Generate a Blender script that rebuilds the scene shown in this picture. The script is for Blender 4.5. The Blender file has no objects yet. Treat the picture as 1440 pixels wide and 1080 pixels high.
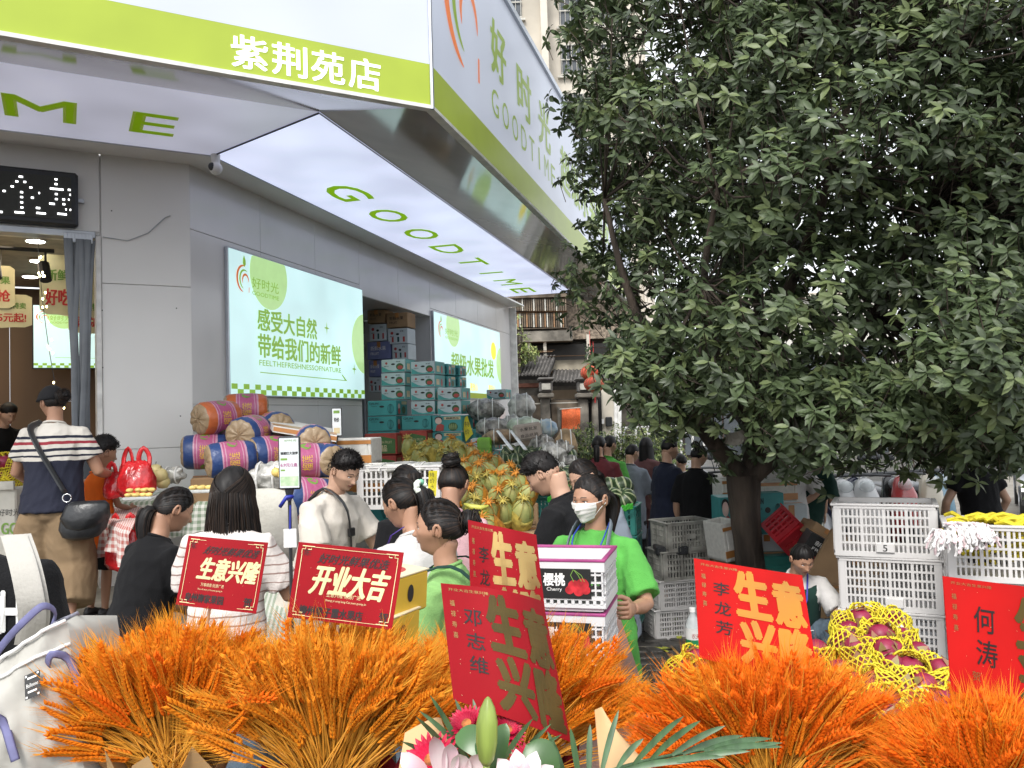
import bpy,bmesh,math,random
import numpy as np
from mathutils import Vector,Matrix,noise
PI=math.pi
R=math.radians
random.seed(7)
rng=np.random.default_rng(11)
scn=bpy.context.scene
col=scn.collection
# ------------------------------------------------------------ camera
CAM=Vector((0,0,2.1))
F_PX=1141.5
pit,rol=R(2.342),R(-1.782)
c_f=Vector((0,math.cos(pit),math.sin(pit)))
r0,u0=Vector((1,0,0)),Vector((0,-math.sin(pit),math.cos(pit)))
c_r=r0*math.cos(rol)+u0*math.sin(rol)
c_u=-r0*math.sin(rol)+u0*math.cos(rol)
cd=bpy.data.cameras.new('camera')
cd.sensor_width=36
cd.lens=36*F_PX/1440
cd.clip_start=0.05
cd.clip_end=600
cam=bpy.data.objects.new('camera',cd)
col.objects.link(cam)
cam.matrix_world=Matrix(((c_r.x,c_u.x,-c_f.x,CAM.x),(c_r.y,c_u.y,-c_f.y,CAM.y),(c_r.z,c_u.z,-c_f.z,CAM.z),(0,0,0,1)))
scn.camera=cam
# ------------------------------------------------------------ sky and sun (overcast day)
SUN_EL,SUN_AZ=R(46),R(200)
world=bpy.data.worlds.new('World')
scn.world=world
world.use_nodes=True
wn=world.node_tree
wn.nodes.clear()
sky=wn.nodes.new('ShaderNodeTexSky')
sky.sky_type='NISHITA'
sky.sun_disc=False
sky.sun_elevation=SUN_EL
sky.sun_rotation=SUN_AZ
sky.dust_density=4.0
sky.air_density=1.0
hs=wn.nodes.new('ShaderNodeHueSaturation')
hs.inputs['Saturation'].default_value=0.22
hs.inputs['Value'].default_value=1.0
bg=wn.nodes.new('ShaderNodeBackground')
bg.inputs['Strength'].default_value=0.15
wo=wn.nodes.new('ShaderNodeOutputWorld')
wn.links.new(sky.outputs[0],hs.inputs['Color'])
mxw=wn.nodes.new('ShaderNodeMix');mxw.data_type='RGBA'
mxw.inputs[0].default_value=0.6
mxw.inputs[7].default_value=(7.6,7.9,8.3,1)
wn.links.new(hs.outputs[0],mxw.inputs[6])
wn.links.new(mxw.outputs[2],bg.inputs[0])
wn.links.new(bg.outputs[0],wo.inputs[0])
sl=bpy.data.lights.new('sun','SUN')
sl.energy=1.4
sl.angle=R(18)
sl.color=(1,0.97,0.92)
sun=bpy.data.objects.new('sun',sl)
col.objects.link(sun)
sun.rotation_euler=(R(90)-SUN_EL,0,PI-SUN_AZ)
scn.view_settings.view_transform='Standard'
scn.view_settings.look='None'
scn.view_settings.gamma=1
scn.view_settings.exposure=0.8
scn.cycles.max_bounces=6
scn.cycles.diffuse_bounces=3
scn.cycles.glossy_bounces=3
scn.cycles.transparent_max_bounces=8
scn.cycles.caustics_reflective=False
scn.cycles.caustics_refractive=False
# ------------------------------------------------------------ materials
def mat(name,c,rough=.6,metal=0,n=.12,ns=8,bump=.0,bs=60,spec=.5,coat=0,emit=0,c2=None,alpha=1,trans=0,det=3,stretch=None,sheen=0,tl=0):
 m=bpy.data.materials.get(name)
 if m:return m
 m=bpy.data.materials.new(name)
 m.use_nodes=True
 nt=m.node_tree
 b=nt.nodes['Principled BSDF']
 L=nt.links.new
 b.inputs['Roughness'].default_value=rough
 b.inputs['Metallic'].default_value=metal
 b.inputs['Specular IOR Level'].default_value=spec
 b.inputs['Coat Weight'].default_value=coat
 b.inputs['Coat Roughness'].default_value=.08
 b.inputs['Alpha'].default_value=alpha
 b.inputs['Transmission Weight'].default_value=trans
 b.inputs['Sheen Weight'].default_value=sheen
 tc=nt.nodes.new('ShaderNodeTexCoord')
 mp=nt.nodes.new('ShaderNodeMapping')
 L(tc.outputs['Object'],mp.inputs[0])
 if stretch:mp.inputs['Scale'].default_value=stretch
 nz=nt.nodes.new('ShaderNodeTexNoise')
 nz.inputs['Scale'].default_value=ns
 nz.inputs['Detail'].default_value=det
 L(mp.outputs[0],nz.inputs['Vector'])
 mx=nt.nodes.new('ShaderNodeMix')
 mx.data_type='RGBA'
 d=c2 if c2 else tuple(x*(1-2*n)for x in c)
 e=c if c2 else tuple(min(1,x*(1+n))for x in c)
 mx.inputs[6].default_value=(*d,1)
 mx.inputs[7].default_value=(*e,1)
 rp=nt.nodes.new('ShaderNodeValToRGB')
 rp.color_ramp.elements[0].position=.3
 rp.color_ramp.elements[1].position=.7
 L(nz.outputs[0],rp.inputs[0])
 L(rp.outputs[0],mx.inputs[0])
 L(mx.outputs[2],b.inputs['Base Color'])
 if emit:
  L(mx.outputs[2],b.inputs['Emission Color'])
  b.inputs['Emission Strength'].default_value=emit
  m.cycles.emission_sampling='NONE'
 if bump:
  n2=nt.nodes.new('ShaderNodeTexNoise')
  n2.inputs['Scale'].default_value=bs
  n2.inputs['Detail'].default_value=3
  L(mp.outputs[0],n2.inputs['Vector'])
  bp=nt.nodes.new('ShaderNodeBump')
  bp.inputs['Strength'].default_value=bump
  bp.inputs['Distance'].default_value=.02
  L(n2.outputs[0],bp.inputs['Height'])
  L(bp.outputs[0],b.inputs['Normal'])
 if tl:
  tr=nt.nodes.new('ShaderNodeBsdfTranslucent');ms=nt.nodes.new('ShaderNodeMixShader');ms.inputs[0].default_value=tl
  L(mx.outputs[2],tr.inputs[0]);L(b.outputs[0],ms.inputs[1]);L(tr.outputs[0],ms.inputs[2]);L(ms.outputs[0],nt.nodes['Material Output'].inputs[0])
 return m
def axis_bands(name,axis,stops,rough=.7,bump=.3,noisew=.0,bs=40):
 """colour bands along one object axis: stops = [(pos, colour), ...] constant steps"""
 m=bpy.data.materials.get(name)
 if m:return m
 m=bpy.data.materials.new(name)
 m.use_nodes=True
 nt=m.node_tree
 L=nt.links.new
 b=nt.nodes['Principled BSDF']
 b.inputs['Roughness'].default_value=rough
 tc=nt.nodes.new('ShaderNodeTexCoord')
 sp=nt.nodes.new('ShaderNodeSeparateXYZ')
 L(tc.outputs['Object'],sp.inputs[0])
 nz=nt.nodes.new('ShaderNodeTexNoise')
 nz.inputs['Scale'].default_value=9
 L(tc.outputs['Object'],nz.inputs[0])
 ma=nt.nodes.new('ShaderNodeMath')
 ma.operation='MULTIPLY_ADD'
 L(nz.outputs[0],ma.inputs[0])
 ma.inputs[1].default_value=noisew
 L(sp.outputs[axis],ma.inputs[2])
 lo,hi=stops[0][0],stops[-1][0]+1e-3
 mr=nt.nodes.new('ShaderNodeMapRange')
 mr.inputs[1].default_value=lo
 mr.inputs[2].default_value=hi
 L(ma.outputs[0],mr.inputs[0])
 rp=nt.nodes.new('ShaderNodeValToRGB')
 rp.color_ramp.interpolation='CONSTANT'
 els=rp.color_ramp.elements
 while len(els)>1:els.remove(els[-1])
 els[0].position=0
 els[0].color=(*stops[0][1],1)
 for p,cc in stops[1:]:
  e=els.new((p-lo)/(hi-lo))
  e.color=(*cc,1)
 L(mr.outputs[0],rp.inputs[0])
 L(rp.outputs[0],b.inputs['Base Color'])
 if bump:
  n2=nt.nodes.new('ShaderNodeTexNoise')
  n2.inputs['Scale'].default_value=bs
  L(tc.outputs['Object'],n2.inputs[0])
  bp=nt.nodes.new('ShaderNodeBump')
  bp.inputs['Strength'].default_value=bump
  bp.inputs['Distance'].default_value=.01
  L(n2.outputs[0],bp.inputs['Height'])
  L(bp.outputs[0],b.inputs['Normal'])
 return m
def gingham(name,c1,c2,sc):
 m=bpy.data.materials.new(name)
 m.use_nodes=True
 nt=m.node_tree
 L=nt.links.new
 b=nt.nodes['Principled BSDF']
 b.inputs['Roughness'].default_value=.8
 tc=nt.nodes.new('ShaderNodeUVMap')
 sp=nt.nodes.new('ShaderNodeSeparateXYZ')
 L(tc.outputs[0],sp.inputs[0])
 outs=[]
 for ax in(0,1):
  a=nt.nodes.new('ShaderNodeMath');a.operation='MULTIPLY';a.inputs[1].default_value=sc
  L(sp.outputs[ax],a.inputs[0])
  f=nt.nodes.new('ShaderNodeMath');f.operation='FRACT'
  L(a.outputs[0],f.inputs[0])
  g=nt.nodes.new('ShaderNodeMath');g.operation='GREATER_THAN';g.inputs[1].default_value=.5
  L(f.outputs[0],g.inputs[0])
  outs.append(g)
 ad=nt.nodes.new('ShaderNodeMath');ad.operation='ADD'
 L(outs[0].outputs[0],ad.inputs[0]);L(outs[1].outputs[0],ad.inputs[1])
 hf=nt.nodes.new('ShaderNodeMath');hf.operation='MULTIPLY';hf.inputs[1].default_value=.5
 L(ad.outputs[0],hf.inputs[0])
 mx=nt.nodes.new('ShaderNodeMix');mx.data_type='RGBA'
 mx.inputs[6].default_value=(*c1,1);mx.inputs[7].default_value=(*c2,1)
 L(hf.outputs[0],mx.inputs[0])
 L(mx.outputs[2],b.inputs['Base Color'])
 return m
# ------------------------------------------------------------ mesh builder
def frame(o,x,y,z):
 return Matrix(((x[0],y[0],z[0],o[0]),(x[1],y[1],z[1],o[1]),(x[2],y[2],z[2],o[2]),(0,0,0,1)))
class MB:
 def __init__(s):s.v,s.f,s.m,s.n,s.uv=[],[],[],0,None
 def add(s,v,f,mi=0,M=None):
  if M is not None:v=[M@Vector(p)for p in v]
  k=s.n
  s.v.extend([tuple(p)for p in v]);s.n+=len(v)
  s.f.extend([tuple(i+k for i in q)for q in f])
  s.m.extend([mi]*len(f)if isinstance(mi,int)else mi)
  return s
 def box(s,c,d,mi=0,M=None,bev=0):
  x,y,z=c;a,b,h=d[0]/2,d[1]/2,d[2]/2
  if bev<=0:
   v=[(x+i*a,y+j*b,z+k*h)for k in(-1,1)for j in(-1,1)for i in(-1,1)]
   return s.add(v,[(0,2,3,1),(4,5,7,6),(0,1,5,4),(1,3,7,5),(3,2,6,7),(2,0,4,6)],mi,M)
  t=min(bev,a*.9,b*.9,h*.9)
  v=[]
  for k in(-1,1):
   for j in(-1,1):
    for i in(-1,1):
     v+=[(x+i*a,y+j*(b-t),z+k*(h-t)),(x+i*(a-t),y+j*b,z+k*(h-t)),(x+i*(a-t),y+j*(b-t),z+k*h)]
  I=lambda i,j,k,q:((k>0)*4+(j>0)*2+(i>0))*3+q
  f=[]
  for sg in(-1,1):
   q=[I(sg,-1,-1,0),I(sg,1,-1,0),I(sg,1,1,0),I(sg,-1,1,0)];f.append(q if sg>0 else q[::-1])
   q=[I(-1,sg,-1,1),I(-1,sg,1,1),I(1,sg,1,1),I(1,sg,-1,1)];f.append(q if sg>0 else q[::-1])
   q=[I(-1,-1,sg,2),I(1,-1,sg,2),I(1,1,sg,2),I(-1,1,sg,2)];f.append(q if sg>0 else q[::-1])
  for p in(-1,1):
   for q in(-1,1):
    f.append((I(p,q,-1,0),I(p,q,1,0),I(p,q,1,1),I(p,q,-1,1)))
    f.append((I(p,-1,q,0),I(p,1,q,0),I(p,1,q,2),I(p,-1,q,2)))
    f.append((I(-1,p,q,1),I(1,p,q,1),I(1,p,q,2),I(-1,p,q,2)))
    for r in(-1,1):f.append((I(p,q,r,0),I(p,q,r,1),I(p,q,r,2)))
  return s.add(v,f,mi,M)
 def loft(s,rings,mi=0,cap=True,M=None):
  n=len(rings[0]);v=[p for r in rings for p in r];f=[]
  for i in range(len(rings)-1):
   for j in range(n):
    f.append((i*n+j,i*n+(j+1)%n,(i+1)*n+(j+1)%n,(i+1)*n+j))
  if cap:
   f.append(tuple(range(n))[::-1]);f.append(tuple((len(rings)-1)*n+j for j in range(n)))
  return s.add(v,f,mi,M)
 def tube(s,pts,rad,n=6,mi=0,cap=True,M=None,flat=1.0,up=None):
  pts=[Vector(p)for p in pts]
  if not hasattr(rad,'__len__'):rad=[rad]*len(pts)
  rings=[];u=None
  for i,p in enumerate(pts):
   t=(pts[min(i+1,len(pts)-1)]-pts[max(i-1,0)])
   if t.length<1e-9:t=Vector((0,0,1))
   t.normalize()
   if u is None:
    u=Vector(up)if up else(Vector((0,0,1))if abs(t.z)<.9 else Vector((0,1,0)))
   u=u-t*u.dot(t)
   if u.length<1e-6:u=t.orthogonal()
   u.normalize();w=t.cross(u)
   r=rad[i]
   rings.append([p+w*(math.cos(2*PI*k/n)*r)+u*(math.sin(2*PI*k/n)*r*flat)for k in range(n)])
  return s.loft(rings,mi,cap,M)
 def ribbon(s,pts,w,side,mi=0):
  v=[];side=Vector(side)
  for i,p in enumerate(pts):
   ww=w[i]if hasattr(w,'__len__')else w
   v+=[Vector(p)-side*ww,Vector(p)+side*ww]
  return s.add(v,[(2*i,2*i+1,2*i+3,2*i+2)for i in range(len(pts)-1)],mi)
 def ell(s,c,r,n=12,m=8,mi=0,M=None):
  v=[(c[0],c[1],c[2]-r[2])]
  for i in range(1,m):
   t=-PI/2+PI*i/m
   for j in range(n):
    a=2*PI*j/n
    v.append((c[0]+r[0]*math.cos(t)*math.cos(a),c[1]+r[1]*math.cos(t)*math.sin(a),c[2]+r[2]*math.sin(t)))
  v.append((c[0],c[1],c[2]+r[2]));f=[]
  for j in range(n):f.append((0,1+(j+1)%n,1+j))
  for i in range(m-2):
   for j in range(n):
    a=1+i*n
    f.append((a+j,a+(j+1)%n,a+n+(j+1)%n,a+n+j))
  k=1+(m-2)*n;T=len(v)-1
  for j in range(n):f.append((k+j,k+(j+1)%n,T))
  return s.add(v,f,mi,M)
 def lathe(s,prof,n=16,mi=0,M=None,cap=True):
  return s.loft([[(r*math.cos(2*PI*k/n),r*math.sin(2*PI*k/n),z)for k in range(n)]for r,z in prof],mi,cap,M)
 def grid(s,fn,nu,nv,mi=0):
  v=[fn(i/nu,j/nv)for j in range(nv+1)for i in range(nu+1)]
  f=[(j*(nu+1)+i,j*(nu+1)+i+1,(j+1)*(nu+1)+i+1,(j+1)*(nu+1)+i)for j in range(nv)for i in range(nu)]
  return s.add(v,f,mi)
 def prism(s,poly,y0,y1,mi=0,M=None):
  """polygon in (x,z), extruded in y"""
  n=len(poly)
  v=[(p[0],y0,p[1])for p in poly]+[(p[0],y1,p[1])for p in poly]
  f=[tuple(range(n)),tuple(range(2*n-1,n-1,-1))]+[(i,i+n,(i+1)%n+n,(i+1)%n)for i in range(n)]
  return s.add(v,f,mi,M)
 def mesh(s,name,mats,smooth=False):
  me=bpy.data.meshes.new(name)
  me.from_pydata(s.v,[],s.f)
  for m in(mats if isinstance(mats,(list,tuple))else[mats]):me.materials.append(m)
  if s.m and max(s.m)>0:me.polygons.foreach_set('material_index',s.m)
  if smooth:
   me.polygons.foreach_set('use_smooth',[True]*len(s.f))
   if smooth!='all':me.set_sharp_from_angle(angle=R(40))
  me.update()
  return me
 def build(s,name,mats,parent=None,smooth=False,world=False):
  me=s.mesh(name,mats,smooth)
  if world and parent is not None:me.transform(parent.matrix_basis.inverted())
  return link(name,me,parent)
def link(name,me,parent=None,M=None):
 o=bpy.data.objects.new(name,me)
 col.objects.link(o)
 if parent is not None:o.parent=parent
 if M is not None:o.matrix_basis=M
 return o
def tag(o,label=None,cat=None,group=None,kind=None):
 if label:o['label']=label
 if cat:o['category']=cat
 if group:o['group']=group
 if kind:o['kind']=kind
 return o
def thing(name,label,cat,loc=(0,0,0),rz=0,group=None,M=None):
 o=bpy.data.objects.new(name,None)
 col.objects.link(o)
 o.empty_display_size=.1
 if M is not None:o.matrix_basis=M
 else:
  o.location=loc;o.rotation_euler=(0,0,rz)
  o.matrix_basis=Matrix.Translation(Vector(loc))@Matrix.Rotation(rz,4,'Z')
 return tag(o,label,cat,group)
def dup(o,M=None,label=None,parent=None):
 kids=KIDS.get(o.name)or list(o.children)
 KIDS[o.name]=kids
 c=o.copy();col.objects.link(c);c.parent=parent
 if M is not None:c.matrix_basis=M
 if label:c['label']=label
 for ch in kids:dup(ch,None,None,c)
 return c
KIDS={}
def ray(x,y):return c_f+c_r*((x-720)/F_PX)+c_u*((540-y)/F_PX)
def at(x,y,d):return CAM+ray(x,y)*d
WC=Vector((-2.799,7.1,0))
aA,aB=R(15.556),R(60.949)
dA=Vector((math.sin(aA),math.cos(aA),0));nA=Vector((dA.y,-dA.x,0))
dB=Vector((-math.sin(aB),-math.cos(aB),0));nB=Vector((-dB.y,dB.x,0))
FA=frame(WC,dA,nA,(0,0,1))
FB=frame(WC,dB,nB,(0,0,1))
def gz(x,y):
 """street level: falls gently away from the shop front"""
 t=min(1,max(0,(y-2.2)/4.6));t=t*t*(3-2*t)
 z=.42*(1-t)
 return z-.012*max(0,y-9)*(1 if y<25 else 0)-(.192 if y>=25 else 0)
# ------------------------------------------------------------ lettering
_tc={}
def text2d(s,bold=0.0,shear=0,res=3):
 """flat mesh (verts, faces) of a line of writing, scaled to cover 0..1 in x and 0..h in z, returns aspect"""
 key=(s,bold,shear,res)
 if key in _tc:return _tc[key]
 cu=bpy.data.curves.new('t','FONT')
 cu.body=s;cu.offset=bold;cu.shear=shear;cu.resolution_u=res
 o=bpy.data.objects.new('t',cu)
 col.objects.link(o)
 bpy.context.view_layer.update()
 me=bpy.data.meshes.new_from_object(o.evaluated_get(bpy.context.evaluated_depsgraph_get()))
 v=np.array([q.co[:2]for q in me.vertices])if len(me.vertices)else np.zeros((1,2))
 f=[tuple(p.vertices)for p in me.polygons]
 lo,hi=v.min(0),v.max(0)
 v=(v-lo)/max(1e-6,hi[0]-lo[0])
 asp=(hi[1]-lo[1])/max(1e-6,hi[0]-lo[0])
 bpy.data.objects.remove(o);bpy.data.meshes.remove(me);bpy.data.curves.remove(cu)
 _tc[key]=(v,f,asp)
 return _tc[key]
def put_text(mb,s,x0,x1,z0,z1,y=0,bold=0,mi=0,M=None,shear=0,keep=False,res=3,up=1,flip=False):
 """write s into the rectangle x0..x1, z0..z1 of the local xz plane at depth y (y towards the reader is up to the caller)"""
 v,f,asp=text2d(s,0,shear,res)
 h=z1-z0
 w=x1-x0
 if keep:h=abs(w)*asp
 ch=h*.06 if bold>0 else 0
 bb=bold/.02*.028*h
 sh=[(0,0)]if bold<=0 else[(-1,-.6),(1,-.6),(-1,.6),(1,.6),(0,0)]
 for k,(a,c)in enumerate(sh):
  vv=[(x0+p[0]*w+a*bb,y+k*.00012*YS,z0+(p[1]/asp)*h+c*bb)for p in v]
  mb.add(vv,f,mi,M)
YS=1
def arc_pts(cx,cz,r0,r1,ro,a0,a1,n=28):
 out=[(cx+r0*math.cos(a0+(a1-a0)*i/n),cz+ro*math.sin(a0+(a1-a0)*i/n))for i in range(n+1)]
 return out
def crescent(mb,cx,cz,rx,rz,th,a0,a1,y,mi,M=None,n=24):
 v,f=[],[]
 for i in range(n+1):
  t=i/n;a=a0+(a1-a0)*t
  w=th*(math.sin(PI*min(1,max(0,t)))**.6+.08)
  v.append((cx+rx*math.cos(a),y,cz+rz*math.sin(a)))
  v.append((cx+(rx-w)*math.cos(a),y,cz+(rz-w)*math.sin(a)))
 f=[(2*i,2*i+1,2*i+3,2*i+2)for i in range(n)]
 mb.add(v,f,mi,M)
def logo(mb,cx,cz,s,y,mo,mg,flip=1,M=None):
 """apple-like swirl: three crescents and a leaf; s = half height"""
 k=flip
 def cr(dx,dz,rr,th,a0,a1,mi):crescent(mb,cx+k*dx*s,cz+dz*s,k*rr*s*.86,rr*s,th*s,a0,a1,y,mi,M)
 cr(.05,-.15,.85,.17,R(75),R(268),mo)
 cr(.16,-.18,.62,.13,R(55),R(258),mg)
 cr(.28,-.22,.42,.13,R(-15),R(215),mo)
 lf=[(.12,.62),(.02,.8),(.05,1.1),(.16,1.32),(.32,1.02),(.34,.78),(.2,.6)]
 mb.add([(cx+k*a*s,y,cz+b*s)for a,b in lf],[tuple(range(7))],mg,M)
 mb.add([(cx+k*a*s,y,cz+b*s)for a,b in[(.62,-.62),(.68,-.62),(.66,-.95),(.6,-.95)]],[(0,1,2,3)],mo,M)
M_ground=mat('wet_asphalt',(.05,.047,.042),rough=.38,n=.3,ns=3,bump=.55,bs=34,det=8)
M_road=mat('dusty_road',(.26,.235,.2),rough=.8,n=.12,ns=1.5,bump=.2,bs=20)
M_stone=mat('step_stone',(.24,.215,.18),rough=.65,n=.22,ns=3,bump=.15,bs=30,det=6)
mb=MB()
xs=[-260,-90,-30,-14]+[-9+.5*i for i in range(40)]+[14,20,30,60,120,260]
ys=[-30,-6,-2]+[.4*i for i in range(40)]+[18,21,25,30,40,60,120,300]
mb.v=[(x,y,gz(x,y))for y in ys for x in xs];mb.n=len(mb.v)
nx=len(xs)
for j in range(len(ys)-1):
 for i in range(nx-1):
  mb.f.append((j*nx+i,j*nx+i+1,(j+1)*nx+i+1,(j+1)*nx+i));mb.m.append(0)
tag(mb.build('ground',M_ground,smooth='all'),kind='structure')
mb=MB()
def road(a,b):
 x=3.2+a*60;y=12.6+b*11+a*6
 return(x,y,gz(x,y)+.02)
mb.grid(road,24,24)
tag(mb.build('road',M_road,smooth='all'),kind='structure')
M_sett=mat('wet_sett',(.06,.056,.05),rough=.33,n=.35,ns=5,bump=.35,bs=40,det=5)
st=MB();st.box((0,0,0),(.235,.155,.04),bev=.012)
sett_me=st.mesh('cobble',M_sett)
ground_o=bpy.data.objects['ground']
k=0
for j in range(24):
 for i in range(12):
  x=.75+i*.25+(.125 if j%2 else 0);y=4.9+j*.17
  if k>=285:break
  o=link('cobble',sett_me,ground_o,Matrix.Translation((x,y,gz(x,y)-.008+random.uniform(-.005,.003)))@Matrix.Rotation(random.uniform(-.03,.03),4,'Z')@Matrix.Rotation(random.uniform(-.03,.03),4,'X'))
  k+=1
M_tile=mat('terrace_tile',(.3,.275,.23),rough=.45,n=.15,ns=4,bump=.08,bs=25)
OFF=1.75
tan_h=math.tan((aB-aA)/2)
mb=MB()
cn=lambda o:-o*tan_h
def loc2(fr,u,v,z):return tuple(fr@Vector((u,v,z)))
polyA=[(cn(OFF),OFF),(11,OFF),(11,-.5),(0,-.5)]
polyB=[(cn(OFF),OFF),(5.5,OFF),(5.5,-6),(0,-6)]
for fr,pl in((FA,polyA),(FB,polyB)):
 n=4
 v=[loc2(fr,p[0],p[1],-.1)for p in pl]+[loc2(fr,p[0],p[1],.772)for p in pl]
 mb.add(v,[(0,1,2,3),(4,5,6,7)]+[(i,(i+1)%4,(i+1)%4+4,i+4)for i in range(4)],0)
ter=tag(mb.build('terrace',M_stone),kind='structure')
for i in range(11):
 u0=cn(OFF)+i*.6
 for j in range(3):
  b=MB();b.box((u0+.3,OFF-.3-j*.6+.015,.786),(.592,.592,.03),M=FB,bev=.004)
  b.build('tile',M_tile,ter)
for i in range(7):
 b=MB();b.box((cn(OFF)+i*1.0+.5,OFF+.02,.72),(.99,.1,.17),M=FB,bev=.012)
 b.build('edge_stone',M_stone,ter)
for i in range(9):
 b=MB();b.box((cn(OFF)+i*1.0+.5,OFF+.02,.72),(.99,.1,.17),M=FA,bev=.012)
 b.build('edge_stone',M_stone,ter)
M_clad=mat('grey_cladding',(.76,.745,.73),rough=.16,n=.055,ns=.9,bump=.015,bs=3,spec=.5)
M_cladp=mat('pillar_cladding',(.80,.79,.765),rough=.3,n=.05,ns=.8,bump=.01,bs=3)
M_trim=mat('aluminium_trim',(.5,.53,.58),rough=.35,metal=.6,n=.05)
M_white=mat('white_edge',(.8,.79,.76),rough=.5)
M_mirror=mat('tinted_mirror_soffit',(.46,.42,.37),rough=.08,metal=.25,n=.1,ns=1.2,bump=.03,bs=2.2)
M_dark=mat('dark_frame',(.03,.032,.035),rough=.4)
M_lw=mat('lit_white_panel',(.45,.48,.57),rough=.4,n=.05,ns=1.1,emit=.36,det=1)
M_lwc=mat('lit_ceiling_panel',(.62,.66,.86),rough=.4,n=.08,ns=1.3,emit=.56,det=1)
M_lime=mat('lit_lime',(.34,.43,.035),rough=.4,n=.05,ns=2,emit=.16)
M_limel=mat('lit_lime_letter',(.22,.38,.012),rough=.4,n=.03,emit=.34)
M_limed=mat('lime_letter_dim',(.25,.37,.014),rough=.4,n=.03,emit=.2)
M_orl=mat('lit_orange',(.68,.16,.03),rough=.4,n=.03,emit=.3)
M_wl=mat('lit_white_letter',(.85,.88,.9),rough=.4,n=.02,emit=.75)
shop=thing('shop_building','corner fruit shop clad in glossy pale grey panels with a lit canopy','shop',tuple(WC))
def shopbox(name,fr,u0,u1,v0,v1,z0,z1,m,bev=.004,par=None):
 b=MB();b.box(((u0+u1)/2,(v0+v1)/2,(z0+z1)/2),(abs(u1-u0),abs(v1-v0),z1-z0),M=fr,bev=bev)
 return b.build(name,m,par or shop,world=(par is None))
ZC=4.423
shopbox('wall',FA,0.02,3.3,-.32,-.02,.7,ZC,M_clad)
shopbox('wall',FA,5.8,10.4,-.32,-.02,.7,ZC,M_clad)
shopbox('lintel',FA,3.3,5.8,-1.4,-.02,3.72,ZC,M_clad)
shopbox('reveal',FA,5.8,5.95,-1.3,-.33,.7,3.72,M_clad)
shopbox('roof',FA,.05,10.4,-6,-.35,ZC+.01,ZC+.3,M_clad)
shopbox('roof',FB,.05,5.5,-6,-.35,ZC+.012,ZC+.3,M_clad)
shopbox('wall',FB,3.7,5.5,-.3,0,.7,ZC,M_clad)
us=[0,1.1,2.2,3.32]
for a,b_ in zip(us[:-1],us[1:]):
 for z0,z1 in((.8,2.3),(2.3,3.85),(3.85,4.445)):
  shopbox('panel',FA,a+.002,b_-.002,-.018,0,z0+.002,z1-.002,M_clad,.003)
us=[5.78,7.0,8.2,9.4,10.4]
for a,b_ in zip(us[:-1],us[1:]):
 for z0,z1 in((.8,2.3),(2.3,3.85),(3.85,4.445)):
  shopbox('panel',FA,a+.002,b_-.002,-.018,0,z0+.002,z1-.002,M_clad,.003)
for a,b_ in((3.32,4.55),(4.55,5.78)):
 shopbox('panel',FA,a+.002,b_-.002,-.018,0,3.722,4.44,M_clad,.003)
shopbox('wall_end',FA,10.402,10.44,-.34,.14,.7,ZC-.01,M_white)
for z0,z1 in((.8,1.93),(1.93,3.33),(3.33,4.445)):
 shopbox('panel',FB,-.0,.70,-.018,.0,z0+.002,z1-.002,M_cladp,.003)
shopbox('pillar',FB,.03,.715,-.3,-.022,.75,ZC,M_cladp)
shopbox('door_jamb',FB,.703,.745,-.35,.02,.8,3.72,M_white)
for a,b_ in((.71,2.3),(2.3,3.9)):
 shopbox('panel',FB,a+.002,b_,-.018,.0,3.76,4.44,M_cladp,.003)
shopbox('lintel',FB,.71,3.9,-.3,-.02,3.73,ZC,M_cladp)
shopbox('shutter_rail',FB,.746,3.9,-.1,.03,3.70,3.755,M_trim)
def strip(name,v0,v1,z0,z1,m,uendA,uendB,par,world=True,side='AB',dz=0):
 o=[]
 for fr,ue,q in((FA,uendA,'A'),(FB,uendB,'B')):
  if q not in side:continue
  b=MB()
  pts=[(cn(v0),v0,z0),(ue,v0,z0),(ue,v1,z1),(cn(v1),v1,z1)]
  t=.03
  v=[tuple(fr@Vector(p))for p in pts]+[tuple(fr@Vector((p[0],p[1],p[2]+t)))for p in pts]
  b.add(v,[(0,1,2,3),(4,5,6,7),(0,1,5,4),(1,2,6,5),(2,3,7,6),(3,0,4,7)])
  o.append(b.build(name,m,par,world=world))
 return o
strip('soffit',0,.325,ZC,ZC,M_clad,10.4,4.2,shop)
strip('mirror_soffit',1.675,2.70,ZC,4.165,M_mirror,9.3,4.2,shop)
strip('canopy_roof',.0,2.5,ZC+.1,ZC+.1,M_trim,9.3,4.2,shop)
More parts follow.
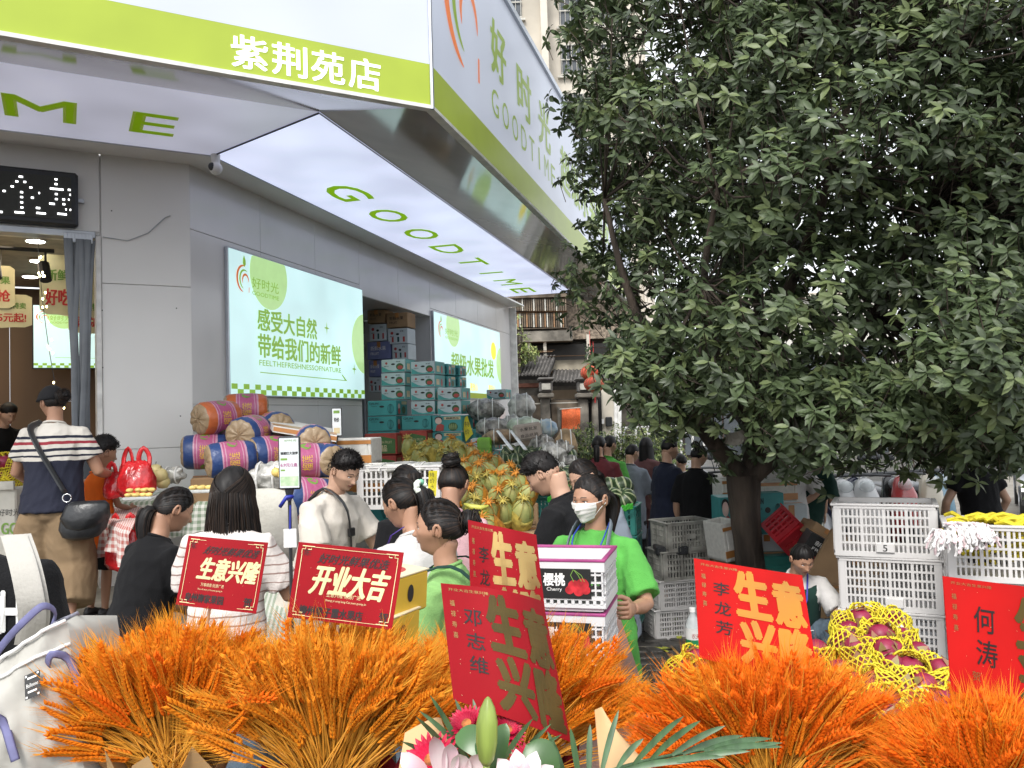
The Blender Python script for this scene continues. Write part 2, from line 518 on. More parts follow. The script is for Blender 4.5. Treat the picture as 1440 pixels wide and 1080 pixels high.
def ceil_panel(fr,ue,word,label,us_,wd,vlo,vhi,mats_dim):
 t=thing('ceiling_light_panel',label,'light panel',tuple(fr@Vector((0,1,ZC))))
 b=MB();a0,a1=.335,1.665
 pts=[(cn(a0)+.006,a0,ZC),(ue,a0,ZC),(ue,a1,ZC),(cn(a1)+.006,a1,ZC)]
 v=[tuple(fr@Vector(p))for p in pts]+[tuple(fr@Vector((p[0],p[1],p[2]+.05)))for p in pts]
 b.add(v,[(0,1,2,3),(4,5,6,7),(0,1,5,4),(1,2,6,5),(2,3,7,6),(3,0,4,7)])
 b.build('light_box',M_lwc,t,world=True)
 for ch,u in zip(word,us_):
  if ch==' ':continue
  b=MB()
  vv,f,asp=text2d(ch)
  hh=vhi-vlo
  wk=wd*(.16 if ch=='I' else 1);u=u+(wd-wk)/2
  for du,dv in((0,0),(.008,.006),(-.008,-.006),(.008,-.006),(-.008,.006)):b.add([tuple(fr@Vector((u+du+p[0]*wk,dv+vlo+p[1]/asp*hh,ZC-.004-abs(du)*.02-dv*.02)))for p in vv],f)
  b.build('letter',mats_dim,t,world=True)
 for a in(a0,a1):
  b=MB();pa=fr@Vector((cn(a),a,ZC-.004));pb=fr@Vector((ue,a,ZC-.004))
  b.tube([pa,pb],.008,4);b.build('trim',M_trim,t,world=True)
 return t
M_lwc.cycles.emission_sampling='FRONT_BACK' if hasattr(M_lwc.cycles,'emission_sampling')else 'AUTO'
ceil_panel(FA,8.9,'GOODTIME','long glowing ceiling panel reading GOODTIME above the two wall screens',[1.05+.99*i for i in range(8)],.56,.68,1.06,M_limel)
tB=thing('ceiling_light_panel','glowing ceiling panel over the shop doorway with the letters M and E','light panel',tuple(FB@Vector((1,1,ZC))))
b=MB();a0,a1=.335,1.665
pts=[(cn(a0)+.006,a0,ZC),(4.2,a0,ZC),(4.2,a1,ZC),(cn(a1)+.006,a1,ZC)]
v=[tuple(FB@Vector(p))for p in pts]+[tuple(FB@Vector((p[0],p[1],p[2]+.05)))for p in pts]
b.add(v,[(0,1,2,3),(4,5,6,7),(0,1,5,4),(1,2,6,5),(2,3,7,6),(3,0,4,7)])
M_lwb=mat('lit_ceiling_panel_dim',(.56,.57,.70),rough=.4,n=.09,ns=1.3,emit=.32,det=1)
b.build('light_box',M_lwb,tB,world=True)
for ch,u,w in(('M',1.34,.44),('E',.52,.30),('I',1.92,.1),('T',2.9,.4)):
 b=MB();vv,f,asp=text2d(ch)
 for du,dv in((0,0),(.010,.008),(-.010,-.008),(.010,-.008),(-.010,.008)):b.add([tuple(FB@Vector((u+du-p[0]*w,dv+.70+p[1]/asp*.44,ZC-.004-abs(du)*.02-dv*.02)))for p in vv],f)
 b.build('letter',M_limed,tB,world=True)
b=MB();b.tube([FA@Vector((cn(.335),.335,ZC-.006)),FA@Vector((cn(1.665),1.665,ZC-.006))],.009,4);b.build('trim',M_dark,tB,world=True)
b=MB();b.tube([FB@Vector((cn(.335),.335,ZC-.004)),FB@Vector((4.2,.335,ZC-.004))],.008,4);b.build('trim',M_trim,tB,world=True)
def fascia(fr,ue,label):
 t=thing('shop_sign',label,'sign',tuple(fr@Vector((1,2.7,4.1))))
 v1=2.735;u0=cn(v1)
 def slab(name,z0,z1,vo,m,th=.04):
  b=MB();b_u0=cn(vo)
  pts=[(b_u0,vo,z0),(ue,vo,z0),(ue,vo-th,z0),(cn(vo-th),vo-th,z0)]
  q=[tuple(fr@Vector(p))for p in pts]+[tuple(fr@Vector((p[0],p[1],z1)))for p in pts]
  b.add(q,[(0,1,2,3),(4,5,6,7),(0,1,5,4),(1,2,6,5),(2,3,7,6),(3,0,4,7)])
  return b.build(name,m,t,world=True)
 slab('colour_band',4.165,4.441,v1,M_lime)
 slab('light_box',4.442,5.80,v1,M_lw)
 slab('bottom_trim',4.140,4.164,v1+.012,M_white,.06)
 slab('top_trim',5.801,5.86,v1+.03,M_trim,.1)
 slab('back',4.32,5.80,v1-.12,M_trim,.1)
 return t
fa=fascia(FA,9.3,'long lit sign board with apple swirl logo and GOODTIME lettering')
Y=2.739
b=MB();logo(b,-.47,5.3,.6,Y,0,1,M=FA);b.build('logo',[M_orl,M_limed],fa,world=True)
for i,ch in enumerate('好时光'):
 b=MB();zc=5.24-i*.03
 put_text(b,ch,.28+i*.83,.72+i*.83+(.08 if i else 0),zc-.25,zc+.22,Y,.022,0,FA,shear=-.0)
 b.build('lettering',M_limed,fa,world=True)
b=MB()
for i,ch in enumerate('GOODTIME'):
 w=.05 if ch=='I' else .2
 put_text(b,ch,.25+i*.315+(.06 if ch=='I' else 0),.25+i*.315+w+(.06 if ch=='I' else 0),4.62,4.85,Y,-.004,0,FA)
b.build('lettering',M_limed,fa,world=True)
b=MB()
for i,ch in enumerate('超级水果批发'):
 put_text(b,ch,2.98+i*.62,3.5+i*.62,4.72,5.24,Y,.02,0,FA)
b.build('lettering',M_limed,fa,world=True)
fb=fascia(FB,4.3,'lit sign board over the doorway with a lime band and white shop name')
b=MB()
for i,ch in enumerate('紫荆苑店'):
 put_text(b,ch,.12-i*.235,-.085-i*.235,4.195,4.39,Y,.012,0,FB)
b.build('lettering',M_wl,fb,world=True)
b=MB();b.tube([FA@Vector((cn(2.74),2.74,4.14)),FA@Vector((cn(2.74),2.74,5.86))],.014,6);b.build('corner_trim',M_trim,fb,world=True)
M_scr=mat('lit_screen',(.50,.70,.70),rough=.25,n=.06,ns=1.6,emit=.60,det=1)
M_scg=mat('lit_pale_green',(.40,.62,.26),rough=.25,n=.02,emit=.5)
M_scw=mat('lit_screen_white',(.78,.93,.93),rough=.25,n=.02,emit=.6)
M_lt=mat('lit_lime_text',(.22,.42,.03),rough=.3,n=.03,emit=.36)
M_yl=mat('lit_yellow',(.8,.68,.03),rough=.3,n=.03,emit=.5)
def disc_clip(mb,cx,cz,r,u0,u1,z0,z1,y,mi,M,n=40):
 pts=[]
 for i in range(n):
  a=2*PI*i/n
  pts.append((min(u1,max(u0,cx+r*math.cos(a))),y,min(z1,max(z0,cz+r*math.sin(a)))))
 mb.add(pts,[tuple(range(n))],mi,M)
def screen(fr,u0,u1,z0,z1,label,lines,second=False,yb=0.0,mir=1,frame_m=None):
 t=thing('wall_screen',label,'screen',tuple(fr@Vector(((u0+u1)/2,.05,z0))))
 W_,H_=u1-u0,z1-z0
 X=lambda a:u0+a*W_
 Z=lambda a:z1-a*H_
 yb_=yb+.045
 b=MB();b.box(((u0+u1)/2,yb+.02,(z0+z1)/2),(abs(W_)+.03,.04,H_+.03),M=fr,bev=.006);b.build('frame',frame_m or M_trim,t,world=True)
 b=MB();b.box(((u0+u1)/2,yb+.035,(z0+z1)/2),(abs(W_),.02,H_),M=fr);b.build('display',M_scr,t,world=True)
 lo,hi=min(u0,u1),max(u0,u1)
 for cu_,cz_,rc_ in((.24,.12,.34),(1.02,.5,.38)):
  g=MB();disc_clip(g,X(cu_),Z(cz_),rc_*H_/1.37,lo,hi,z0,z1,yb_+.002,0,fr);g.build('printed_circle',M_scg,t,world=True)
 g=MB();logo(g,X(.075),Z(.17),.155*H_/1.37,yb_+.005,0,1,flip=mir,M=fr);g.build('logo',[M_orl,M_lt],t,world=True)
 g=MB();put_text(g,'好时光',X(.13),X(.30),Z(.235),Z(.155),yb_+.005,.0,0,fr);put_text(g,'GOODTIME',X(.13),X(.30),Z(.285),Z(.255),yb_+.005,0,0,fr);g.build('lettering',M_lt,t,world=True)
 for s,a0,a1,b0,b1,bold,m_ in lines:
  g=MB();put_text(g,s,X(a0),X(a1),Z(b1),Z(b0),yb_+.006,bold,0,fr);g.build('lettering',m_,t,world=True)
 if not second:
  g=MB();n=29
  for i in range(n):
   a=(i+.0)/n
   for r in range(2):
    if(i+r)%2==0:
     w=W_/n;zt=Z(.925+r*.037)
     g.add([(X(a),yb_+.004,zt),(X(a)+w,yb_+.004,zt),(X(a)+w,yb_+.004,zt-.037*H_),(X(a),yb_+.004,zt-.037*H_)],[(0,1,2,3)],0,fr)
  g.build('checker_border',M_lt,t,world=True)
  g=MB();
  g.add([(X(.17),yb_+.004,Z(.832)),(X(.83),yb_+.004,Z(.846)),(X(.83),yb_+.004,Z(.852)),(X(.17),yb_+.004,Z(.838))],[(0,1,2,3)],0,fr)
  g.add([(X(.78),yb_+.004,Z(.80)),(X(.79),yb_+.004,Z(.80)),(X(.83),yb_+.004,Z(.852)),(X(.81),yb_+.004,Z(.845))],[(0,1,2,3)],0,fr)
  for sx,sz in((.66,.42),(.9,.74)):
   r=.055*H_
   pts=[(X(sx)+mir*r*math.cos(a)*(1 if k%2==0 else .22)*.8,yb_+.004,Z(sz)+r*math.sin(a)*(1 if k%2==0 else .22))for k,a in enumerate([i*PI/4 for i in range(8)])]
   g.add(pts,[tuple(range(8))],0,fr)
  g.build('printed_ornament',M_lt,t,world=True)
 return t,X,Z,yb_
screen(FA,.50,3.305,2.395,3.775,'large lit screen with two lines of green slogan, beside the corner pillar',[('感受大自然',.16,.575,.37,.53,.02,M_lt),('带给我们的新鲜',.16,.775,.555,.725,.02,M_lt),('FEELTHEFRESHNESSOFNATURE',.165,.775,.745,.785,.004,M_lt)])
t2,X2,Z2,y2=screen(FA,5.83,9.47,2.46,3.80,'far lit screen advertising wholesale fruit behind the stacked cartons',[('超级水果批发',.2,.86,.44,.7,.02,M_lt),('更放心',.46,.58,.80,.9,.01,M_yl),('更安心',.76,.88,.80,.9,.01,M_yl)],second=True)
b=MB();b.add([(X2(0),y2+.004,Z2(.93)),(X2(1),y2+.004,Z2(.93)),(X2(1),y2+.004,Z2(1)),(X2(0),y2+.004,Z2(1))],[(0,1,2,3)],0,FA);b.build('colour_band',M_lime,t2,world=True)
b=MB();disc_clip(b,X2(.87),Z2(.3),.17,5.83,9.47,2.4,3.8,y2+.004,0,FA);b.build('badge',M_yl,t2,world=True)
rec=thing('store_window','tall recessed store window behind the stacked fruit cartons','window',tuple(FA@Vector((4.5,-1.2,.8))))
M_glass=mat('window_glass',(.6,.65,.66),rough=.03,n=.02,alpha=.18,spec=.8)
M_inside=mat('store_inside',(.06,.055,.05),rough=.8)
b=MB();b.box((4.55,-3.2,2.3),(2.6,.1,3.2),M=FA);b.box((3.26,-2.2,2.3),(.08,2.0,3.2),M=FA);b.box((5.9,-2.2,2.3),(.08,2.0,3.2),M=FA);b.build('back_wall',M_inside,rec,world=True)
b=MB();b.box((4.55,-1.2,3.60),(2.46,.16,.2),M=FA,bev=.01);b.build('shutter_box',mat('shutter_box_grey',(.22,.22,.22),rough=.5),rec,world=True)
for u in(3.36,4.2,4.95,5.74):
 b=MB();b.box((u,-1.15,2.2),(.05,.05,2.8),M=FA,bev=.004);b.build('frame',M_trim,rec,world=True)
for a,c in((3.39,4.17),(4.23,4.92),(4.98,5.71)):
 b=MB();b.box(((a+c)/2,-1.15,2.2),(c-a,.01,2.6),M=FA);b.build('pane',M_glass,rec,world=True)
intr=thing('shop_interior','warm brown shop room seen through the doorway','room',tuple(FB@Vector((2,-1.5,.8))))
M_wood=mat('brown_wood_wall',(.16,.095,.05),rough=.55,n=.12,ns=2,stretch=(1,1,.1))
M_ceil=mat('interior_ceiling',(.55,.48,.4),rough=.7)
M_lamp=mat('lamp_disc',(1,.93,.8),emit=14)
for a in range(6):
 b=MB();b.box((.05+.75*a+.37,-3.9,2.3),(.745,.05,3.1),M=FB,bev=.005);b.build('panel',M_wood,intr,world=True)
b=MB();b.box((-.15,-2.2,2.3),(.1,3.7,3.1),M=FB);b.build('side_wall',M_wood,intr,world=True)
b=MB();b.box((4.5,-2.2,2.3),(.1,3.7,3.1),M=FB);b.build('side_wall',M_wood,intr,world=True)
b=MB();b.box((2.2,-2.1,3.9),(4.9,3.6,.06),M=FB);b.build('ceiling',M_ceil,intr,world=True)
for u,v in((1.2,-1.0),(2.0,-1.0),(1.2,-2.0),(2.1,-2.2),(1.3,-3.0),(2.4,-3.1)):
 l=thing('downlight','round warm downlight in the shop ceiling, %s row, %s one'%({-1.0:'nearest',-2.0:'middle',-2.2:'middle',-3.0:'back',-3.1:'back'}[v],'right' if u<1.6 else 'left'),'downlight',tuple(FB@Vector((u,v,3.86))),group='downlights in the shop ceiling')
 b=MB();b.lathe([(.085,-.012),(.1,0),(.09,.008)],16);b.build('rim',M_white,l)
 b=MB();b.lathe([(.075,-.016),(.075,-.010)],16);b.build('lamp',M_lamp,l)
il=bpy.data.lights.new('shop_lamps','AREA');il.energy=22;il.size=2.2;il.color=(1,.82,.6)
io=bpy.data.objects.new('shop_lamps',il);col.objects.link(io);io.location=FB@Vector((2.0,-2.0,3.8))
trk=thing('track_light','black ceiling track with three spotlights inside the doorway','track light',tuple(FB@Vector((1.6,-.8,3.7))))
b=MB();b.tube([FB@Vector((1.05,-.85,3.74)),FB@Vector((2.2,-.85,3.74))],.018,4);b.build('rail',M_dark,trk,world=True)
for u in(1.12,1.5,1.9):
 p=FB@Vector((u,-.85,3.72))
 b=MB();b.tube([p,p-Vector((0,0,.1))],.012,6);b.tube([p-Vector((.02,0,.1)),p-Vector((-.03,.05,.26))],.05,10);b.build('spotlight',M_dark,trk,world=True)
screen(FB,1.28,.0,2.84,3.565,'lit screen hanging on the brown wall inside the shop',[('大自',.62,.9,.37,.55,.02,M_lt),('FEELTH',.62,.9,.66,.74,.004,M_lt)],yb=-3.3,mir=-1,frame_m=M_dark)
M_paper=mat('cream_card',(.72,.65,.38),rough=.7,n=.08,ns=5)
M_red=mat('red_print',(.6,.04,.03),rough=.6)
M_green=mat('green_print',(.18,.33,.06),rough=.6)
for(px,py,w,h,lab,txts)in((-14,402,.40,.44,'cream hanging card with green and red print just inside the door',(('特惠水果',0),('限时抢',1))),(2,436,.50,.34,'wider cream hanging card printed with a red 5',(('特价水果大特卖',0),('低至5元起!',1))),(98,400,.5,.62,'cream hanging card half hidden by the tied strip curtain',(('新鲜到店',0),('好吃不贵',1))),(125,440,.34,.4,'small cream card behind the strip curtain',(('水果大特卖',0),('满减',1)))):
 p=at(px,py,7.6+(px%5)*.05)
 t=thing('hanging_card',lab,'hanging sign',tuple(p))
 fr=frame(p,-dB,Vector((nB.x,nB.y,0)),(0,0,1))
 poly=[(-w/2,-h*.4),(-w*.38,-h*.47),(-w*.2,-h*.47),(0,-h/2),(w*.2,-h*.47),(w*.38,-h*.47),(w/2,-h*.4),(w/2,h*.38),(w*.4,h*.45),(-w*.4,h*.45),(-w/2,h*.38)]
 b=MB();b.prism(poly,-.004,.004,M=fr);b.build('card',M_paper,t,world=True)
 for s,r in txts:
  b=MB();put_text(b,s,-w*.4,w*.4,(.05 if r==0 else-.33)*h,(.22 if r==0 else-.08)*h,.008,.02,0,fr);b.build('lettering',M_green if r==0 else M_red,t,world=True)
 b=MB();b.tube([p+Vector((0,0,h*.45)),Vector((p.x,p.y,3.87))],.003,3);b.build('string',M_dark,t,world=True)
cur=thing('strip_curtain','grey plastic strip curtain gathered beside the white pillar','curtain',tuple(FB@Vector((.85,.02,.85))))
M_pvc=mat('grey_pvc',(.12,.135,.155),rough=.25,n=.15,ns=4,spec=.6)
for i in range(9):
 u_top=.765+i*.023;u_mid=(.83 if i<5 else .885)+(i%3)*.012
 pts=[]
 for k in range(9):
  s=k/8;z=3.68-s*2.75
  q=min(1,s*1.9);u=u_top*(1-q)+u_mid*q
  pts.append(FB@Vector((u+.01*math.sin(i+k),.03+.012*(i%3)+.01*math.sin(i*2+k*.8),z)))
 b=MB();b.tube(pts,[.02,.022,.022,.022,.022,.024,.026,.028,.028],6,flat=.25,up=tuple(nB));b.build('strip',M_pvc,cur,smooth=True,world=True)
for i in range(8):
 b=MB();b.box((.78+i*.026,.035,3.69),(.03,.02,.08),M=FB,bev=.004);b.build('clip',M_trim,cur,world=True)
fl=thing('fairy_lights','string of tiny warm lights hanging beside the strip curtain','string lights',tuple(FB@Vector((1.2,.05,2.4))))
b=MB();b.tube([FB@Vector((1.16-.05*s-.12*s*s,.06,3.66-1.5*s))for s in[i/10 for i in range(11)]],.003,4);b.build('wire',M_dark,fl,world=True)
M_bulb=mat('warm_bulb',(1,.8,.4),emit=9)
bu=MB();bu.ell((0,0,0),(.008,.008,.011),6,4);bme=bu.mesh('bulb',M_bulb)
for i in range(18):
 s=random.random();
 p=FB@Vector((1.16-.05*s-.12*s*s+random.uniform(-.03,.01),.065,3.66-1.5*s))
 link('bulb',bme,fl,Matrix.Translation(p-fl.location))
led=thing('led_sign','black framed LED matrix sign with scattered white dots over the door','led sign',tuple(FB@Vector((1.2,.05,3.78))))
b=MB();b.box((1.55,.045,3.995),(1.36,.09,.45),M=FB,bev=.02);b.build('casing',mat('led_casing',(.022,.024,.03),rough=.35),led,world=True)
b=MB();b.box((1.55,.094,3.995),(1.26,.008,.35),M=FB);b.build('display',mat('led_mesh',(.035,.036,.03),rough=.6,n=.3,ns=300),led,world=True)
M_ledw=mat('led_lit',(.95,.97,1),emit=3)
dots=[(272,288,6),(222,348,5),(320,356,5),(165,410,5),(396,430,5),(66,468,5),(280,488,5),(500,505,3),(280,552,5),(414,564,5),(280,620,5),(282,686,5),(484,700,6),(20,735,7),(252,750,14),(522,770,14),(790,790,14),(716,328,5),(716,392,5),(724,458,21),(886,472,5),(718,524,5),(896,538,3),(718,590,5),(812,597,5),(878,602,3),(662,650,9),(814,660,5),(842,730,3),(898,738,3)]
b=MB()
for x,y,w in dots:
 u_,z_=1.418-(x/9)/107*.531,4.211-((y/9+220)-235-.12*(x/9))/77*.43
 n=max(1,w//2)
 for k in range(n):
  b.box((u_-(k-n/2)*.0095,.1,z_),(.0085,.006,.013),M=FB)
b.build('lit_dots',M_ledw,led,world=True)
b=MB();b.box((.852,.03,4.0),(.05,.04,.03),M=FB);b.build('bracket',M_trim,led,world=True)
cm=thing('security_camera','small white security camera with black lens under the canopy corner','camera',tuple(FA@Vector((cn(.36),.38,ZC-.1))))
b=MB();b.ell((0,0,-.02),(.055,.055,.055),16,10);b.lathe([(.035,.02),(.04,.098)],12);b.build('shell',M_white,cm,smooth=True)
b=MB();b.ell((-.02,-.032,-.015),(.032,.032,.036),12,8);b.build('lens',M_dark,cm,smooth=True)
cb=thing('cable','thin loose cable stapled across the top of the pale pillar','cable',tuple(FB@Vector((.4,.01,3.7))))
b=MB();b.tube([FB@Vector(p)for p in((.69,.008,3.72),(.5,.012,3.70),(.42,.014,3.74),(.34,.012,3.78),(.2,.01,3.93),(.16,.008,3.95))],.004,5);b.build('wire',M_trim,cb,world=True)
for(u,z)in((.70,3.1),(.70,2.62),(.12,3.14),(.1,2.2),(.62,3.95)):
 t=thing('wall_screw','small dark screw head in the pale pillar panel, %s'%({3.1:'upper left',2.62:'mid left',3.14:'upper right',2.2:'lower right',3.95:'top left'}[z]),'screw',tuple(FB@Vector((u,.0,z))))
 b=MB();b.lathe([(.006,0),(.004,.003)],8,0,frame(FB@Vector((u,.0,z)),dB,(0,0,1),nB));b.build('head',M_dark,t,world=True)
def bgbox(mb,x0,y0,x1,y1,d,dep=.3,mi=0,bev=0):
 a=at(x0,y1,d);b_=at(x1,y0,d)
 mb.box(((a.x+b_.x)/2,a.y+dep/2,(a.z+b_.z)/2),(abs(b_.x-a.x),dep,abs(b_.z-a.z)),mi,bev=bev)
def wbox(name,x0,x1,y0,y1,z0,z1,m,par,bev=0,label=None):
 b=MB();b.box(((x0+x1)/2,(y0+y1)/2,(z0+z1)/2),(x1-x0,y1-y0,z1-z0),bev=bev)
 o=b.build(name,m,par,world=par is not None)
 if label:o['label']=label
 return o
M_tower=mat('tower_render',(.50,.45,.37),rough=.85,n=.1,ns=.5,det=5)
M_tower2=mat('tower_render_pale',(.58,.53,.45),rough=.85,n=.1,ns=.6,det=5)
M_wdark=mat('far_window_glass',(.07,.08,.09),rough=.15,n=.2,ns=2)
M_bar=mat('window_bars',(.5,.48,.42),rough=.5)
tw=thing('apartment_tower','tall beige apartment tower with barred windows behind the sign board','building',(2,48,0))
wbox('wall',-4,2.6,47,58,-1,46,M_tower,tw)
wbox('wall',2.6,8.3,48.2,58,-1,46,M_tower2,tw)
wbox('column',2.35,2.75,46.8,48.3,-1,46,M_tower2,tw)
wbox('column',8.0,8.6,47.8,50,-1,46,M_tower2,tw)
winf=MB()
for i in range(5):winf.box((-.6+i*.3,0,0),(.03,.03,1.9))
for i in range(3):winf.box((0,0,-.9+i*.9),(1.35,.05,.06))
winf.box((0,.05,-1.05),(1.7,.3,.12))
wmf=winf.mesh('window_grille',M_bar)
wg=MB();wg.box((0,.1,0),(1.3,.1,1.85));wgm=wg.mesh('window',M_wdark)
for fl_ in range(15):
 z=2.5+fl_*3.0
 for x,y in((-2.6,46.9),(.6,46.9),(4.2,48.1),(6.6,48.1)):
  w=link('window',wgm,tw,Matrix.Translation(Vector((x,y,z))-tw.location))
  link('window_grille',wmf,w,Matrix.Translation((0,-.05,0)))
 if fl_%1==0:
  b=MB();b.box((-.0,0,0),(2.7,.7,.12));b.box((0,.1,2.75),(2.7,.5,.1))
  if fl_==0:
   balm=MB();balm.box((0,0,0),(2.7,.8,.14));balm.box((0,-.3,2.8),(2.7,.2,.1))
   for k in range(7):balm.box((-1.3+k*.433,-.36,1.4),(.05,.05,2.7))
   for k in range(18):balm.box((0,-.34,.2+k*.14),(2.6,.02,.05),1)
   balme=balm.mesh('balcony',[M_tower2,M_wdark])
  link('balcony',balme,tw,Matrix.Translation(Vector((2.0-3.2,46.6,z-1.5))-tw.location))
for(x0,x1,y0,h,lab,colr)in((11,19,40,7.5,'low pale rendered building far behind the leafy tree, left one',(.55,.53,.48)),(20,33,36,5.2,'long white shop row far behind the scooters',(.62,.62,.6)),(34,52,40,8.5,'grey block at the far right beyond the road',(.4,.4,.4))):
 t=thing('far_building',lab,'building',((x0+x1)/2,y0,-.5))
 mm=mat('far_render_%d'%x0,colr,rough=.9,n=.08,ns=.4)
 wbox('wall',x0,x1,y0,y0+8,-1,h,mm,t)
 wbox('roof',x0-.3,x1+.3,y0-.3,y0+8,h,h+.25,M_tower,t)
 n=int((x1-x0)/2.2)
 for i in range(n):
  for fz in range(int(h/3)):
   xx=x0+(i+.5)*(x1-x0)/n
   w=wbox('window',xx-.7,xx+.7,y0-.05,y0+.05,.4+fz*3 if fz else-.3,2.2+fz*3,M_wdark,t)
D=22
M_old=mat('old_plaster',(.42,.37,.28),rough=.9,n=.3,ns=1.6,bump=.3,bs=12,det=6)
M_oldst=mat('weathered_stone',(.2,.18,.15),rough=.9,n=.4,ns=2.5,bump=.4,bs=14,det=6)
M_timber=mat('weathered_timber',(.16,.125,.09),rough=.85,n=.35,ns=3,det=5)
M_timb2=mat('brown_beam',(.33,.19,.1),rough=.8,n=.2,ns=3)
M_rooft=mat('grey_roof_tile',(.13,.12,.11),rough=.85,n=.35,ns=4,det=5)
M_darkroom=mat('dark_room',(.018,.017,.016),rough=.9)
hs_=thing('old_house','old timber and plaster house with slatted balcony and grey tiled roofs','house',tuple(at(780,640,D)))
def hb(name,x0,y0,x1,y1,d=D,dep=.3,m=M_old,bev=0):
 b=MB();bgbox(b,x0,y0,x1,y1,d,dep,bev=bev);return b.build(name,m,hs_,world=True)
hb('wall',690,380,900,640,D+1.2,4,M_oldst)
hb('roof',690,370,905,392,D-.3,5,M_rooft)
hb('wall',778,420,900,478,D+.7,.5,mat('old_brick',(.3,.24,.18),rough=.9,n=.4,ns=12,bump=.3,bs=40))
hb('beam',700,412,800,420,D,.3,M_timber)
hb('beam',700,437,798,440,D-.05,.3,M_timb2)
hb('beam',700,460,798,464,D,.3,M_timber)
hb('balcony_floor',700,464,805,482,D-.1,1.2,M_oldst)
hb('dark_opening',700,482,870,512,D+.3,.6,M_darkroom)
hb('balcony_wall',700,418,797,462,D+.35,.2,mat('timber_back',(.09,.075,.055),rough=.9))
for i in range(30):
 x=702+i*3.2
 b=MB();bgbox(b,x,420,x+1.3,437,D+.05,.05);b.build('slat',M_bar if i%5==0 else M_timber,hs_,world=True)
 b=MB();bgbox(b,x,440,x+1.2,460,D,.05);b.build('slat',M_timb2 if i%4==0 else M_bar if i%3==0 else M_timber,hs_,world=True)
for x in(765,742,826):
 hb('post',x,470,x+3,512,D,.1,mat('pale_post',(.5,.47,.4),rough=.8))
hb('beam',712,494,777,496.5,D-.05,.15,M_timb2)
hb('beam',718,492,780,494,D-.3,.15,M_timb2)
hb('beam',770,498,870,501,D-.4,.2,M_timb2)
hb('plaster_band',776,503,900,522,D-.2,1.4,M_old)
hb('plaster_band',715,538,775,545,D-.3,1,mat('faded_red',(.38,.16,.11),rough=.9,n=.3,ns=5))
hb('plaster_band',778,545,900,572,D-.2,1,mat('warm_plaster',(.5,.38,.27),rough=.9,n=.15,ns=2))
def tile_roof(x0,y0,x1,y1,dt,db,n,skew):
 for i in range(n):
  xt=x0+(x1-x0)*(i+.5)/n
  p0=at(xt+skew,y0,dt);p1=at(xt-skew*.6,y1,db)
  b=MB()
  rr=(at(x1,y1,db)-at(x0,y1,db)).length/n*.33
  seg=5
  for k in range(seg):
   a=p0.lerp(p1,k/seg);c=p0.lerp(p1,(k+1.08)/seg)
   b.tube([a,c],[rr*.9,rr*1.08],6)
  b.build('tile',M_rooft,hs_,smooth=True,world=True)
 b=MB();q=[at(x0+skew,y0,dt+.02),at(x1+skew,y0,dt+.02),at(x1-skew*.6,y1,db+.02),at(x0-skew*.6,y1,db+.02)]
 for i in range(4):q.append(q[i]+Vector((0,.15,-.12)))
 b.add([tuple(p)for p in q],[(0,1,2,3),(4,5,6,7),(0,1,5,4),(1,2,6,5),(2,3,7,6),(3,0,4,7)])
 b.build('roof_slab',mat('roof_under',(.07,.065,.06),rough=.9),hs_,world=True)
tile_roof(722,500,775,527,D-.2,D-1.6,11,7)
tile_roof(776,520,868,536,D-.2,D-1.4,18,2)
gt=thing('stone_gate','weathered stone gate posts with dark picket fence in front of the old house','gate',tuple(at(790,640,19)))
def gb(name,x0,y0,x1,y1,d,dep,m,bev=0.0):
 b=MB();bgbox(b,x0,y0,x1,y1,d,dep,bev=bev);return b.build(name,m,gt,world=True)
for x in(768,822,838):
 w=11 if x<830 else 6
 gb('gate_post',x-w/2,560,x+w/2,640,19,.35,M_oldst,.03)
 gb('post_cap',x-w,552,x+w,560,18.9,.6,M_oldst,.03)
for x in(768,822):
 gb('post_lantern',x-9,535,x+9,552,18.9,.5,M_rooft,.04)
 gb('lantern_panel',x-6,539,x+6,548,18.85,.1,M_bar)
 gb('lantern_roof',x-12,530,x+12,535,18.8,.7,M_rooft,.05)
for i in range(26):
 x=716+i*4.4
 if 760<x<776 or 815<x:continue
 gb('picket',x,556 if x<776 else 562,x+2.4,640,19.2,.05,M_timber)
gb('rail',716,566,830,568,19.25,.05,M_bar)
gb('rail',716,596,762,598,19.25,.05,M_timber)
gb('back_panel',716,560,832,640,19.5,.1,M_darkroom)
gb('door_frame',786,572,788,640,19.1,.1,M_oldst);gb('door_frame',812,572,814,640,19.1,.1,M_oldst)
cl=thing('hanging_cloth','orange checked cloth hung on the gate of the old house','cloth',tuple(at(801,600,18.6)))
b=MB()
def clf(u,v):
 p=at(790+u*26,576+v*29-u*2,18.6);return(p.x,p.y+.05*math.sin(u*9)-.04*math.sin(v*5),p.z)
b.grid(clf,10,10);b.build('cloth',mat('orange_cloth',(.75,.16,.05),rough=.8,n=.15,ns=30),cl,smooth='all',world=True)
b=MB();b.tube([at(787,575.5,18.6),at(818,573,18.6)],.01,5);b.build('rail',M_bar,cl,world=True)
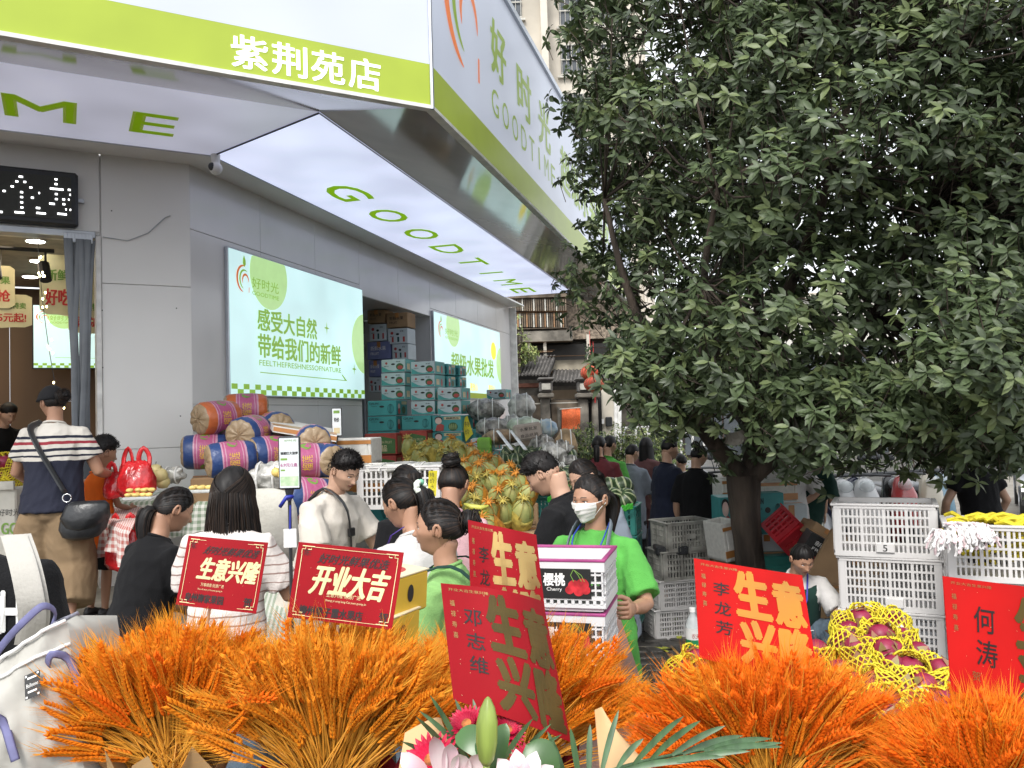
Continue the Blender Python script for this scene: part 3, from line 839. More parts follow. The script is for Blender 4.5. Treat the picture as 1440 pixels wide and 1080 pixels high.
for(x,y,dd,lab)in((831,524,17.5,'round red lantern hanging at the left edge of the leafy tree'),(836,540,17.2,'second red lantern, lower and partly behind leaves')):
 p=at(x,y,dd)
 t=thing('red_lantern',lab,'lantern',tuple(p))
 b=MB()
 for k in range(14):
  a=2*PI*k/14
  b.tube([(math.cos(a)*.23*math.sin(q),math.sin(a)*.23*math.sin(q),.17*math.cos(q))for q in[PI*(.08+.84*i/6)for i in range(7)]],.006,3,1)
 b.ell((0,0,0),(.225,.225,.165),20,10)
 b.build('shade',[mat('red_silk',(.65,.09,.04),rough=.55,n=.2,ns=9),M_timb2],t,smooth=True)
 b=MB();b.lathe([(.08,-.19),(.08,-.15)],12);b.lathe([(.08,.15),(.08,.19)],12);b.build('cap',M_yl if 0 else M_timb2,t)
 b=MB();b.tube([(0,0,.19),(0,0,.9)],.006,4);b.tube([(0,0,-.19),(0,0,-.4)],.02,5);b.build('cord',M_red,t)
pw=thing('pale_house','pale wall with a black door phone beside a narrow dark door','house',tuple(at(855,640,19)))
b=MB();bgbox(b,846,545,868,640,19.6,3);b.build('wall',mat('pale_wall',(.6,.55,.46),rough=.85,n=.1,ns=2),pw,world=True)
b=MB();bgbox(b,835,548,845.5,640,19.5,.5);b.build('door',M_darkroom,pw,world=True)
b=MB();bgbox(b,852,586,861,600,19.5,.1,bev=.02);b.build('door_phone',M_dark,pw,world=True)
b=MB();bgbox(b,846.5,589,849.5,596,19.5,.08);b.build('switch',M_white,pw,world=True)
for x in(866,871):
 b=MB();b.tube([at(x,540,19.3),at(x,645,19.3)],.05,8);b.build('drain_pipe',M_white,pw,world=True)
sf=thing('far_shopfront','dim glazed shopfront behind white railings near the hedge','shop',tuple(at(930,640,24)))
b=MB();bgbox(b,876,500,1085,650,24,4);b.build('wall',mat('shopfront_dark',(.10,.07,.055),rough=.6,n=.3,ns=1),sf,world=True)
for i in range(7):
 b=MB();bgbox(b,880+i*28,570,903+i*28,640,23.9,.08);b.build('window',M_wdark,sf,world=True)
b=MB();bgbox(b,874,556,1085,566,23.6,.5);b.build('awning',M_bar,sf,world=True)
rl=thing('railing','thin white metal railing behind the hedge','railing',tuple(at(930,640,18)))
b=MB();b.tube([at(876,602,18),at(1000,597,18)],.03,6);b.tube([at(876,612,18),at(1000,607,18)],.02,6);b.build('rail',M_white,rl,world=True)
for i in range(8):
 b=MB();b.tube([at(878+i*16,601,18),at(878+i*16,640,18)],.025,6);b.build('post',M_white,rl,world=True)
def leaf_tmpl(seg=3,wid=.185,droop=.22,fold=.25):
 v,f=[],[]
 prof=[0.06,.85,1.0,.75,0.04]if seg==4 else[0.1,1.0,.9,0.06]
 for i in range(seg+1):
  t=i/seg;w=prof[i]*wid;z=-droop*t*t
  v+=[(-w,t,z+fold*w),(0,t,z),(w,t,z+fold*w)]
 for i in range(seg):
  a=i*3
  f+=[(a,a+1,a+4,a+3),(a+1,a+2,a+5,a+4)]
 return np.array(v),np.array(f)
def leaf_cloud(name,origins,dirs,ups,sizes,mats,parent=None,tmpl=None,kind='stuff',midx=None):
 T,F=tmpl if tmpl is not None else leaf_tmpl()
 n=len(origins)
 D_=dirs/np.linalg.norm(dirs,axis=1)[:,None]
 S=np.cross(D_,ups);S/=(np.linalg.norm(S,axis=1)[:,None]+1e-9)
 Uv=np.cross(S,D_)
 V=origins[:,None,:]+sizes[:,None,None]*(T[None,:,0,None]*S[:,None,:]+T[None,:,1,None]*D_[:,None,:]+T[None,:,2,None]*Uv[:,None,:])
 nv=len(T);V=V.reshape(-1,3)
 Fa=(F[None]+(np.arange(n)*nv)[:,None,None]).reshape(-1,4)
 me=bpy.data.meshes.new(name)
 me.vertices.add(len(V));me.vertices.foreach_set('co',V.astype(np.float32).ravel())
 me.loops.add(Fa.size);me.loops.foreach_set('vertex_index',Fa.astype(np.int32).ravel())
 me.polygons.add(len(Fa));me.polygons.foreach_set('loop_start',np.arange(0,Fa.size,4,dtype=np.int32))
 me.polygons.foreach_set('use_smooth',np.ones(len(Fa),bool))
 for m in mats:me.materials.append(m)
 if midx is not None:me.polygons.foreach_set('material_index',np.repeat(midx,len(F)).astype(np.int32))
 me.update(calc_edges=True)
 o=link(name,me,parent)
 if kind:o['kind']=kind
 return o
def rosettes(P,A,k,size,rng,spread=(50,105),jit=.25):
 """leaf origins, directions, ups for rosettes at P with axes A"""
 n=len(P)
 h=np.where(np.abs(A[:,2:3])<.9,np.array([[0,0,1.]]),np.array([[1.,0,0]]))
 X=np.cross(A,h);X/=np.linalg.norm(X,axis=1)[:,None];Yv=np.cross(A,X)
 O,Dd,Uu,S=[],[],[],[]
 for i in range(k):
  ph=2*PI*i*.382*1.0+rng.uniform(0,.5,n)+rng.uniform(0,6.28)
  th=np.radians(spread[0]+(spread[1]-spread[0])*(1-i/k)+rng.normal(0,9,n))
  d=A*np.cos(th)[:,None]+(X*np.cos(ph)[:,None]+Yv*np.sin(ph)[:,None])*np.sin(th)[:,None]
  d[:,2]-=.18
  d+=rng.normal(0,jit*.3,(n,3))
  O.append(P-A*size*(.25*(1-i/k)));Dd.append(d);Uu.append(A+rng.normal(0,.15,(n,3)))
  S.append(size*rng.uniform(.7,1.12,n)*(1-.25*i/k))
 return np.concatenate(O),np.concatenate(Dd),np.concatenate(Uu),np.concatenate(S)
M_leaf=mat('glossy_leaf',(.098,.138,.060),rough=.44,n=.3,ns=5,spec=.42,tl=.25)
M_leaf2=mat('young_leaf',(.165,.21,.085),rough=.44,n=.2,ns=5,spec=.42,tl=.25)
M_leaf3=mat('old_leaf',(.068,.095,.045),rough=.42,n=.2,ns=5,spec=.42,tl=.22)
M_bark=mat('dark_bark',(.075,.056,.042),rough=.9,n=.45,ns=6,bump=.9,bs=30,stretch=(1,1,.25),det=6)
TB_=at(1050,760,6.9);TB_.z=gz(TB_.x,TB_.y)-.05
tree=thing('osmanthus_tree','big leafy evergreen tree with forked dark trunk filling the right half','tree',tuple(TB_))
def toL(p):return Vector(p)-TB_
fork=at(1048,668,6.9)
def bark_tube(mb,pts,rad,n=14):
 mb.tube(pts,rad,n)
b=MB()
tr=[]
for i in range(15):
 t=i/14;p=TB_.lerp(fork,t)+Vector((.03*math.sin(t*5),.02*math.cos(t*4),0))
 tr.append(p)
bark_tube(b,tr,[.2,.155,.14,.133,.128,.125,.123,.122,.121,.121,.123,.126,.13,.135,.14],18)
bs_=MB();nn_=36;rows_t=60;vv_=[]
for j in range(rows_t+1):
 s_=j/rows_t*14;i0=min(13,int(s_));fr_t=s_-i0;c_=tr[i0].lerp(tr[i0+1],fr_t);rl=[.2,.155,.14,.133,.128,.125,.123,.122,.121,.121,.123,.126,.13,.135,.14];r_=rl[i0]*(1-fr_t)+rl[i0+1]*fr_t
 for i in range(nn_):
  a_=2*PI*i/nn_;q_=Vector((math.cos(a_),math.sin(a_),0))
  w_=noise.noise(Vector((q_.x*5,q_.y*5,c_.z*1.6)))*.012+abs(noise.noise(Vector((q_.x*14,q_.y*14,c_.z*3.5))))*-.012
  vv_.append(c_+q_*(r_*(1+.07*math.sin(a_*3+c_.z))+w_))
bs_.add(vv_,[(j*nn_+i,j*nn_+(i+1)%nn_,(j+1)*nn_+(i+1)%nn_,(j+1)*nn_+i)for j in range(rows_t)for i in range(nn_)])
b=bs_
tk=b.build('trunk',M_bark,tree,smooth='all',world=True)
limbs=[[(1048,672,6.9),(1018,640,6.85),(985,600,6.7),(930,520,6.5),(880,400,6.4),(850,280,6.5)],[(1052,672,6.9),(1062,610,7.0),(1070,500,7.2),(1060,350,7.3),(1030,180,7.4),(1010,20,7.5)],[(1055,672,6.9),(1100,630,6.8),(1150,560,6.6),(1230,440,6.3),(1300,300,6.2)],[(1050,665,6.9),(1110,600,7.2),(1220,520,7.8),(1340,440,8.4)],[(1060,610,7.0),(1010,500,6.2),(990,400,5.7),(1010,260,5.3)],[(1150,560,6.6),(1200,560,5.8),(1290,540,5.3),(1380,500,5.0)],[(1070,500,7.2),(1120,380,6.4),(1170,240,5.8),(1210,60,5.6)],[(1060,610,7.0),(1000,540,7.8),(940,470,8.6)]]
lr=[.085,.085,.09,.075,.06,.05,.06,.05]
for L_,r in zip(limbs,lr):
 pts=[at(*q)for q in L_]
 sm=[]
 for i in range(len(pts)-1):
  for k in range(4):
   t=k/4
   p_1=pts[max(0,i-1)];p0=pts[i];p1=pts[i+1];p2=pts[min(len(pts)-1,i+2)]
   sm.append(.5*((2*p0)+(p1-p_1)*t+(2*p_1-5*p0+4*p1-p2)*t*t+(3*p0-p_1-3*p1+p2)*t**3))
 sm.append(pts[-1])
 b=MB();bark_tube(b,sm,[r*(1-.8*i/(len(sm)-1))for i in range(len(sm))],10)
 b.build('branch',M_bark,tree,smooth='all',world=True)
b=MB()
p=at(1032,618,6.2)
b.grid(lambda u,v:(p.x+(u-.5)*.16+.02*math.sin(v*4),p.y+.03*math.sin(u*6),p.z+(v-.5)*.1+.05*abs(u-.5)),6,4)
tag(b.build('torn_paper',mat('torn_paper',(.3,.28,.24),rough=.8)),'torn scrap of pale paper caught in the tree fork','paper')
TC=Vector((3.05,7.15,4.55));TR=Vector((2.68,2.65,3.35))
def canopy_pts():
 cen=[]
 tries=0
 while len(cen)<760 and tries<90000:
  tries+=1
  d=rng.normal(0,1,3);d/=np.linalg.norm(d)
  rr=rng.uniform(.62,1.0)if rng.random()<.75 else rng.uniform(.25,.62)
  k=(abs(d[0])**3+abs(d[1])**3+abs(d[2])**3)**(-1/3)
  k=1+(k-1)*(.75 if d[2]<0 else .3)
  p=np.array([TC.x+d[0]*TR.x*rr*k,TC.y+d[1]*TR.y*rr*k,TC.z+d[2]*TR.z*rr*k])
  if p[2]<1.8+.2*math.sin(p[0]*2.1):continue
  if p[2]<3.0 and p[0]<TC.x-TR.x*(.5+.22*(p[2]-1.6)):continue
  if p[2]>6.6:continue
  if d[1]>.35 and rng.random()<.55:continue
  if any(np.linalg.norm(p-c)<.20 for c,_,_ in cen):continue
  cen.append((p,d,rr))
 return cen
cen=canopy_pts()
def low_clump(x,y,d):
 p=np.array(at(x,y,d));cen.append((p,np.array([.1,-.6,-.3]),.9))
for _ in range(75):xq=rng.uniform(1095,1470);low_clump(xq,rng.uniform(565,612 if xq<1310 else 655),rng.uniform(4.9,7.6))
for _ in range(9):low_clump(rng.uniform(1340,1420),rng.uniform(450,540),rng.uniform(4.5,4.9))
for _ in range(12):low_clump(rng.uniform(880,1010),rng.uniform(535,585),rng.uniform(5.6,7.2))
PP,AA=[],[]
for p,d,rr in cen:
 R_=rng.uniform(.34,.5);m=rng.integers(17,26)
 out=d*.6+np.array([0,0,.55]);out/=np.linalg.norm(out)
 for _ in range(m):
  q=rng.normal(0,1,3);q/=np.linalg.norm(q)
  if q@out<-.25:q=-q
  PP.append(p+q*R_*rng.uniform(.55,1.0)*np.array([1,1,.8]))
  a=q*.8+out*.5+np.array([0,0,.35])+rng.normal(0,.2,3)
  AA.append(a/np.linalg.norm(a))
PP=np.array(PP);AA=np.array(AA)
keep=PP[:,2]>1.45
PP,AA=PP[keep],AA[keep]
ox_=np.array([[(Vector(p)-CAM).dot(c_r)/(Vector(p)-CAM).dot(c_f)*F_PX+720,540-(Vector(p)-CAM).dot(c_u)/(Vector(p)-CAM).dot(c_f)*F_PX]if p[1]>1 else[2000,0]for p in PP])
lim_=np.interp(ox_[:,1],[-400,0,60,120,155,200,300,365,400,440,500,560,600,640],[790,790,800,800,780,812,840,815,785,785,812,860,892,985])
keep=ox_[:,0]>lim_+rng.normal(-2,20,len(PP))
PP,AA=PP[keep],AA[keep]
O_,D2,U2,S2=rosettes(PP,AA,8,.104,rng)
mi_=rng.choice([0,0,0,1,2,2],len(PP));mi_=np.tile(mi_,8)
mi_[-len(PP):]=np.where(rng.random(len(PP))<.4,1,mi_[-len(PP):])
dist=np.linalg.norm(O_-np.array([0,0,2.1]),axis=1)
inview=np.array([abs(p[0]/max(.1,p[1]))<.63 and abs((p[2]-2.1)/max(.1,p[1])-.04)<.46 for p in O_])
sel=np.argsort(dist+np.where(inview,0,100))[:300]
mask=np.ones(len(O_),bool);mask[sel]=False
crown=leaf_cloud('crown',O_[mask]-np.array(TB_),D2[mask],U2[mask],S2[mask],[M_leaf,M_leaf2,M_leaf3],tree,midx=mi_[mask])
T_,F_=leaf_tmpl(4,.185)
lmes=[]
for m in(M_leaf,M_leaf2,M_leaf3):
 q=MB();q.add([tuple(x)for x in T_],[tuple(x)for x in F_]);lmes.append(q.mesh('leaf',m,smooth='all'))
for i in sel:
 d=Vector(D2[i]).normalized();s=d.cross(Vector(U2[i])).normalized();u=s.cross(d);z=S2[i]
 M=frame(Vector(O_[i])-TB_,s,d,u)@Matrix.Scale(z,4)
 link('leaf',lmes[mi_[i]],tree,M)
b=MB()
tips=[at(*L_[j])for L_ in limbs for j in range(2,len(L_))]
for p,d,rr in cen:
 p=Vector(p);q_=(p-CAM);qx=q_.dot(c_r)/q_.dot(c_f)*F_PX+720;qy=540-q_.dot(c_u)/q_.dot(c_f)*F_PX
 if qx<np.interp(qy,[-400,0,60,120,155,200,300,365,400,440,500,560,600,640],[790,790,800,800,780,812,840,815,785,785,812,860,892,985])+15:continue
 t0=min(tips,key=lambda q:(q-p).length)
 mid=t0.lerp(p,.5)+Vector((0,0,-.12*(t0-p).length))
 b.tube([t0,mid,p],[.011,.009,.005],5)
for i in range(0,len(PP),2):
 p=Vector(PP[i]);a=Vector(AA[i]);b.tube([p-a*.2+Vector((0,0,-.03)),p],.004,3,0,cap=False)
tag(b.build('twigs',M_bark,tree,smooth='all',world=True),kind='stuff')
def shrub(name,label,cat,boxes,n,size,mats,kpr=5,stems=True,cam_only=True):
 c0=boxes[0]
 t=thing(name,label,cat,(c0[0],c0[1],c0[2]))
 P_=[]
 for(x,y,z,rx,ry,rz_)in boxes:
  d=rng.normal(0,1,(n,3));d/=np.linalg.norm(d,axis=1)[:,None]
  r=rng.uniform(.6,1.0,n)[:,None]
  P_.append(np.array([x,y,z+rz_])+d*r*np.array([rx,ry,rz_]))
 P_=np.concatenate(P_);A_=np.tile(np.array([0,-.3,1.]),(len(P_),1))+rng.normal(0,.5,(len(P_),3));A_/=np.linalg.norm(A_,axis=1)[:,None]
 o,d,u,s=rosettes(P_,A_,kpr,size,rng,(30,95))
 lm=leaf_cloud('foliage',o-np.array([c0[0],c0[1],c0[2]]),d,u,s,mats,t,midx=rng.integers(0,len(mats),len(o)))
 b=MB()
 for(x,y,z,rx,ry,rz_)in boxes:
  for i in range(10):
   a=random.uniform(-.6,.6)*rx;c=random.uniform(-.6,.6)*ry
   b.tube([(x+a*.4,y+c*.4,z),(x+a,y+c,z+rz_*1.5)],[.02,.008],5)
 b.build('stems',M_bark,t,world=True)
 return t
M_hedge=mat('hedge_leaf',(.18,.25,.07),rough=.5,n=.3,ns=8)
M_hedge2=mat('hedge_leaf_yellow',(.34,.38,.12),rough=.5,n=.2,ns=8)
M_hedge3=mat('hedge_leaf_dark',(.07,.11,.035),rough=.5,n=.2,ns=8)
bx=[]
for i in range(11):
 p=at(812+i*13,640,14.5+.1*i);bx.append((p.x,p.y,gz(p.x,p.y)+.1,.4,.5,.93+.06*math.sin(i*1.7)))
shrub('hedge','loose yellow green hedge in front of the gate and railings','hedge',bx,360,.08,[M_hedge,M_hedge2,M_hedge3])
bx=[(*at(728,530,20.5),.35,.3,.8),(*at(736,512,20.7),.5,.3,.25)]
shrub('creeper','green creeper hanging at the left end of the old tiled roof','creeper',bx,160,.09,[M_hedge,M_hedge2])
for(x,d,h,lab)in((1130,22,3.2,'dark far shrub seen between scooters and trunk'),(1290,24,3.6,'dark far shrub behind the scooters'),(1420,26,3.4,'dark far shrub above the parked car')):
 p=at(x,600,d)
 shrub('far_shrub',lab,'shrub',[(p.x,p.y,gz(p.x,p.y),2.2,1.2,h/2)],500,.2,[M_hedge3,M_leaf])
def onz(x,y,z):
 D_=ray(x,y);t=(z-CAM.z)/D_.z;return CAM+D_*t
def onU(x,y,u):
 """point of the view ray that lies u metres along wall A; returns (v, z)"""
 D_=ray(x,y);t=(u-(CAM-WC).dot(dA))/D_.dot(dA);q=CAM+D_*t-WC
 return q.dot(nA),q.z
M_teal=mat('teal_carton',(.05,.30,.30),rough=.55,n=.1,ns=4)
M_teald=mat('teal_print_dark',(.015,.07,.075),rough=.6)
M_teall=mat('teal_side',(.08,.36,.34),rough=.55,n=.12,ns=5)
M_wcart=mat('white_carton',(.52,.58,.60),rough=.55,n=.06,ns=4)
M_mred=mat('melon_red_print',(.45,.06,.05),rough=.5)
M_mgrn=mat('melon_green_print',(.03,.10,.03),rough=.5)
M_black=mat('black_print',(.012,.012,.012),rough=.5)
M_card=mat('brown_cardboard',(.33,.21,.11),rough=.85,n=.12,ns=5,bump=.05)
M_cardr=mat('red_carton_print',(.42,.06,.045),rough=.7,n=.15,ns=6)
M_cardg=mat('green_carton_print',(.07,.16,.05),rough=.7,n=.15,ns=6)
M_tape=mat('brown_tape',(.45,.2,.06),rough=.3,n=.12,ns=6)
M_skinp=mat('pale_pink_print',(.68,.5,.44),rough=.6)
M_cream=mat('cream_print',(.6,.5,.3),rough=.6)
def oval(mb,cx,cz,rx,rz,y,mi,n=20,M=None):
 mb.add([(cx+rx*math.cos(2*PI*i/n),y,cz+rz*math.sin(2*PI*i/n))for i in range(n)],[tuple(range(n))],mi,M)
def rect(mb,x0,x1,z0,z1,y,mi,M=None):mb.add([(x0,y,z0),(x1,y,z0),(x1,y,z1),(x0,y,z1)],[(0,1,2,3)],mi,M)
def carton(M,w,d,h,style,label,group=None,sidefront=None):
 t=thing('carton',label,'carton',M=M,group=group)
 e=.0015
 body={'white':M_wcart,'qilin':M_teal,'girl':M_teal,'red':M_cardr,'brown':M_card,'tealbig':M_teal,'whitebrown':M_wcart,'milk':M_wcart,'milkblue':mat('lilac_carton',(.16,.18,.34),rough=.6),'black':M_black,'kraft':M_card}[style]
 b=MB();b.box((0,0,h/2),(w-.004,d-.004,h-.004),0,bev=.006);b.build('box',body,t)
 F_=-d/2
 MS=Matrix.Translation((w/2,0,0))@Matrix.Rotation(PI/2,4,'Z')
 def part(nm,mats,fn):
  b=MB();fn(b);b.build(nm,mats,t)
 if style in('white','milk'):
  if style=='white':
   part('side_print',[M_teall,M_mred,M_cream],lambda b:(rect(b,-d/2+.004,d/2-.004,.004,h-.004,-e,0,MS),oval(b,.06,h*.4,.03,.05,-e*2,1,12,MS),rect(b,-.12,-.02,h*.2,h*.65,-e*2,2,MS)))
   part('printed_swoosh',[M_teall],lambda b:b.add([(-w/2+.01,F_-e,.01),(w/2-.01,F_-e,.01),(w/2-.01,F_-e,h*.22),(0,F_-e,h*.12),(-w*.2,F_-e,h*.2),(-w/2+.01,F_-e,h*.5)],[(0,1,2,3,4,5)]))
   part('printed_melon',[M_mgrn,M_mred],lambda b:(oval(b,w*.27,h*.42,w*.15,h*.26,F_-e*2,0),oval(b,w*.29,h*.36,w*.11,h*.15,F_-e*3,1)))
  else:
   part('printed_bottle',[M_mred,M_teald],lambda b:[rect(b,-w*.3+i*w*.28,-w*.2+i*w*.28,h*.12,h*.45,F_-e,i%2)for i in range(3)])
  part('badge',M_mred,lambda b:oval(b,-w*.28,h*.7,h*.1,h*.1,F_-e,0,8))
  part('handle_hole',M_black,lambda b:oval(b,0,h*.62,w*.085,h*.07,F_-e*2,0,14))
  part('lettering',M_black,lambda b:(put_text(b,'麒麟西瓜',-w*.38,-w*.18,h*.44,h*.52,F_-e),put_text(b,'甜蜜',w*.12,w*.3,h*.76,h*.86,F_-e)))
 elif style in('qilin','tealbig'):
  part('lettering',M_teald,lambda b:(put_text(b,'QILIN',-w*.43,-w*.12,h*.72,h*.88,F_-e,.03),put_text(b,'WATERMELON',-w*.37,-w*.17,h*.6,h*.66,F_-e,.01)))
  part('handle_hole',M_black,lambda b:oval(b,0,h*.6,w*.085,h*.07,F_-e,0,14))
  def mel(b):
   for k in range(5):
    pts=[(w*.3+(k-2)*w*.05*math.cos(a),F_-e,h*.45+h*.3*math.sin(a))for a in[PI*(-.5+j/8)for j in range(9)]]
    b.tube(pts,.0022,3)
  part('printed_melon',M_teald,mel)
  part('side_print',[M_skinp,M_mred,M_mgrn,M_cream],lambda b:(oval(b,-d*.28,h*.6,d*.1,h*.18,-e,0,12,MS),oval(b,-d*.28,h*.28,d*.1,h*.2,-e*2,1,12,MS),oval(b,d*.12,h*.35,d*.16,h*.26,-e,2,14,MS),rect(b,-d*.05,d*.4,h*.72,h*.92,-e,3,MS)))
 elif style=='girl':
  def pic(b):
   rect(b,-w*.1,w*.46,h*.74,h*.92,F_-e,3)
   oval(b,-w*.28,h*.68,w*.11,h*.2,F_-e*3,0);oval(b,-w*.28,h*.78,w*.13,h*.18,F_-e*2,4)
   b.add([(-w*.4,F_-e*2,h*.06),(-w*.12,F_-e*2,h*.06),(-w*.1,F_-e*2,h*.4),(-w*.2,F_-e*2,h*.5),(-w*.34,F_-e*2,h*.42)],[(0,1,2,3,4)],1)
   oval(b,w*.2,h*.3,w*.16,h*.26,F_-e,2)
  part('printed_picture',[M_skinp,M_mred,M_mgrn,M_cream,M_black],pic)
  part('lettering',M_black,lambda b:put_text(b,'麒麟西瓜',-w*.02,w*.4,h*.77,h*.89,F_-e*2,.02))
  def st_(b):
   for k in range(4):oval(b,w*(.1+.066*k),h*.3,w*.012,h*.2,F_-e*2,0,8)
  part('printed_stripes',mat('melon_pale_print',(.42,.48,.2),rough=.6),st_)
 elif style=='red':
  part('printed_band',M_cardg,lambda b:b.add([(-w*.38,F_-e,h*.05),(w*.46,F_-e,h*.05),(w*.46,F_-e,h*.72),(0,F_-e,h*.86),(-w*.3,F_-e,h*.7)],[(0,1,2,3,4)]))
  part('lettering',M_cream,lambda b:(put_text(b,'精品',-w*.02,w*.2,h*.15,h*.45,F_-e*2,.02),put_text(b,'FRESH FRUIT',-w*.1,w*.36,h*.52,h*.64,F_-e*2)))
  part('side_print',[M_card,M_black],lambda b:(rect(b,-d*.42,d*.42,h*.08,h*.86,-e,0,MS),oval(b,0,h*.5,.018,.02,-e*2,1,10,MS)))
 elif style in('brown','kraft','black','milkblue','whitebrown'):
  part('tape',M_tape,lambda b:(b.box((0,0,h+.0005),(w*.999,.055,.002)),b.box((0,F_-.0005,h*.82),(.055,.002,h*.34))))
  if style in('black','milkblue','brown'):
   part('lettering',M_white if style!='brown' else M_black,lambda b:(put_text(b,'新鲜水果',-w*.35,w*.3,h*.5,h*.75,F_-e),put_text(b,'FRUIT',-w*.35,0,h*.25,h*.4,F_-e)))
 return t
def MA(v,u,z,w=0,rz=0):
 """frame of a carton standing square to wall A: its face looks back along the wall"""
 p=WC+dA*u+nA*v
 return frame((p.x,p.y,z),nA,dA,(0,0,1))@Matrix.Rotation(rz,4,'Z')
G_BOX='fruit cartons stacked against the shop wall'
def sbox(x0,y0,x1,y1,u,style,label,dep=.34,jit=0):
 v0,z0=onU(x0,y1,u);v1,_=onU(x1,y1,u);_,z1=onU(x0,y0,u)
 w,h=v1-v0,z1-z0
 return carton(MA((v0+v1)/2,u+dep/2,z0,rz=random.uniform(-.02,.02)),w,dep,h,style,label,G_BOX)
B_=[(517,564,558,585.5,3.0,'qilin','teal carton on top of the left stack of three by the window'),(517,586,558,607,3.0,'qilin','teal carton in the middle of the left stack of three'),(517,607.5,558,628,3.0,'qilin','teal carton at the bottom of the left stack of three'),(536,506,570,524.5,3.5,'white','white melon carton topmost at the left, in front of the window'),(536,525,570,543.5,3.5,'white','white melon carton directly under the topmost left one'),(536,544,570,563,3.5,'white','white melon carton third from top, half behind teal cartons'),(578,509,612,527.5,3.3,'white','white melon carton at the very top of the middle column'),(578,528,612,545.5,3.3,'white','white melon carton second from top of the middle column'),(578,546,612,564,3.2,'white','white melon carton third from top of the middle column'),(578,564.5,612,584,3.2,'white','white melon carton lowest of the middle column'),(615,546,649,563.5,3.15,'white','white melon carton at top of the column below the far screen'),(615,564,649,583.5,3.15,'white','white melon carton second in the column below the far screen'),(565,585,607,605,3.0,'qilin','teal carton with melon outline above the red fruit cartons'),(565,605.5,607,626,3.0,'qilin','teal carton half hidden behind the red fruit cartons'),(608,585,650,607.5,2.9,'girl','teal carton printed with a red figure and banner, upper one'),(608,608,650,630,2.9,'girl','teal carton printed with a red figure and banner, lower one'),(513,610,558,640,2.6,'red','red and green fruit carton leftmost under the teal stack'),(514,641,558,668,2.6,'red','red fruit carton at the base of the left stack'),(562,606,601,636,2.75,'red','red and green fruit carton beside the leftmost one'),(562,637,601,664,2.75,'red','red fruit carton behind the orange netted melons'),(652,604,676,618,3.0,'qilin','small teal carton behind the yellow tag'),(664,616,694,634,2.7,'white','white and teal carton with a lime bucket in front'),(650,632,664,652,2.7,'tealbig','narrow teal carton beside the lime bucket'),(662,648,706,668,2.5,'girl','wide teal carton under the lime bucket'),(664,635,694,647,2.7,'white','white carton directly under the one behind the bucket'),]
for q in B_:sbox(*q)
for(x0,y0,x1,y1,u,st_,lab)in[(613,512,630,528,3.7,'tealbig','teal carton end showing at top right of the middle column'),(613,529,630,545,3.7,'tealbig','teal carton end below the top right one'),(630,514,646,529,4.1,'tealbig','dark teal carton end in front of the far screen, upper'),(630,530,646,545,4.1,'tealbig','dark teal carton end in front of the far screen, lower'),(650,585,664,603,3.5,'tealbig','teal carton end beside the wrapped bundles, upper'),(664,582,681,598,3.6,'tealbig','teal carton end next to the grey wrapped bundle'),(664,599,681,613,3.6,'tealbig','teal carton end under the grey wrapped bundle'),(684,548,711,562,4.6,'white','white carton lying alone on the wrapped bundles')]:
 sbox(x0,y0,x1,y1,u,st_,lab,.3)
for i,(x0,y0,x1,y1,st_)in enumerate([(517,456,542,480,'milk'),(543,462,572,484,'milk'),(514,481,548,506,'milkblue'),(549,484,573,506,'milk'),(516,507,536,530,'milkblue'),(516,531,536,552,'milk'),(514,436,540,455,'brown'),(541,440,572,461,'brown')]):
 lab=['white drink cartons','white drink cartons with a red bottle print','lilac drink carton','white gift carton with one red bottle print','lilac carton low','white bottle carton low','brown carton top left','brown carton top right'][i]+' inside the shop window, %s row'%['upper','upper','middle','middle','lower','lower','top','top'][i]
 v0,z0=onU(x0,y1,4.6);v1,_=onU(x1,y1,4.6);_,z1=onU(x0,y0,4.6)
 t=carton(MA((v0+v1)/2,4.8,z0),v1-v0-.01,.3,z1-z0,st_,lab,'stock behind the shop window')
for i,(v,u,z0,z1)in enumerate([(.25,3.25,.8,1.58),(.72,3.25,.8,1.55),(1.15,3.15,.8,1.45)]):
 carton(MA(v,u,z0),.44,.36,z1-z0,'tealbig',['teal carton on the terrace under the left stack','teal carton on the terrace under the middle stack','teal carton on the terrace under the right stack'][i],G_BOX)
M_wrap=mat('grey_plastic_wrap',(.30,.29,.26),rough=.22,n=.45,ns=14,bump=.9,bs=22,spec=.7,det=6)
M_wrapw=mat('white_plastic_wrap',(.55,.54,.5),rough=.25,n=.35,ns=10,bump=.8,bs=20,spec=.7,det=5)
def lump(name,label,cat,p,r,m,seed,rz=0,group=None,amp=.16):
 t=thing(name,label,cat,tuple(p),rz,group)
 b=MB();b.ell((0,0,0),r,28,18)
 b.v=[tuple(Vector(v)*(1+amp*noise.noise(Vector(v)*5/max(r)*.5+Vector((seed,0,0)))+.05*noise.noise(Vector(v)*30+Vector((seed,3,0)))))for v in b.v]
 b.build('wrap',m,t,smooth='all')
 b=MB()
 for k in range(2):b.tube([(r[0]*(-.4+.8*k)*1,r[1]*1.03*math.cos(a),r[2]*1.03*math.sin(a))for a in[2*PI*j/20 for j in range(21)]],.006,4)
 b.build('binding',M_white,t)
 return t
lump('wrapped_bundle','grey plastic wrapped bundle below the far screen','bundle',at(683,577,9.9),(.22,.18,.14),M_wrap,1)
lump('wrapped_bundle','round pale plastic wrapped bundle at right end of the pile','bundle',at(733,573,9.8),(.17,.16,.17),M_wrapw,4)
lump('wrapped_bundle','long grey wrapped bundle lying above the white sack','bundle',at(692,601,9.4),(.2,.16,.11),M_wrap,7)
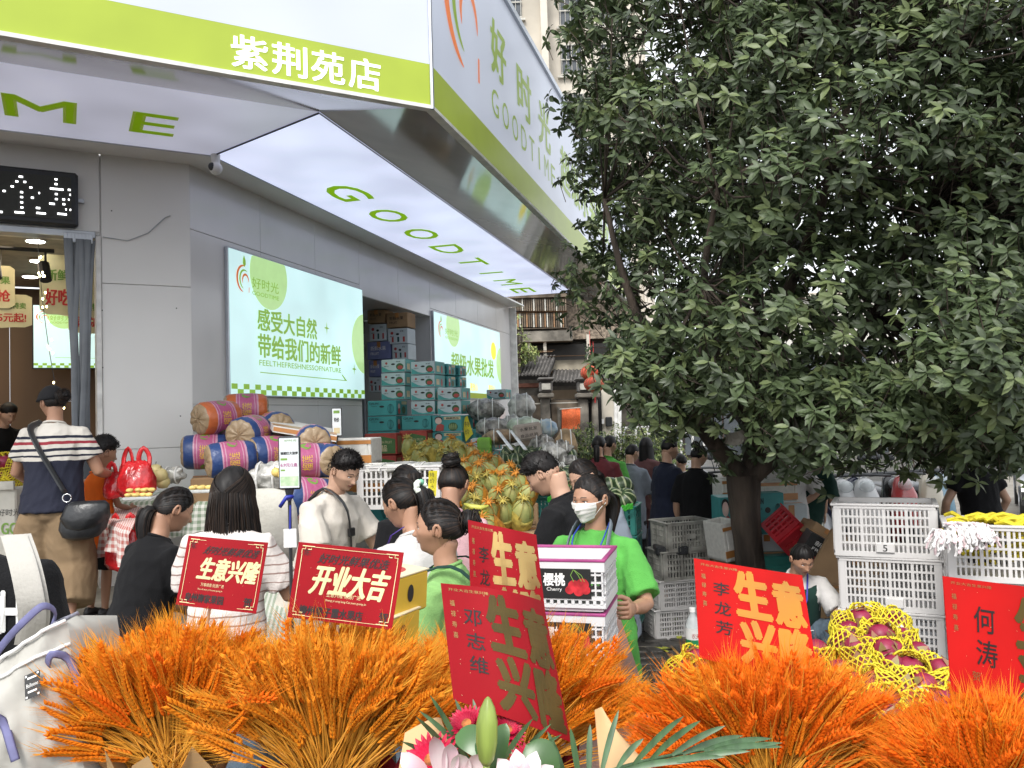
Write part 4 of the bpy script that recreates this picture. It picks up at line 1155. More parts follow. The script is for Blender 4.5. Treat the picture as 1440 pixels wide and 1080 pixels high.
lump('wrapped_bundle','torn brown wrapped bundle behind the white rods','bundle',at(706,614,9.1),(.22,.16,.09),mat('torn_kraft',(.36,.25,.15),rough=.5,n=.4,ns=14,bump=.7,bs=20),9)
for i,(x,y,d,r)in enumerate([(762,626,8.9,.13),(775,640,8.7,.14),(790,632,8.8,.11),(770,655,8.4,.1),(800,655,8.6,.12),(786,664,8.3,.11),(742,600,9.5,.12),(720,596,9.6,.12)]):
 lump('plastic_bag',['crumpled clear bag of vegetables nearest the sack','crumpled bag low behind the striped squash','small shiny bag beside the brown paper','shiny bag on the rim of the squash crate','white bag at the right end behind the squash','crinkled bag between squash and hedge','pale bag above the white sack','grey bag between two big bundles'][i],'plastic bag',at(x,y,d),(r*1.1,r,r*.85),M_wrapw if i%2 else M_wrap,i*3.3+20,amp=.4)
t=thing('carton','pale printed carton tilted on the bundles above the striped squash','carton',M=Matrix.Translation(at(742,618,9.0))@Matrix.Rotation(.18,4,'Z')@Matrix.Rotation(-.12,4,'Y'))
b=MB();b.box((0,0,.09),(.3,.26,.18),bev=.02);b.build('box',mat('old_paper_box',(.42,.36,.31),rough=.7,n=.1),t)
b=MB();put_text(b,'水果批发',-.1,.1,.1,.14,-.132);put_text(b,'食品纸箱',-.1,.1,.03,.07,-.132);b.build('lettering',M_black,t)
lump('plastic_bag','pale green and white bag on top of the printed carton','plastic bag',at(738,600,9.1),(.2,.16,.11),mat('pale_green_bag',(.5,.58,.45),rough=.35,n=.3,ns=8,bump=.5,bs=20),31)
lump('plastic_bag','blue and green printed bag at the right end of the bundles','plastic bag',at(768,603,9.2),(.13,.12,.11),mat('blue_bag',(.2,.36,.55),c2=(.55,.6,.55),rough=.35,ns=9),37)
lump('paper_wrap','brown paper wrapped bundle beside the hedge','bundle',at(796,630,9.0),(.13,.14,.2),mat('kraft_wrap',(.4,.28,.16),rough=.8,n=.3,ns=8,bump=.5,bs=14),41)
for i,x in enumerate((708,727)):
 t=thing('white_rod',['left white rod leaning over the squash','right white rod leaning over the squash'][i],'rod',tuple(at(x,600,8.9)))
 b=MB();b.tube([at(x-8,606,9.0),at(x+12,632,8.5)],.022,4,flat=.5);b.build('rod',mat('bright_white_plastic',(.85,.86,.86),rough=.4),t,world=True)
M_ytag=mat('yellow_tag',(.72,.62,.03),rough=.6,n=.08)
t=thing('price_tag','yellow handwritten tag hanging on the teal cartons','tag',tuple(at(657,605,8.9)))
b=MB();q=[at(652,588,9.6),at(657,585,9.6),at(665,610,9.5),at(655,621,9.5),at(651,600,9.55)]
b.add([tuple(p)for p in q]+[tuple(p+Vector((.003,.01,0)))for p in q],[(0,1,2,3,4),(5,6,7,8,9)]);b.build('card',M_ytag,t,world=True)
b=MB();p=at(657,612,9.45)
for k,ch in enumerate('特价'):put_text(b,ch,p.x-.025,p.x+.03,p.z+.1-k*.09,p.z+.16-k*.09,p.y)
b.build('lettering',M_black,t,world=True)
t=thing('bucket','folded lime green bag standing on the wide teal carton','bag',tuple(at(682,648,9.0)))
b=MB();b.box((0,0,.13),(.16,.12,.26),bev=.02);b.box((0,-.066,.16),(.15,.01,.03));b.build('bag',mat('lime_bag',(.2,.48,.04),rough=.4,n=.15,ns=7),t)
M_mel=mat('melon_skin',(.27,.34,.11),rough=.45,n=.2,ns=12,c2=(.42,.40,.14))
M_onet=mat('orange_net',(.66,.27,.03),rough=.6,n=.25,ns=26)
M_ynet=mat('pale_net',(.52,.42,.09),rough=.6,n=.25,ns=26)
def melon_meshes(k):
 b=MB();r=.075
 prof=[(.01,-.14),(r*.6,-.125),(r*.95,-.07),(r*1.05,0),(r*.92,.06),(r*.6,.105),(r*.22,.13),(.01,.135)]
 b.lathe(prof,16);m1=b.mesh('fruit',M_mel,smooth='all')
 b=MB()
 v=[]
 n,mm=16,8
 for j in range(mm+1):
  t=j/mm;z=-.145+.2*t
  rr=float(np.interp(z,[p[1]for p in prof],[p[0]for p in prof]))+.004
  rr=max(rr,.012)
  for i in range(n):
   a=2*PI*i/n
   v.append((rr*math.cos(a)*1.0,rr*math.sin(a),z+(.035*math.sin(a*2+k)+.04*math.sin(a+k)if j>mm-2 else 0)))
 f=[(j*n+i,j*n+(i+1)%n,(j+1)*n+(i+1)%n,(j+1)*n+i)for j in range(mm)for i in range(n)]
 b.add(v,f,0)
 for i in range(9):
  a=2*PI*i/9+k;b.tube([(0,0,.13),(.025*math.cos(a),.025*math.sin(a),.16),(.05*math.cos(a),.05*math.sin(a),.155+.02*math.sin(i*3))],[.008,.006,.004],4,0)
 b.ell((0,0,.14),(.018,.018,.015),8,5,0)
 for i in range(6):
  a=2*PI*i/6+k;b.tube([((.078)*math.cos(a+s*.35)*math.cos(s*1.35)+.0,.078*math.sin(a+s*.35)*math.cos(s*1.35),.03+.105*math.sin(s*1.35))for s in[q/5 for q in range(6)]],.0022,3,0)
 m2=b.mesh('net',M_onet if k%2 else M_ynet,smooth='all')
 return m1,m2
mel=[melon_meshes(k)for k in range(4)]
G_MEL='orange netted melons heaped in front of the cartons'
def melon(p,s,tilt,rz,k,label):
 M=Matrix.Translation(p)@Matrix.Rotation(rz,4,'Z')@Matrix.Rotation(tilt,4,'X')@Matrix.Scale(s,4)
 t=thing('netted_melon',label,'melon',M=M,group=G_MEL)
 link('fruit',mel[k][0],t);link('net',mel[k][1],t)
rows=[(632,578,652,13,8.5,1.0),(645,590,665,15,8.25,1.05),(655,668,702,15,8.0,1.05),(668,655,718,17,7.3,1.05),(684,658,735,19,6.95,1.05),(702,654,742,21,6.55,1.08),(724,664,745,23,6.2,1.1),(745,668,700,24,5.95,1.1),(660,576,600,16,8.0,1.0)]
rn=['top row under the girl printed cartons','second row under the teal cartons','row right of the bun','upper row of the lower heap','second row of the lower heap','middle row of the lower heap','row just above the brown carton','lowest row by the banana bunch','row left of the bun']
for ri,(y,x0,x1,st_,d,s)in enumerate(rows):
 n=int((x1-x0)/st_)+1
 for i in range(n):
  x=x0+i*st_+random.uniform(-2,2)
  p=at(x,y+random.uniform(-2,2),d+random.uniform(-.05,.05))
  melon(p,s*random.uniform(.92,1.08),random.uniform(.45,1.15),random.uniform(-.9,.7),random.randrange(4),'netted melon %s in the %s'%(['at the left end','second from left','third from left','fourth from left','fifth from left','sixth from left','seventh from left'][min(i,6)],rn[ri]))
def plainbox(name,label,cat,p,w,d,h,m,rz=0):
 t=thing(name,label,cat,tuple(p),rz)
 b=MB();b.box((0,0,-h/2),(w,d,h),bev=.01);b.box((0,-d/2-.004,-h*.3),(w*.9,.01,.03),bev=.003);b.build('box',m,t)
 b=MB();b.box((0,0,.004),(w*.98,.05,.006));b.build('tape',M_tape,t)
 return t
for(x,y,d,w,dp,h,m,lab)in[(685,760,6.15,.5,.4,.28,M_card,'brown carton carrying the lowest melons'),(725,745,6.3,.36,.4,.24,M_card,'brown carton under the row of netted melons by the green net'),(640,715,7.1,.5,.5,.5,M_cardr,'red carton under the middle of the melon heap'),(700,705,7.2,.6,.6,.55,M_card,'big brown carton inside the melon heap'),(620,672,8.3,.9,.5,.7,M_card,'long brown carton under the top rows of melons'),(690,680,8.1,.5,.5,.7,M_teal,'teal carton under the right end of the melons')]:
 p=at(x,y,d);t=plainbox('carton',lab,'carton',p,w,dp,h,m,.2)
 z=p.z-h;base=gz(p.x,p.y)
 if z-base>.15:
  plainbox('carton',lab.replace('carton','supporting carton'),'carton',(p.x,p.y+.03,z-.003),w*1.05,dp*1.05,z-base,M_card,.2)
t=thing('banana_bunch','bunch of green yellow bananas below the melons by the bun','bananas',tuple(at(668,712,5.9)))
b_m=mat('banana_skin',(.55,.55,.1),rough=.5,n=.15,ns=8)
for i in range(4):
 b=MB();b.tube([(-.08+.005*i,.02*i,.02-.025*i),(-.03,.02*i-.01,-.0-.025*i),(.04,.02*i-.01,-.012-.026*i),(.1,.02*i,0.0-.03*i)],[.008,.02,.021,.008],8);b.build('banana',b_m,t,smooth='all')
M_sqd=mat('squash_dark',(.035,.07,.025),rough=.4,n=.3,ns=20)
M_sql=mat('squash_pale',(.34,.38,.22),rough=.45,n=.2,ns=20)
def squash_mesh(k):
 b=MB();n,mm=40,12;v=[];mi=[]
 for j in range(1,mm):
  t=PI*j/mm
  for i in range(n):
   a=2*PI*i/n;rr=.11*math.sin(t)**.8*(1+.06*abs(math.sin(a*5))-.05)
   v.append((rr*math.cos(a),rr*math.sin(a),.085*math.cos(t)))
 f=[]
 for j in range(mm-2):
  for i in range(n):
   f.append((j*n+i,(j+1)*n+i,(j+1)*n+(i+1)%n,j*n+(i+1)%n));mi.append(1 if(i%4==k%4 or(i%8==1 and j>4))else 0)
 f.append(tuple(range(n)));mi.append(0);f.append(tuple((mm-2)*n+i for i in range(n))[::-1]);mi.append(0)
 b.add(v,f,mi)
 m1=b.mesh('rind',[M_sqd,M_sql],smooth='all')
 b=MB();b.tube([(0,0,.075),(.008,0,.1),(.02,0,.115)],[.016,.01,.008],6);return m1,b.mesh('stalk',M_sql)
sq=[squash_mesh(k)for k in range(3)]
def squash(p,s,label,g,k):
 M=Matrix.Translation(p)@Matrix.Rotation(random.uniform(0,6),4,'Z')@Matrix.Rotation(random.uniform(-.9,.9),4,'X')@Matrix.Scale(s,4)
 t=thing('striped_squash',label,'squash',M=M,group=g);link('rind',sq[k][0],t);link('stalk',sq[k][1],t)
pos=['left end','second from left','third from left','fourth from left','fifth from left','sixth from left','right end']
G1='striped green squash beside the cartons'
for ri,(y,x0,x1,st_,d,nm)in enumerate([(636,716,790,17,8.9,'back row under the white rods'),(648,708,770,18,8.7,'second row under the white rods'),(662,705,740,18,8.5,'front row behind the man in black'),(668,762,815,18,8.2,'back row of the lower squash crate'),(684,756,815,20,7.9,'front row of the lower squash crate'),(640,745,800,18,8.8,'row against the shiny bags')]):
 i=0;x=x0
 while x<=x1:
  squash(at(x,y,d),random.uniform(.88,1.05),'dark green striped squash, %s of the %s'%(pos[min(i,6)],nm),G1,random.randrange(3));i+=1;x+=st_
for ri,(y,x0,x1,st_,d,nm)in enumerate([(686,838,882,18,7.6,'upper row on the teal crates'),(702,842,890,18,7.35,'lower row on the teal crates')]):
 i=0;x=x0
 while x<=x1:
  squash(at(x,y,d),random.uniform(.95,1.1),'pale striped melon, %s of the %s'%(pos[min(i,6)],nm),'striped melons behind the masked woman',1);i+=1;x+=st_
M_crw=mat('white_crate_plastic',(.62,.60,.585),rough=.45,n=.05,ns=3,bump=.02)
M_crg=mat('grimy_crate_plastic',(.40,.39,.35),rough=.55,n=.3,ns=6,det=5)
M_crt=mat('teal_crate_plastic',(.03,.2,.17),rough=.4,n=.1)
M_crr=mat('red_crate_plastic',(.45,.02,.03),rough=.4,n=.1)
def crate_mesh(w,d,h,nxs,rows,m,th=.012,solid=.25):
 b=MB()
 b.box((0,0,.008),(w-.03,d-.03,.016))
 def side(cx,cy,L_,along):
  def bx(a,z,la,lz,t=th,o=0):
   if along=='x':b.box((cx+a,cy+o,z),(la,t,lz))
   else:b.box((cx+o,cy+a,z),(t,la,lz))
  bx(0,h-.014,L_,.028,th*1.9);bx(0,.016,L_,.032,th*1.4)
  n=max(3,int(nxs*L_/w))
  for r in range(1,rows):bx(0,.03+(h-.055)*r/rows,L_-.01,.012,th*1.1)
  for i in range(n+1):bx(-L_/2+.035+(L_-.07)*i/n,h/2,(L_/n)*.36 if i%5 else(L_/n)*.6,h-.04,th*(.8 if i%5 else 1.3))
  bx(-L_/2+.014,h/2,.028,h-.03,th*1.5);bx(L_/2-.014,h/2,.028,h-.03,th*1.5)
 side(0,-d/2+th,w-2*th,'x');side(0,d/2-th,w-2*th,'x');side(-w/2+th,0,d-2*th-.02,'y');side(w/2-th,0,d-2*th-.02,'y')
 return b.mesh('lattice',m)
def crate(M,me,w,d,h,label,group,plate=None,m=None,num=None):
 t=thing('plastic_crate',label,'crate',M=M,group=group)
 link('lattice',me,t)
 b=MB();r=.016
 for sx in(-1,1):b.box((sx*(w/2-r/2),0,h-.006),(r+.012,d+.012,.014),bev=.003)
 for sy in(-1,1):b.box((0,sy*(d/2-r/2),h-.0045),(w-.04,r+.012,.014),bev=.003)
 b.build('rim',m,t)
 if plate:
  b=MB();b.box((plate[0]*w,-d/2-.001,plate[1]*h),(w*.17,.02,h*.17),bev=.003);pl=b.build('label_plate',m,t)
  if num:
   b=MB();put_text(b,num,plate[0]*w-.012,plate[0]*w+.012,plate[1]*h-.02,plate[1]*h+.02,-d/2-.0125,.01);b.build('lettering',M_black,pl)
 return t
WC_,WD_,WH_=.60,.40,.325
cm1=crate_mesh(WC_,WD_,WH_,21,5,M_crw)
GC='white lattice crates stacked by the dragon fruit'
labs=['white lattice crate marked 5 on top of the right hand stack','white lattice crate second from the top of the right hand stack','white lattice crate third from top behind the dragon fruit','white lattice crate at the bottom behind the dragon fruit']
for i,(xl,yt,plt,nm)in enumerate([(1243,773,(.0,.18),'5'),(1251,845,(.03,.16),None),(1252,920,(0,.85),None),(1254,996,(0,.85),None)]):
 p=at(xl,yt,5.25);p=Vector((p.x,5.15,0))
 z=[1.176,.846,.516,.186][i]
 crate(Matrix.Translation((p.x-.02,5.22,z-.01))@Matrix.Rotation([-.44,-.47,-.46,-.46][i],4,'Z'),cm1,WC_,WD_,WH_,labs[i],GC,plt,M_crw,nm)
pr=at(1410,815,4.5)
crR=crate(Matrix.Translation((pr.x+.07,4.62,pr.z))@Matrix.Rotation(-.45,4,'Z'),crate_mesh(.62,.42,.31,21,5,M_crw),.62,.42,.31,'wide white crate full of yellow foam nets at the right edge',GC,(-.3,.78),M_crw)
M_yfoam=mat('yellow_foam',(.66,.54,.025),rough=.75,n=.12,ns=30)
M_wfoam=mat('white_foam',(.72,.70,.69),rough=.8,n=.08,ns=20)
M_pfoam=mat('pinkish_foam',(.68,.52,.54),rough=.8,n=.1,ns=20)
t=thing('foam_nets','heap of yellow foam fruit nets filling the white crate','foam nets',(pr.x+.07,4.62,pr.z+.05),-.45)
for i in range(120):
 a,c=random.uniform(-.26,.26),random.uniform(-.17,.17)
 ang=random.uniform(0,6.28);L_=.07;z=random.uniform(.02,.275)
 if random.random()<.55:z=random.uniform(.2,.285)
 b=MB();b.tube([(a-L_*math.cos(ang),c-L_*math.sin(ang)*.6,z),(a,c,z+.018),(a+L_*math.cos(ang),c+L_*.6*math.sin(ang),z)],[.010,.014,.010],6);b.build('foam_net',M_yfoam,t)
for k in range(3):
 crate(Matrix.Translation((pr.x+.08,4.66,pr.z-.335*(k+1)))@Matrix.Rotation(-.43,4,'Z'),cm1,WC_,WD_,WH_,['white crate just below the crate of yellow nets','white crate second below the yellow nets, behind the red card','white crate lowest at the right edge'][k],GC,None,M_crw)
t=thing('foam_nets','bundle of white and pinkish foam nets draped over the crate corner','foam nets',tuple(at(1345,740,4.45)))
for i in range(46):
 s=i/46
 x0=1322+s*62+random.uniform(-3,3)
 p0=at(x0-18*(1-s),738+random.uniform(-3,3),4.4+random.uniform(-.03,.08));p1=at(x0,728+6*s+random.uniform(-3,3),4.42);p2=at(x0+(s-.45)*22+8,752+3*s,4.3+random.uniform(-.04,.04));p3=at(x0+(s-.45)*30+6,772+random.uniform(-8,12)-22*abs(s-.35)*(s>.6),4.3+random.uniform(-.05,.02))
 if s<.25:p0=at(1300+s*60,775-random.uniform(0,15),4.4);
 pts=[]
 P=[p0,p1,p2,p3]
 for k in range(13):
  t_=k/12;pts.append((1-t_)**3*p0+3*(1-t_)**2*t_*p1+3*(1-t_)*t_*t_*p2+t_**3*p3+Vector((.006*math.sin(k*2.2+i),0,.004*math.cos(k*2))))
 b=MB();b.tube(pts,[.0055+.003*(k%2)for k in range(13)],5);b.build('foam_net',M_pfoam if i%4==1 else M_wfoam,t,world=True)
t=thing('foam_nets','dangling white foam net between the two crate stacks','foam nets',tuple(at(1322,790,4.9)))
for i in range(8):
 x=1312+i*2.2
 b=MB();b.tube([at(x+2*math.sin(k*1.5+(i%2)*PI),765+k*4.2,4.9)for k in range(9)],.004,4);b.build('foam_net',M_wfoam,t,world=True)
cg=crate_mesh(.5,.36,.27,14,4,M_crg,.014)
GG='grimy crates stacked left of the tree'
for i,(x,y,rz,lab)in enumerate([(960,757,.3,'grimy pale crate on top of the stack left of the tree'),(955,797,.26,'grimy crate second from top holding a black handle'),(952,836,.22,'crate wrapped in clear plastic, third from top left of the tree'),(948,874,.16,'pale crate at the bottom of the stack left of the tree')]):
 p=at(x,y,7.7)
 z=gz(p.x,7.8)+(3-i)*.268
 crate(Matrix.Translation((p.x,7.8,z))@Matrix.Rotation(rz,4,'Z'),cg if i<2 else crate_mesh(.5,.36,.27,18,5,M_crw),.5,.36,.27,lab,GG,(0,.5)if i==0 else None,M_crg if i<2 else M_crw)
pcr=at(945,760,7.55)
t=thing('black_tray','small black tray lying in the second grimy crate','tray',(pcr.x,7.7,gz(pcr.x,7.8)+.268*3-.03));b=MB();b.box((0,0,.04),(.3,.2,.08),bev=.01)
for k in range(5):b.box((-.12+k*.06,-.105,.05),(.02,.02,.04))
b.build('tray',M_dark,t)
ct=crate_mesh(.5,.36,.26,12,4,M_crt)
for i in range(4):
 p=at(862,712,7.4)
 crate(Matrix.Translation((p.x,7.55,p.z-.27*(i+1)+.02))@Matrix.Rotation(-.3,4,'Z'),ct,.5,.36,.26,'teal lattice crate %s under the striped melons'%['topmost','second','third','lowest'][i],'teal crates under striped melons',None,M_crt)
for i,(x,y,d)in enumerate([(725,660,8.75),(785,696,8.05)]):
 p=at(x,y,d)
 for j in range(3):
  crate(Matrix.Translation((p.x,p.y+.1,p.z-.26*(j+1)-.02))@Matrix.Rotation(-.1,4,'Z'),ct,.5,.36,.26,'teal crate %s under the %s squash'%(['first','second','third'][j],['upper','lower'][i]),'teal crates under the squash',None,M_crt)
for i,(x0,y0,x1,y1,d,lab)in enumerate([(745,655,775,645,8.4,'bright green netting strip along the upper squash crate'),(770,700,800,682,7.8,'bright green netting strip along the lower squash crate'),(862,716,890,708,7.2,'green leafy net under the striped melons')]):
 t=thing('green_netting',lab,'netting',tuple(at(x0,y0,d)))
 for k in range(7):
  b=MB();b.tube([at(x0+(x1-x0)*s,y0+(y1-y0)*s+k*1.1+1.2*math.sin(s*22+k),d)for s in[q/8 for q in range(9)]],.006,4);b.build('cord',mat('green_net',(.06,.42,.04),rough=.5),t,world=True)
M_foamb=mat('styrofoam',(.66,.65,.6),rough=.85,n=.06,ns=30,bump=.1,bs=150)
def foambox(p,w,d,h,label,rz=0,rx=0,open_=True):
 t=thing('styrofoam_box',label,'box',M=Matrix.Translation(p)@Matrix.Rotation(rz,4,'Z')@Matrix.Rotation(rx,4,'Y'))
 b=MB();e=.03
 b.box((0,0,e/2),(w,d,e),bev=.008)
 for s in(-1,1):b.box((s*(w-e)/2,0,h/2+.001),(e,d-.001,h-.002),bev=.008);b.box((0,s*(d-e)/2,h/2),(w-2*e,e,h),bev=.008)
 b.build('box',M_foamb,t)
 b=MB();b.box((0,-d/2-.001,h*.2),(w+.002,.004,.06));b.box((0,-d/2-.002,h*.85),(w+.002,.003,.03));b.build('tape',M_tape,t)
 return t
foambox(at(1032,700,8.2),.34,.3,.2,'styrofoam box half hidden left of the tree trunk',.1)
foambox(at(1088,702,7.6),.34,.3,.18,'open styrofoam box right of the tree trunk',.05)
p=at(1108,770,7.7);carton(Matrix.Translation(p),.3,.3,.42,'whitebrown','tall white carton with brown tape right of the trunk')
p=at(1027,748,7.6);carton(Matrix.Translation((p.x,p.y,p.z)),.27,.3,.34,'girl','upright teal carton just left of the trunk')
p=at(1074,750,7.4);carton(Matrix.Translation((p.x,p.y,p.z)),.3,.3,.38,'qilin','dark teal carton just right of the trunk')
p=at(1072,775,7.35);carton(Matrix.Translation((p.x,p.y,p.z)),.32,.3,.17,'whitebrown','pinkish printed carton under the dark teal one')
for(x,y,d,w,dp,lab)in[(1027,800,7.7,.4,.35,'brown base carton left of the trunk'),(1085,806,7.6,.5,.35,'brown base carton right of the trunk')]:
 p=at(x,y-50,d);zb=gz(p.x,p.y);plainbox('carton',lab,'carton',(p.x,p.y,p.z-.005),w,dp,p.z-zb,M_card)
foambox(at(1022,785,7.2),.2,.3,.34,'styrofoam box standing on edge beside the trunk foot',.35,-.12)
p=at(1118,762,6.9)
crate(Matrix.Translation(p)@Matrix.Rotation(.5,4,'Z')@Matrix.Rotation(R(42),4,'Y')@Matrix.Rotation(.5,4,'X')@Matrix.Translation((0,0,-.12)),crate_mesh(.5,.36,.26,8,4,M_crr,.016),.5,.36,.26,'red plastic crate tipped on its corner beside the tree',None,(.0,.5),M_crr)
p=at(1165,772,6.4)
carton(Matrix.Translation(p)@Matrix.Rotation(-.2,4,'Z')@Matrix.Rotation(R(32),4,'Y')@Matrix.Translation((0,0,-.1)),.4,.3,.16,'black','black printed carton tilted behind the crouching woman')
carton(Matrix.Translation(at(1150,752,6.6))@Matrix.Rotation(R(36),4,'Y')@Matrix.Translation((0,0,-.05)),.25,.3,.12,'kraft','small kraft carton on top of the tilted black one')
carton(Matrix.Translation(at(1168,846,6.2))@Matrix.Rotation(-.1,4,'Z')@Matrix.Rotation(R(30),4,'Y'),.5,.05,.5,'kraft','flattened cardboard sheet leaning behind the crouching woman')
carton(Matrix.Translation(at(1175,868,6.0))@Matrix.Rotation(.3,4,'Z'),.3,.25,.22,'brown','open brown carton between the woman and the white crates')
t=plainbox('carton','dark green carton behind the red crate','carton',at(1080,778,7.1),.4,.3,.3,M_crt)
M_clear=mat('clear_plastic',(.75,.8,.8),rough=.08,n=.02,alpha=.45,spec=.8)
t=thing('water_bottle','clear drink bottle with green and white label beside the red card','bottle',tuple(at(976,918,5.1)))
b=MB();b.lathe([(.04,0),(.048,.01),(.048,.17),(.03,.22),(.018,.24),(.018,.26)],16);b.build('bottle',M_clear,t,smooth=True)
b=MB();b.lathe([(.0488,.03),(.0488,.09)],16,cap=False);b.build('label',mat('bottle_green',(.02,.22,.08),rough=.4),t,smooth=True)
b=MB();b.lathe([(.0488,.09),(.0488,.16)],16,cap=False);b.build('label',M_white,t,smooth=True)
b=MB();b.lathe([(.019,.255),(.019,.28)],12);b.build('cap',M_white,t)
b=MB();put_text(b,'农夫',-.02,.03,.1,.13,-.05);b.build('lettering',M_mred,t)
M_yl2=mat('yellow_leaf',(.45,.48,.06),rough=.6,n=.2,ns=10)
lv=[(930,872,7.3),(940,866,7.6),(950,874,7.3),(962,862,7.5),(930,908,6.4),(920,905,6.5),(945,880,7.2),(955,886,7.0),(968,868,7.3),(905,955,5.6)]
for i,(x,y,d)in enumerate(lv):
 D_=ray(x,y);tt=(.06-2.1)/D_.z;p=CAM+D_*tt;p.z=gz(p.x,p.y)+.03
 q=MB();q.add([tuple(Vector(a)*random.uniform(.13,.2))for a in T_],[tuple(a)for a in F_])
 o=q.build('fallen_leaf',M_yl2,None,smooth='all');o.matrix_basis=Matrix.Translation(p)@Matrix.Rotation(random.uniform(0,6),4,'Z')@Matrix.Rotation(random.uniform(-.3,.3),4,'Y')
 tag(o,'yellow green cabbage leaf on the wet ground, %s'%['just left of the lowest crate','against the lowest crate','in front of the lowest crate','behind the others by the crate corner','lone and small toward the masked worker','lone near the apron','in front of the crate, middle','in front of the crate, right','beside the bottle neck','nearest the viewer'][i],'leaf','leaves dropped on the wet ground')
for i in range(70):
 x,y=random.uniform(.9,2.2),random.uniform(5.0,8.5)
 if i==0:b=MB()
 a=random.uniform(0,6.28)
 b.box((x,y,gz(x,y)+.004),(.02+random.random()*.05,.012+random.random()*.02,.006),M=None)
tag(b.build('litter',mat('wet_litter',(.3,.27,.2),rough=.4,n=.5,ns=5)),kind='stuff')
SKIN=[mat('skin_light',(.50,.30,.205),rough=.5,n=.06,ns=6),mat('skin_tan',(.40,.215,.135),rough=.5,n=.06,ns=6),mat('skin_brown',(.30,.155,.095),rough=.5,n=.06,ns=6)]
M_lip=mat('lip',(.36,.11,.09),rough=.4)
M_brow=mat('eyebrow',(.035,.022,.016),rough=.7)
M_eyew=mat('eye_white',(.6,.56,.52),rough=.2)
M_iris=mat('iris',(.018,.01,.007),rough=.15)
M_hair=mat('black_hair',(.010,.008,.0075),rough=.5,n=.4,ns=30,spec=.28,stretch=(1,1,.15))
M_hair2=mat('dark_brown_hair',(.032,.02,.014),rough=.5,n=.4,ns=30,spec=.28,stretch=(1,1,.15))
def sm(a,b,x):
 t=np.clip((x-a)/(b-a),0,1);return t*t*(3-2*t)
def head_r(az,el):
 """distance of the skin from the head centre; az 0 = nose, el up"""
 x=np.sin(az)*np.cos(el);y=np.cos(az)*np.cos(el);z=np.sin(el)
 a=.074*(1-.27*sm(.1,.95,-z)*sm(-.6,.3,y))*(1-.12*sm(.3,.9,-z)*sm(.2,-.5,y));b=np.where(y>0,.092,.102);c=np.where(z>0,.115,.113)
 b=b*(1-.34*sm(.10,.75,-z)*sm(.25,-.5,y))
 r=1/np.sqrt((x/a)**2+(y/b)**2+(z/c)**2)
 g=lambda a0,e0,sa,se:np.exp(-((az-a0)/sa)**2-((el-e0)/se)**2)
 r=r-.004*g(0,.1,.5,.35)
 r=r+.020*g(0,-.26,.11,.11)+.010*g(0,-.06,.09,.16)+.004*g(.13,-.29,.08,.07)+.004*g(-.13,-.29,.08,.07)
 r=r+.004*g(0,.26,.5,.1)-.0075*(g(.36,.07,.17,.11)+g(-.36,.07,.17,.11))+.0035*(g(.6,-.14,.25,.18)+g(-.6,-.14,.25,.18))
 r=r+.0065*g(0,-.50,.26,.075)+.0055*g(0,-.60,.22,.05)-.003*g(0,-.545,.22,.02)-.003*g(0,-.70,.25,.06)+.009*g(0,-.92,.3,.16)
 return r
HC=Vector((0,.012,.118))
def hd(az,el,off=0.0):
 r=float(head_r(np.array(az),np.array(el)))+off
 return Vector((math.sin(az)*math.cos(el),math.cos(az)*math.cos(el),math.sin(el)))*r+HC
def add_head(mb,M,hi=True):
 na,ne=(88,60)if hi else(36,24)
 u=np.linspace(-1,1,na,endpoint=False);az=PI*(u*.55+.45*u**3)
 el=np.linspace(-PI/2+.04,PI/2-.04,ne)
 A,E_=np.meshgrid(az,el)
 r=head_r(A,E_)
 X=np.sin(A)*np.cos(E_)*r+HC.x;Y_=np.cos(A)*np.cos(E_)*r+HC.y;Z_=np.sin(E_)*r+HC.z
 v=np.stack([X,Y_,Z_],-1).reshape(-1,3)
 f,mi=[],[]
 for j in range(ne-1):
  for i in range(na):
   i2=(i+1)%na;a0=az[i]+.02;e0=(el[j]+el[j+1])/2
   f.append((j*na+i,j*na+i2,(j+1)*na+i2,(j+1)*na+i))
   m=0
   aa=abs(a0)
   if aa<.27 and-.50-.10-.0*aa<e0<-.455-.12*aa:m=1
   if .16<aa<.60 and .255+.05*math.sin((aa-.16)*4)<e0<.335-.12*(aa-.3)**2*4:m=2
   if .20<aa<.53 and .085<e0<.125-.25*(aa-.36)**2:m=2
   mi.append(m)
 n0=len(v)
 v=[tuple(p)for p in v]+[(HC.x,HC.y,HC.z-.11),(HC.x,HC.y,HC.z+.112)]
 for i in range(na):
  f.append((n0,(i+1)%na,i));mi.append(0)
  f.append((n0+1,(ne-1)*na+i,(ne-1)*na+(i+1)%na));mi.append(0)
 mb.add(v,f,mi,M)
 for s in(-1,1):
  c=hd(s*1.72,-.02,-.004)
  L=[]
  for k in range(9):
   t=k/8*1.5*PI-.35*PI
   L.append(c+Vector((s*(.010+.004*math.sin(t)),-.004-.016*math.cos(t)*.9,.028*math.sin(t)-(.006 if k>6 else 0))))
  mb.tube([M@p for p in L],[.004,.006,.0065,.0065,.006,.006,.006,.006,.004],6,0)
  mb.ell(tuple(c+Vector((s*.005,-.002,0))),(.007,.014,.022),8,6,0,M)
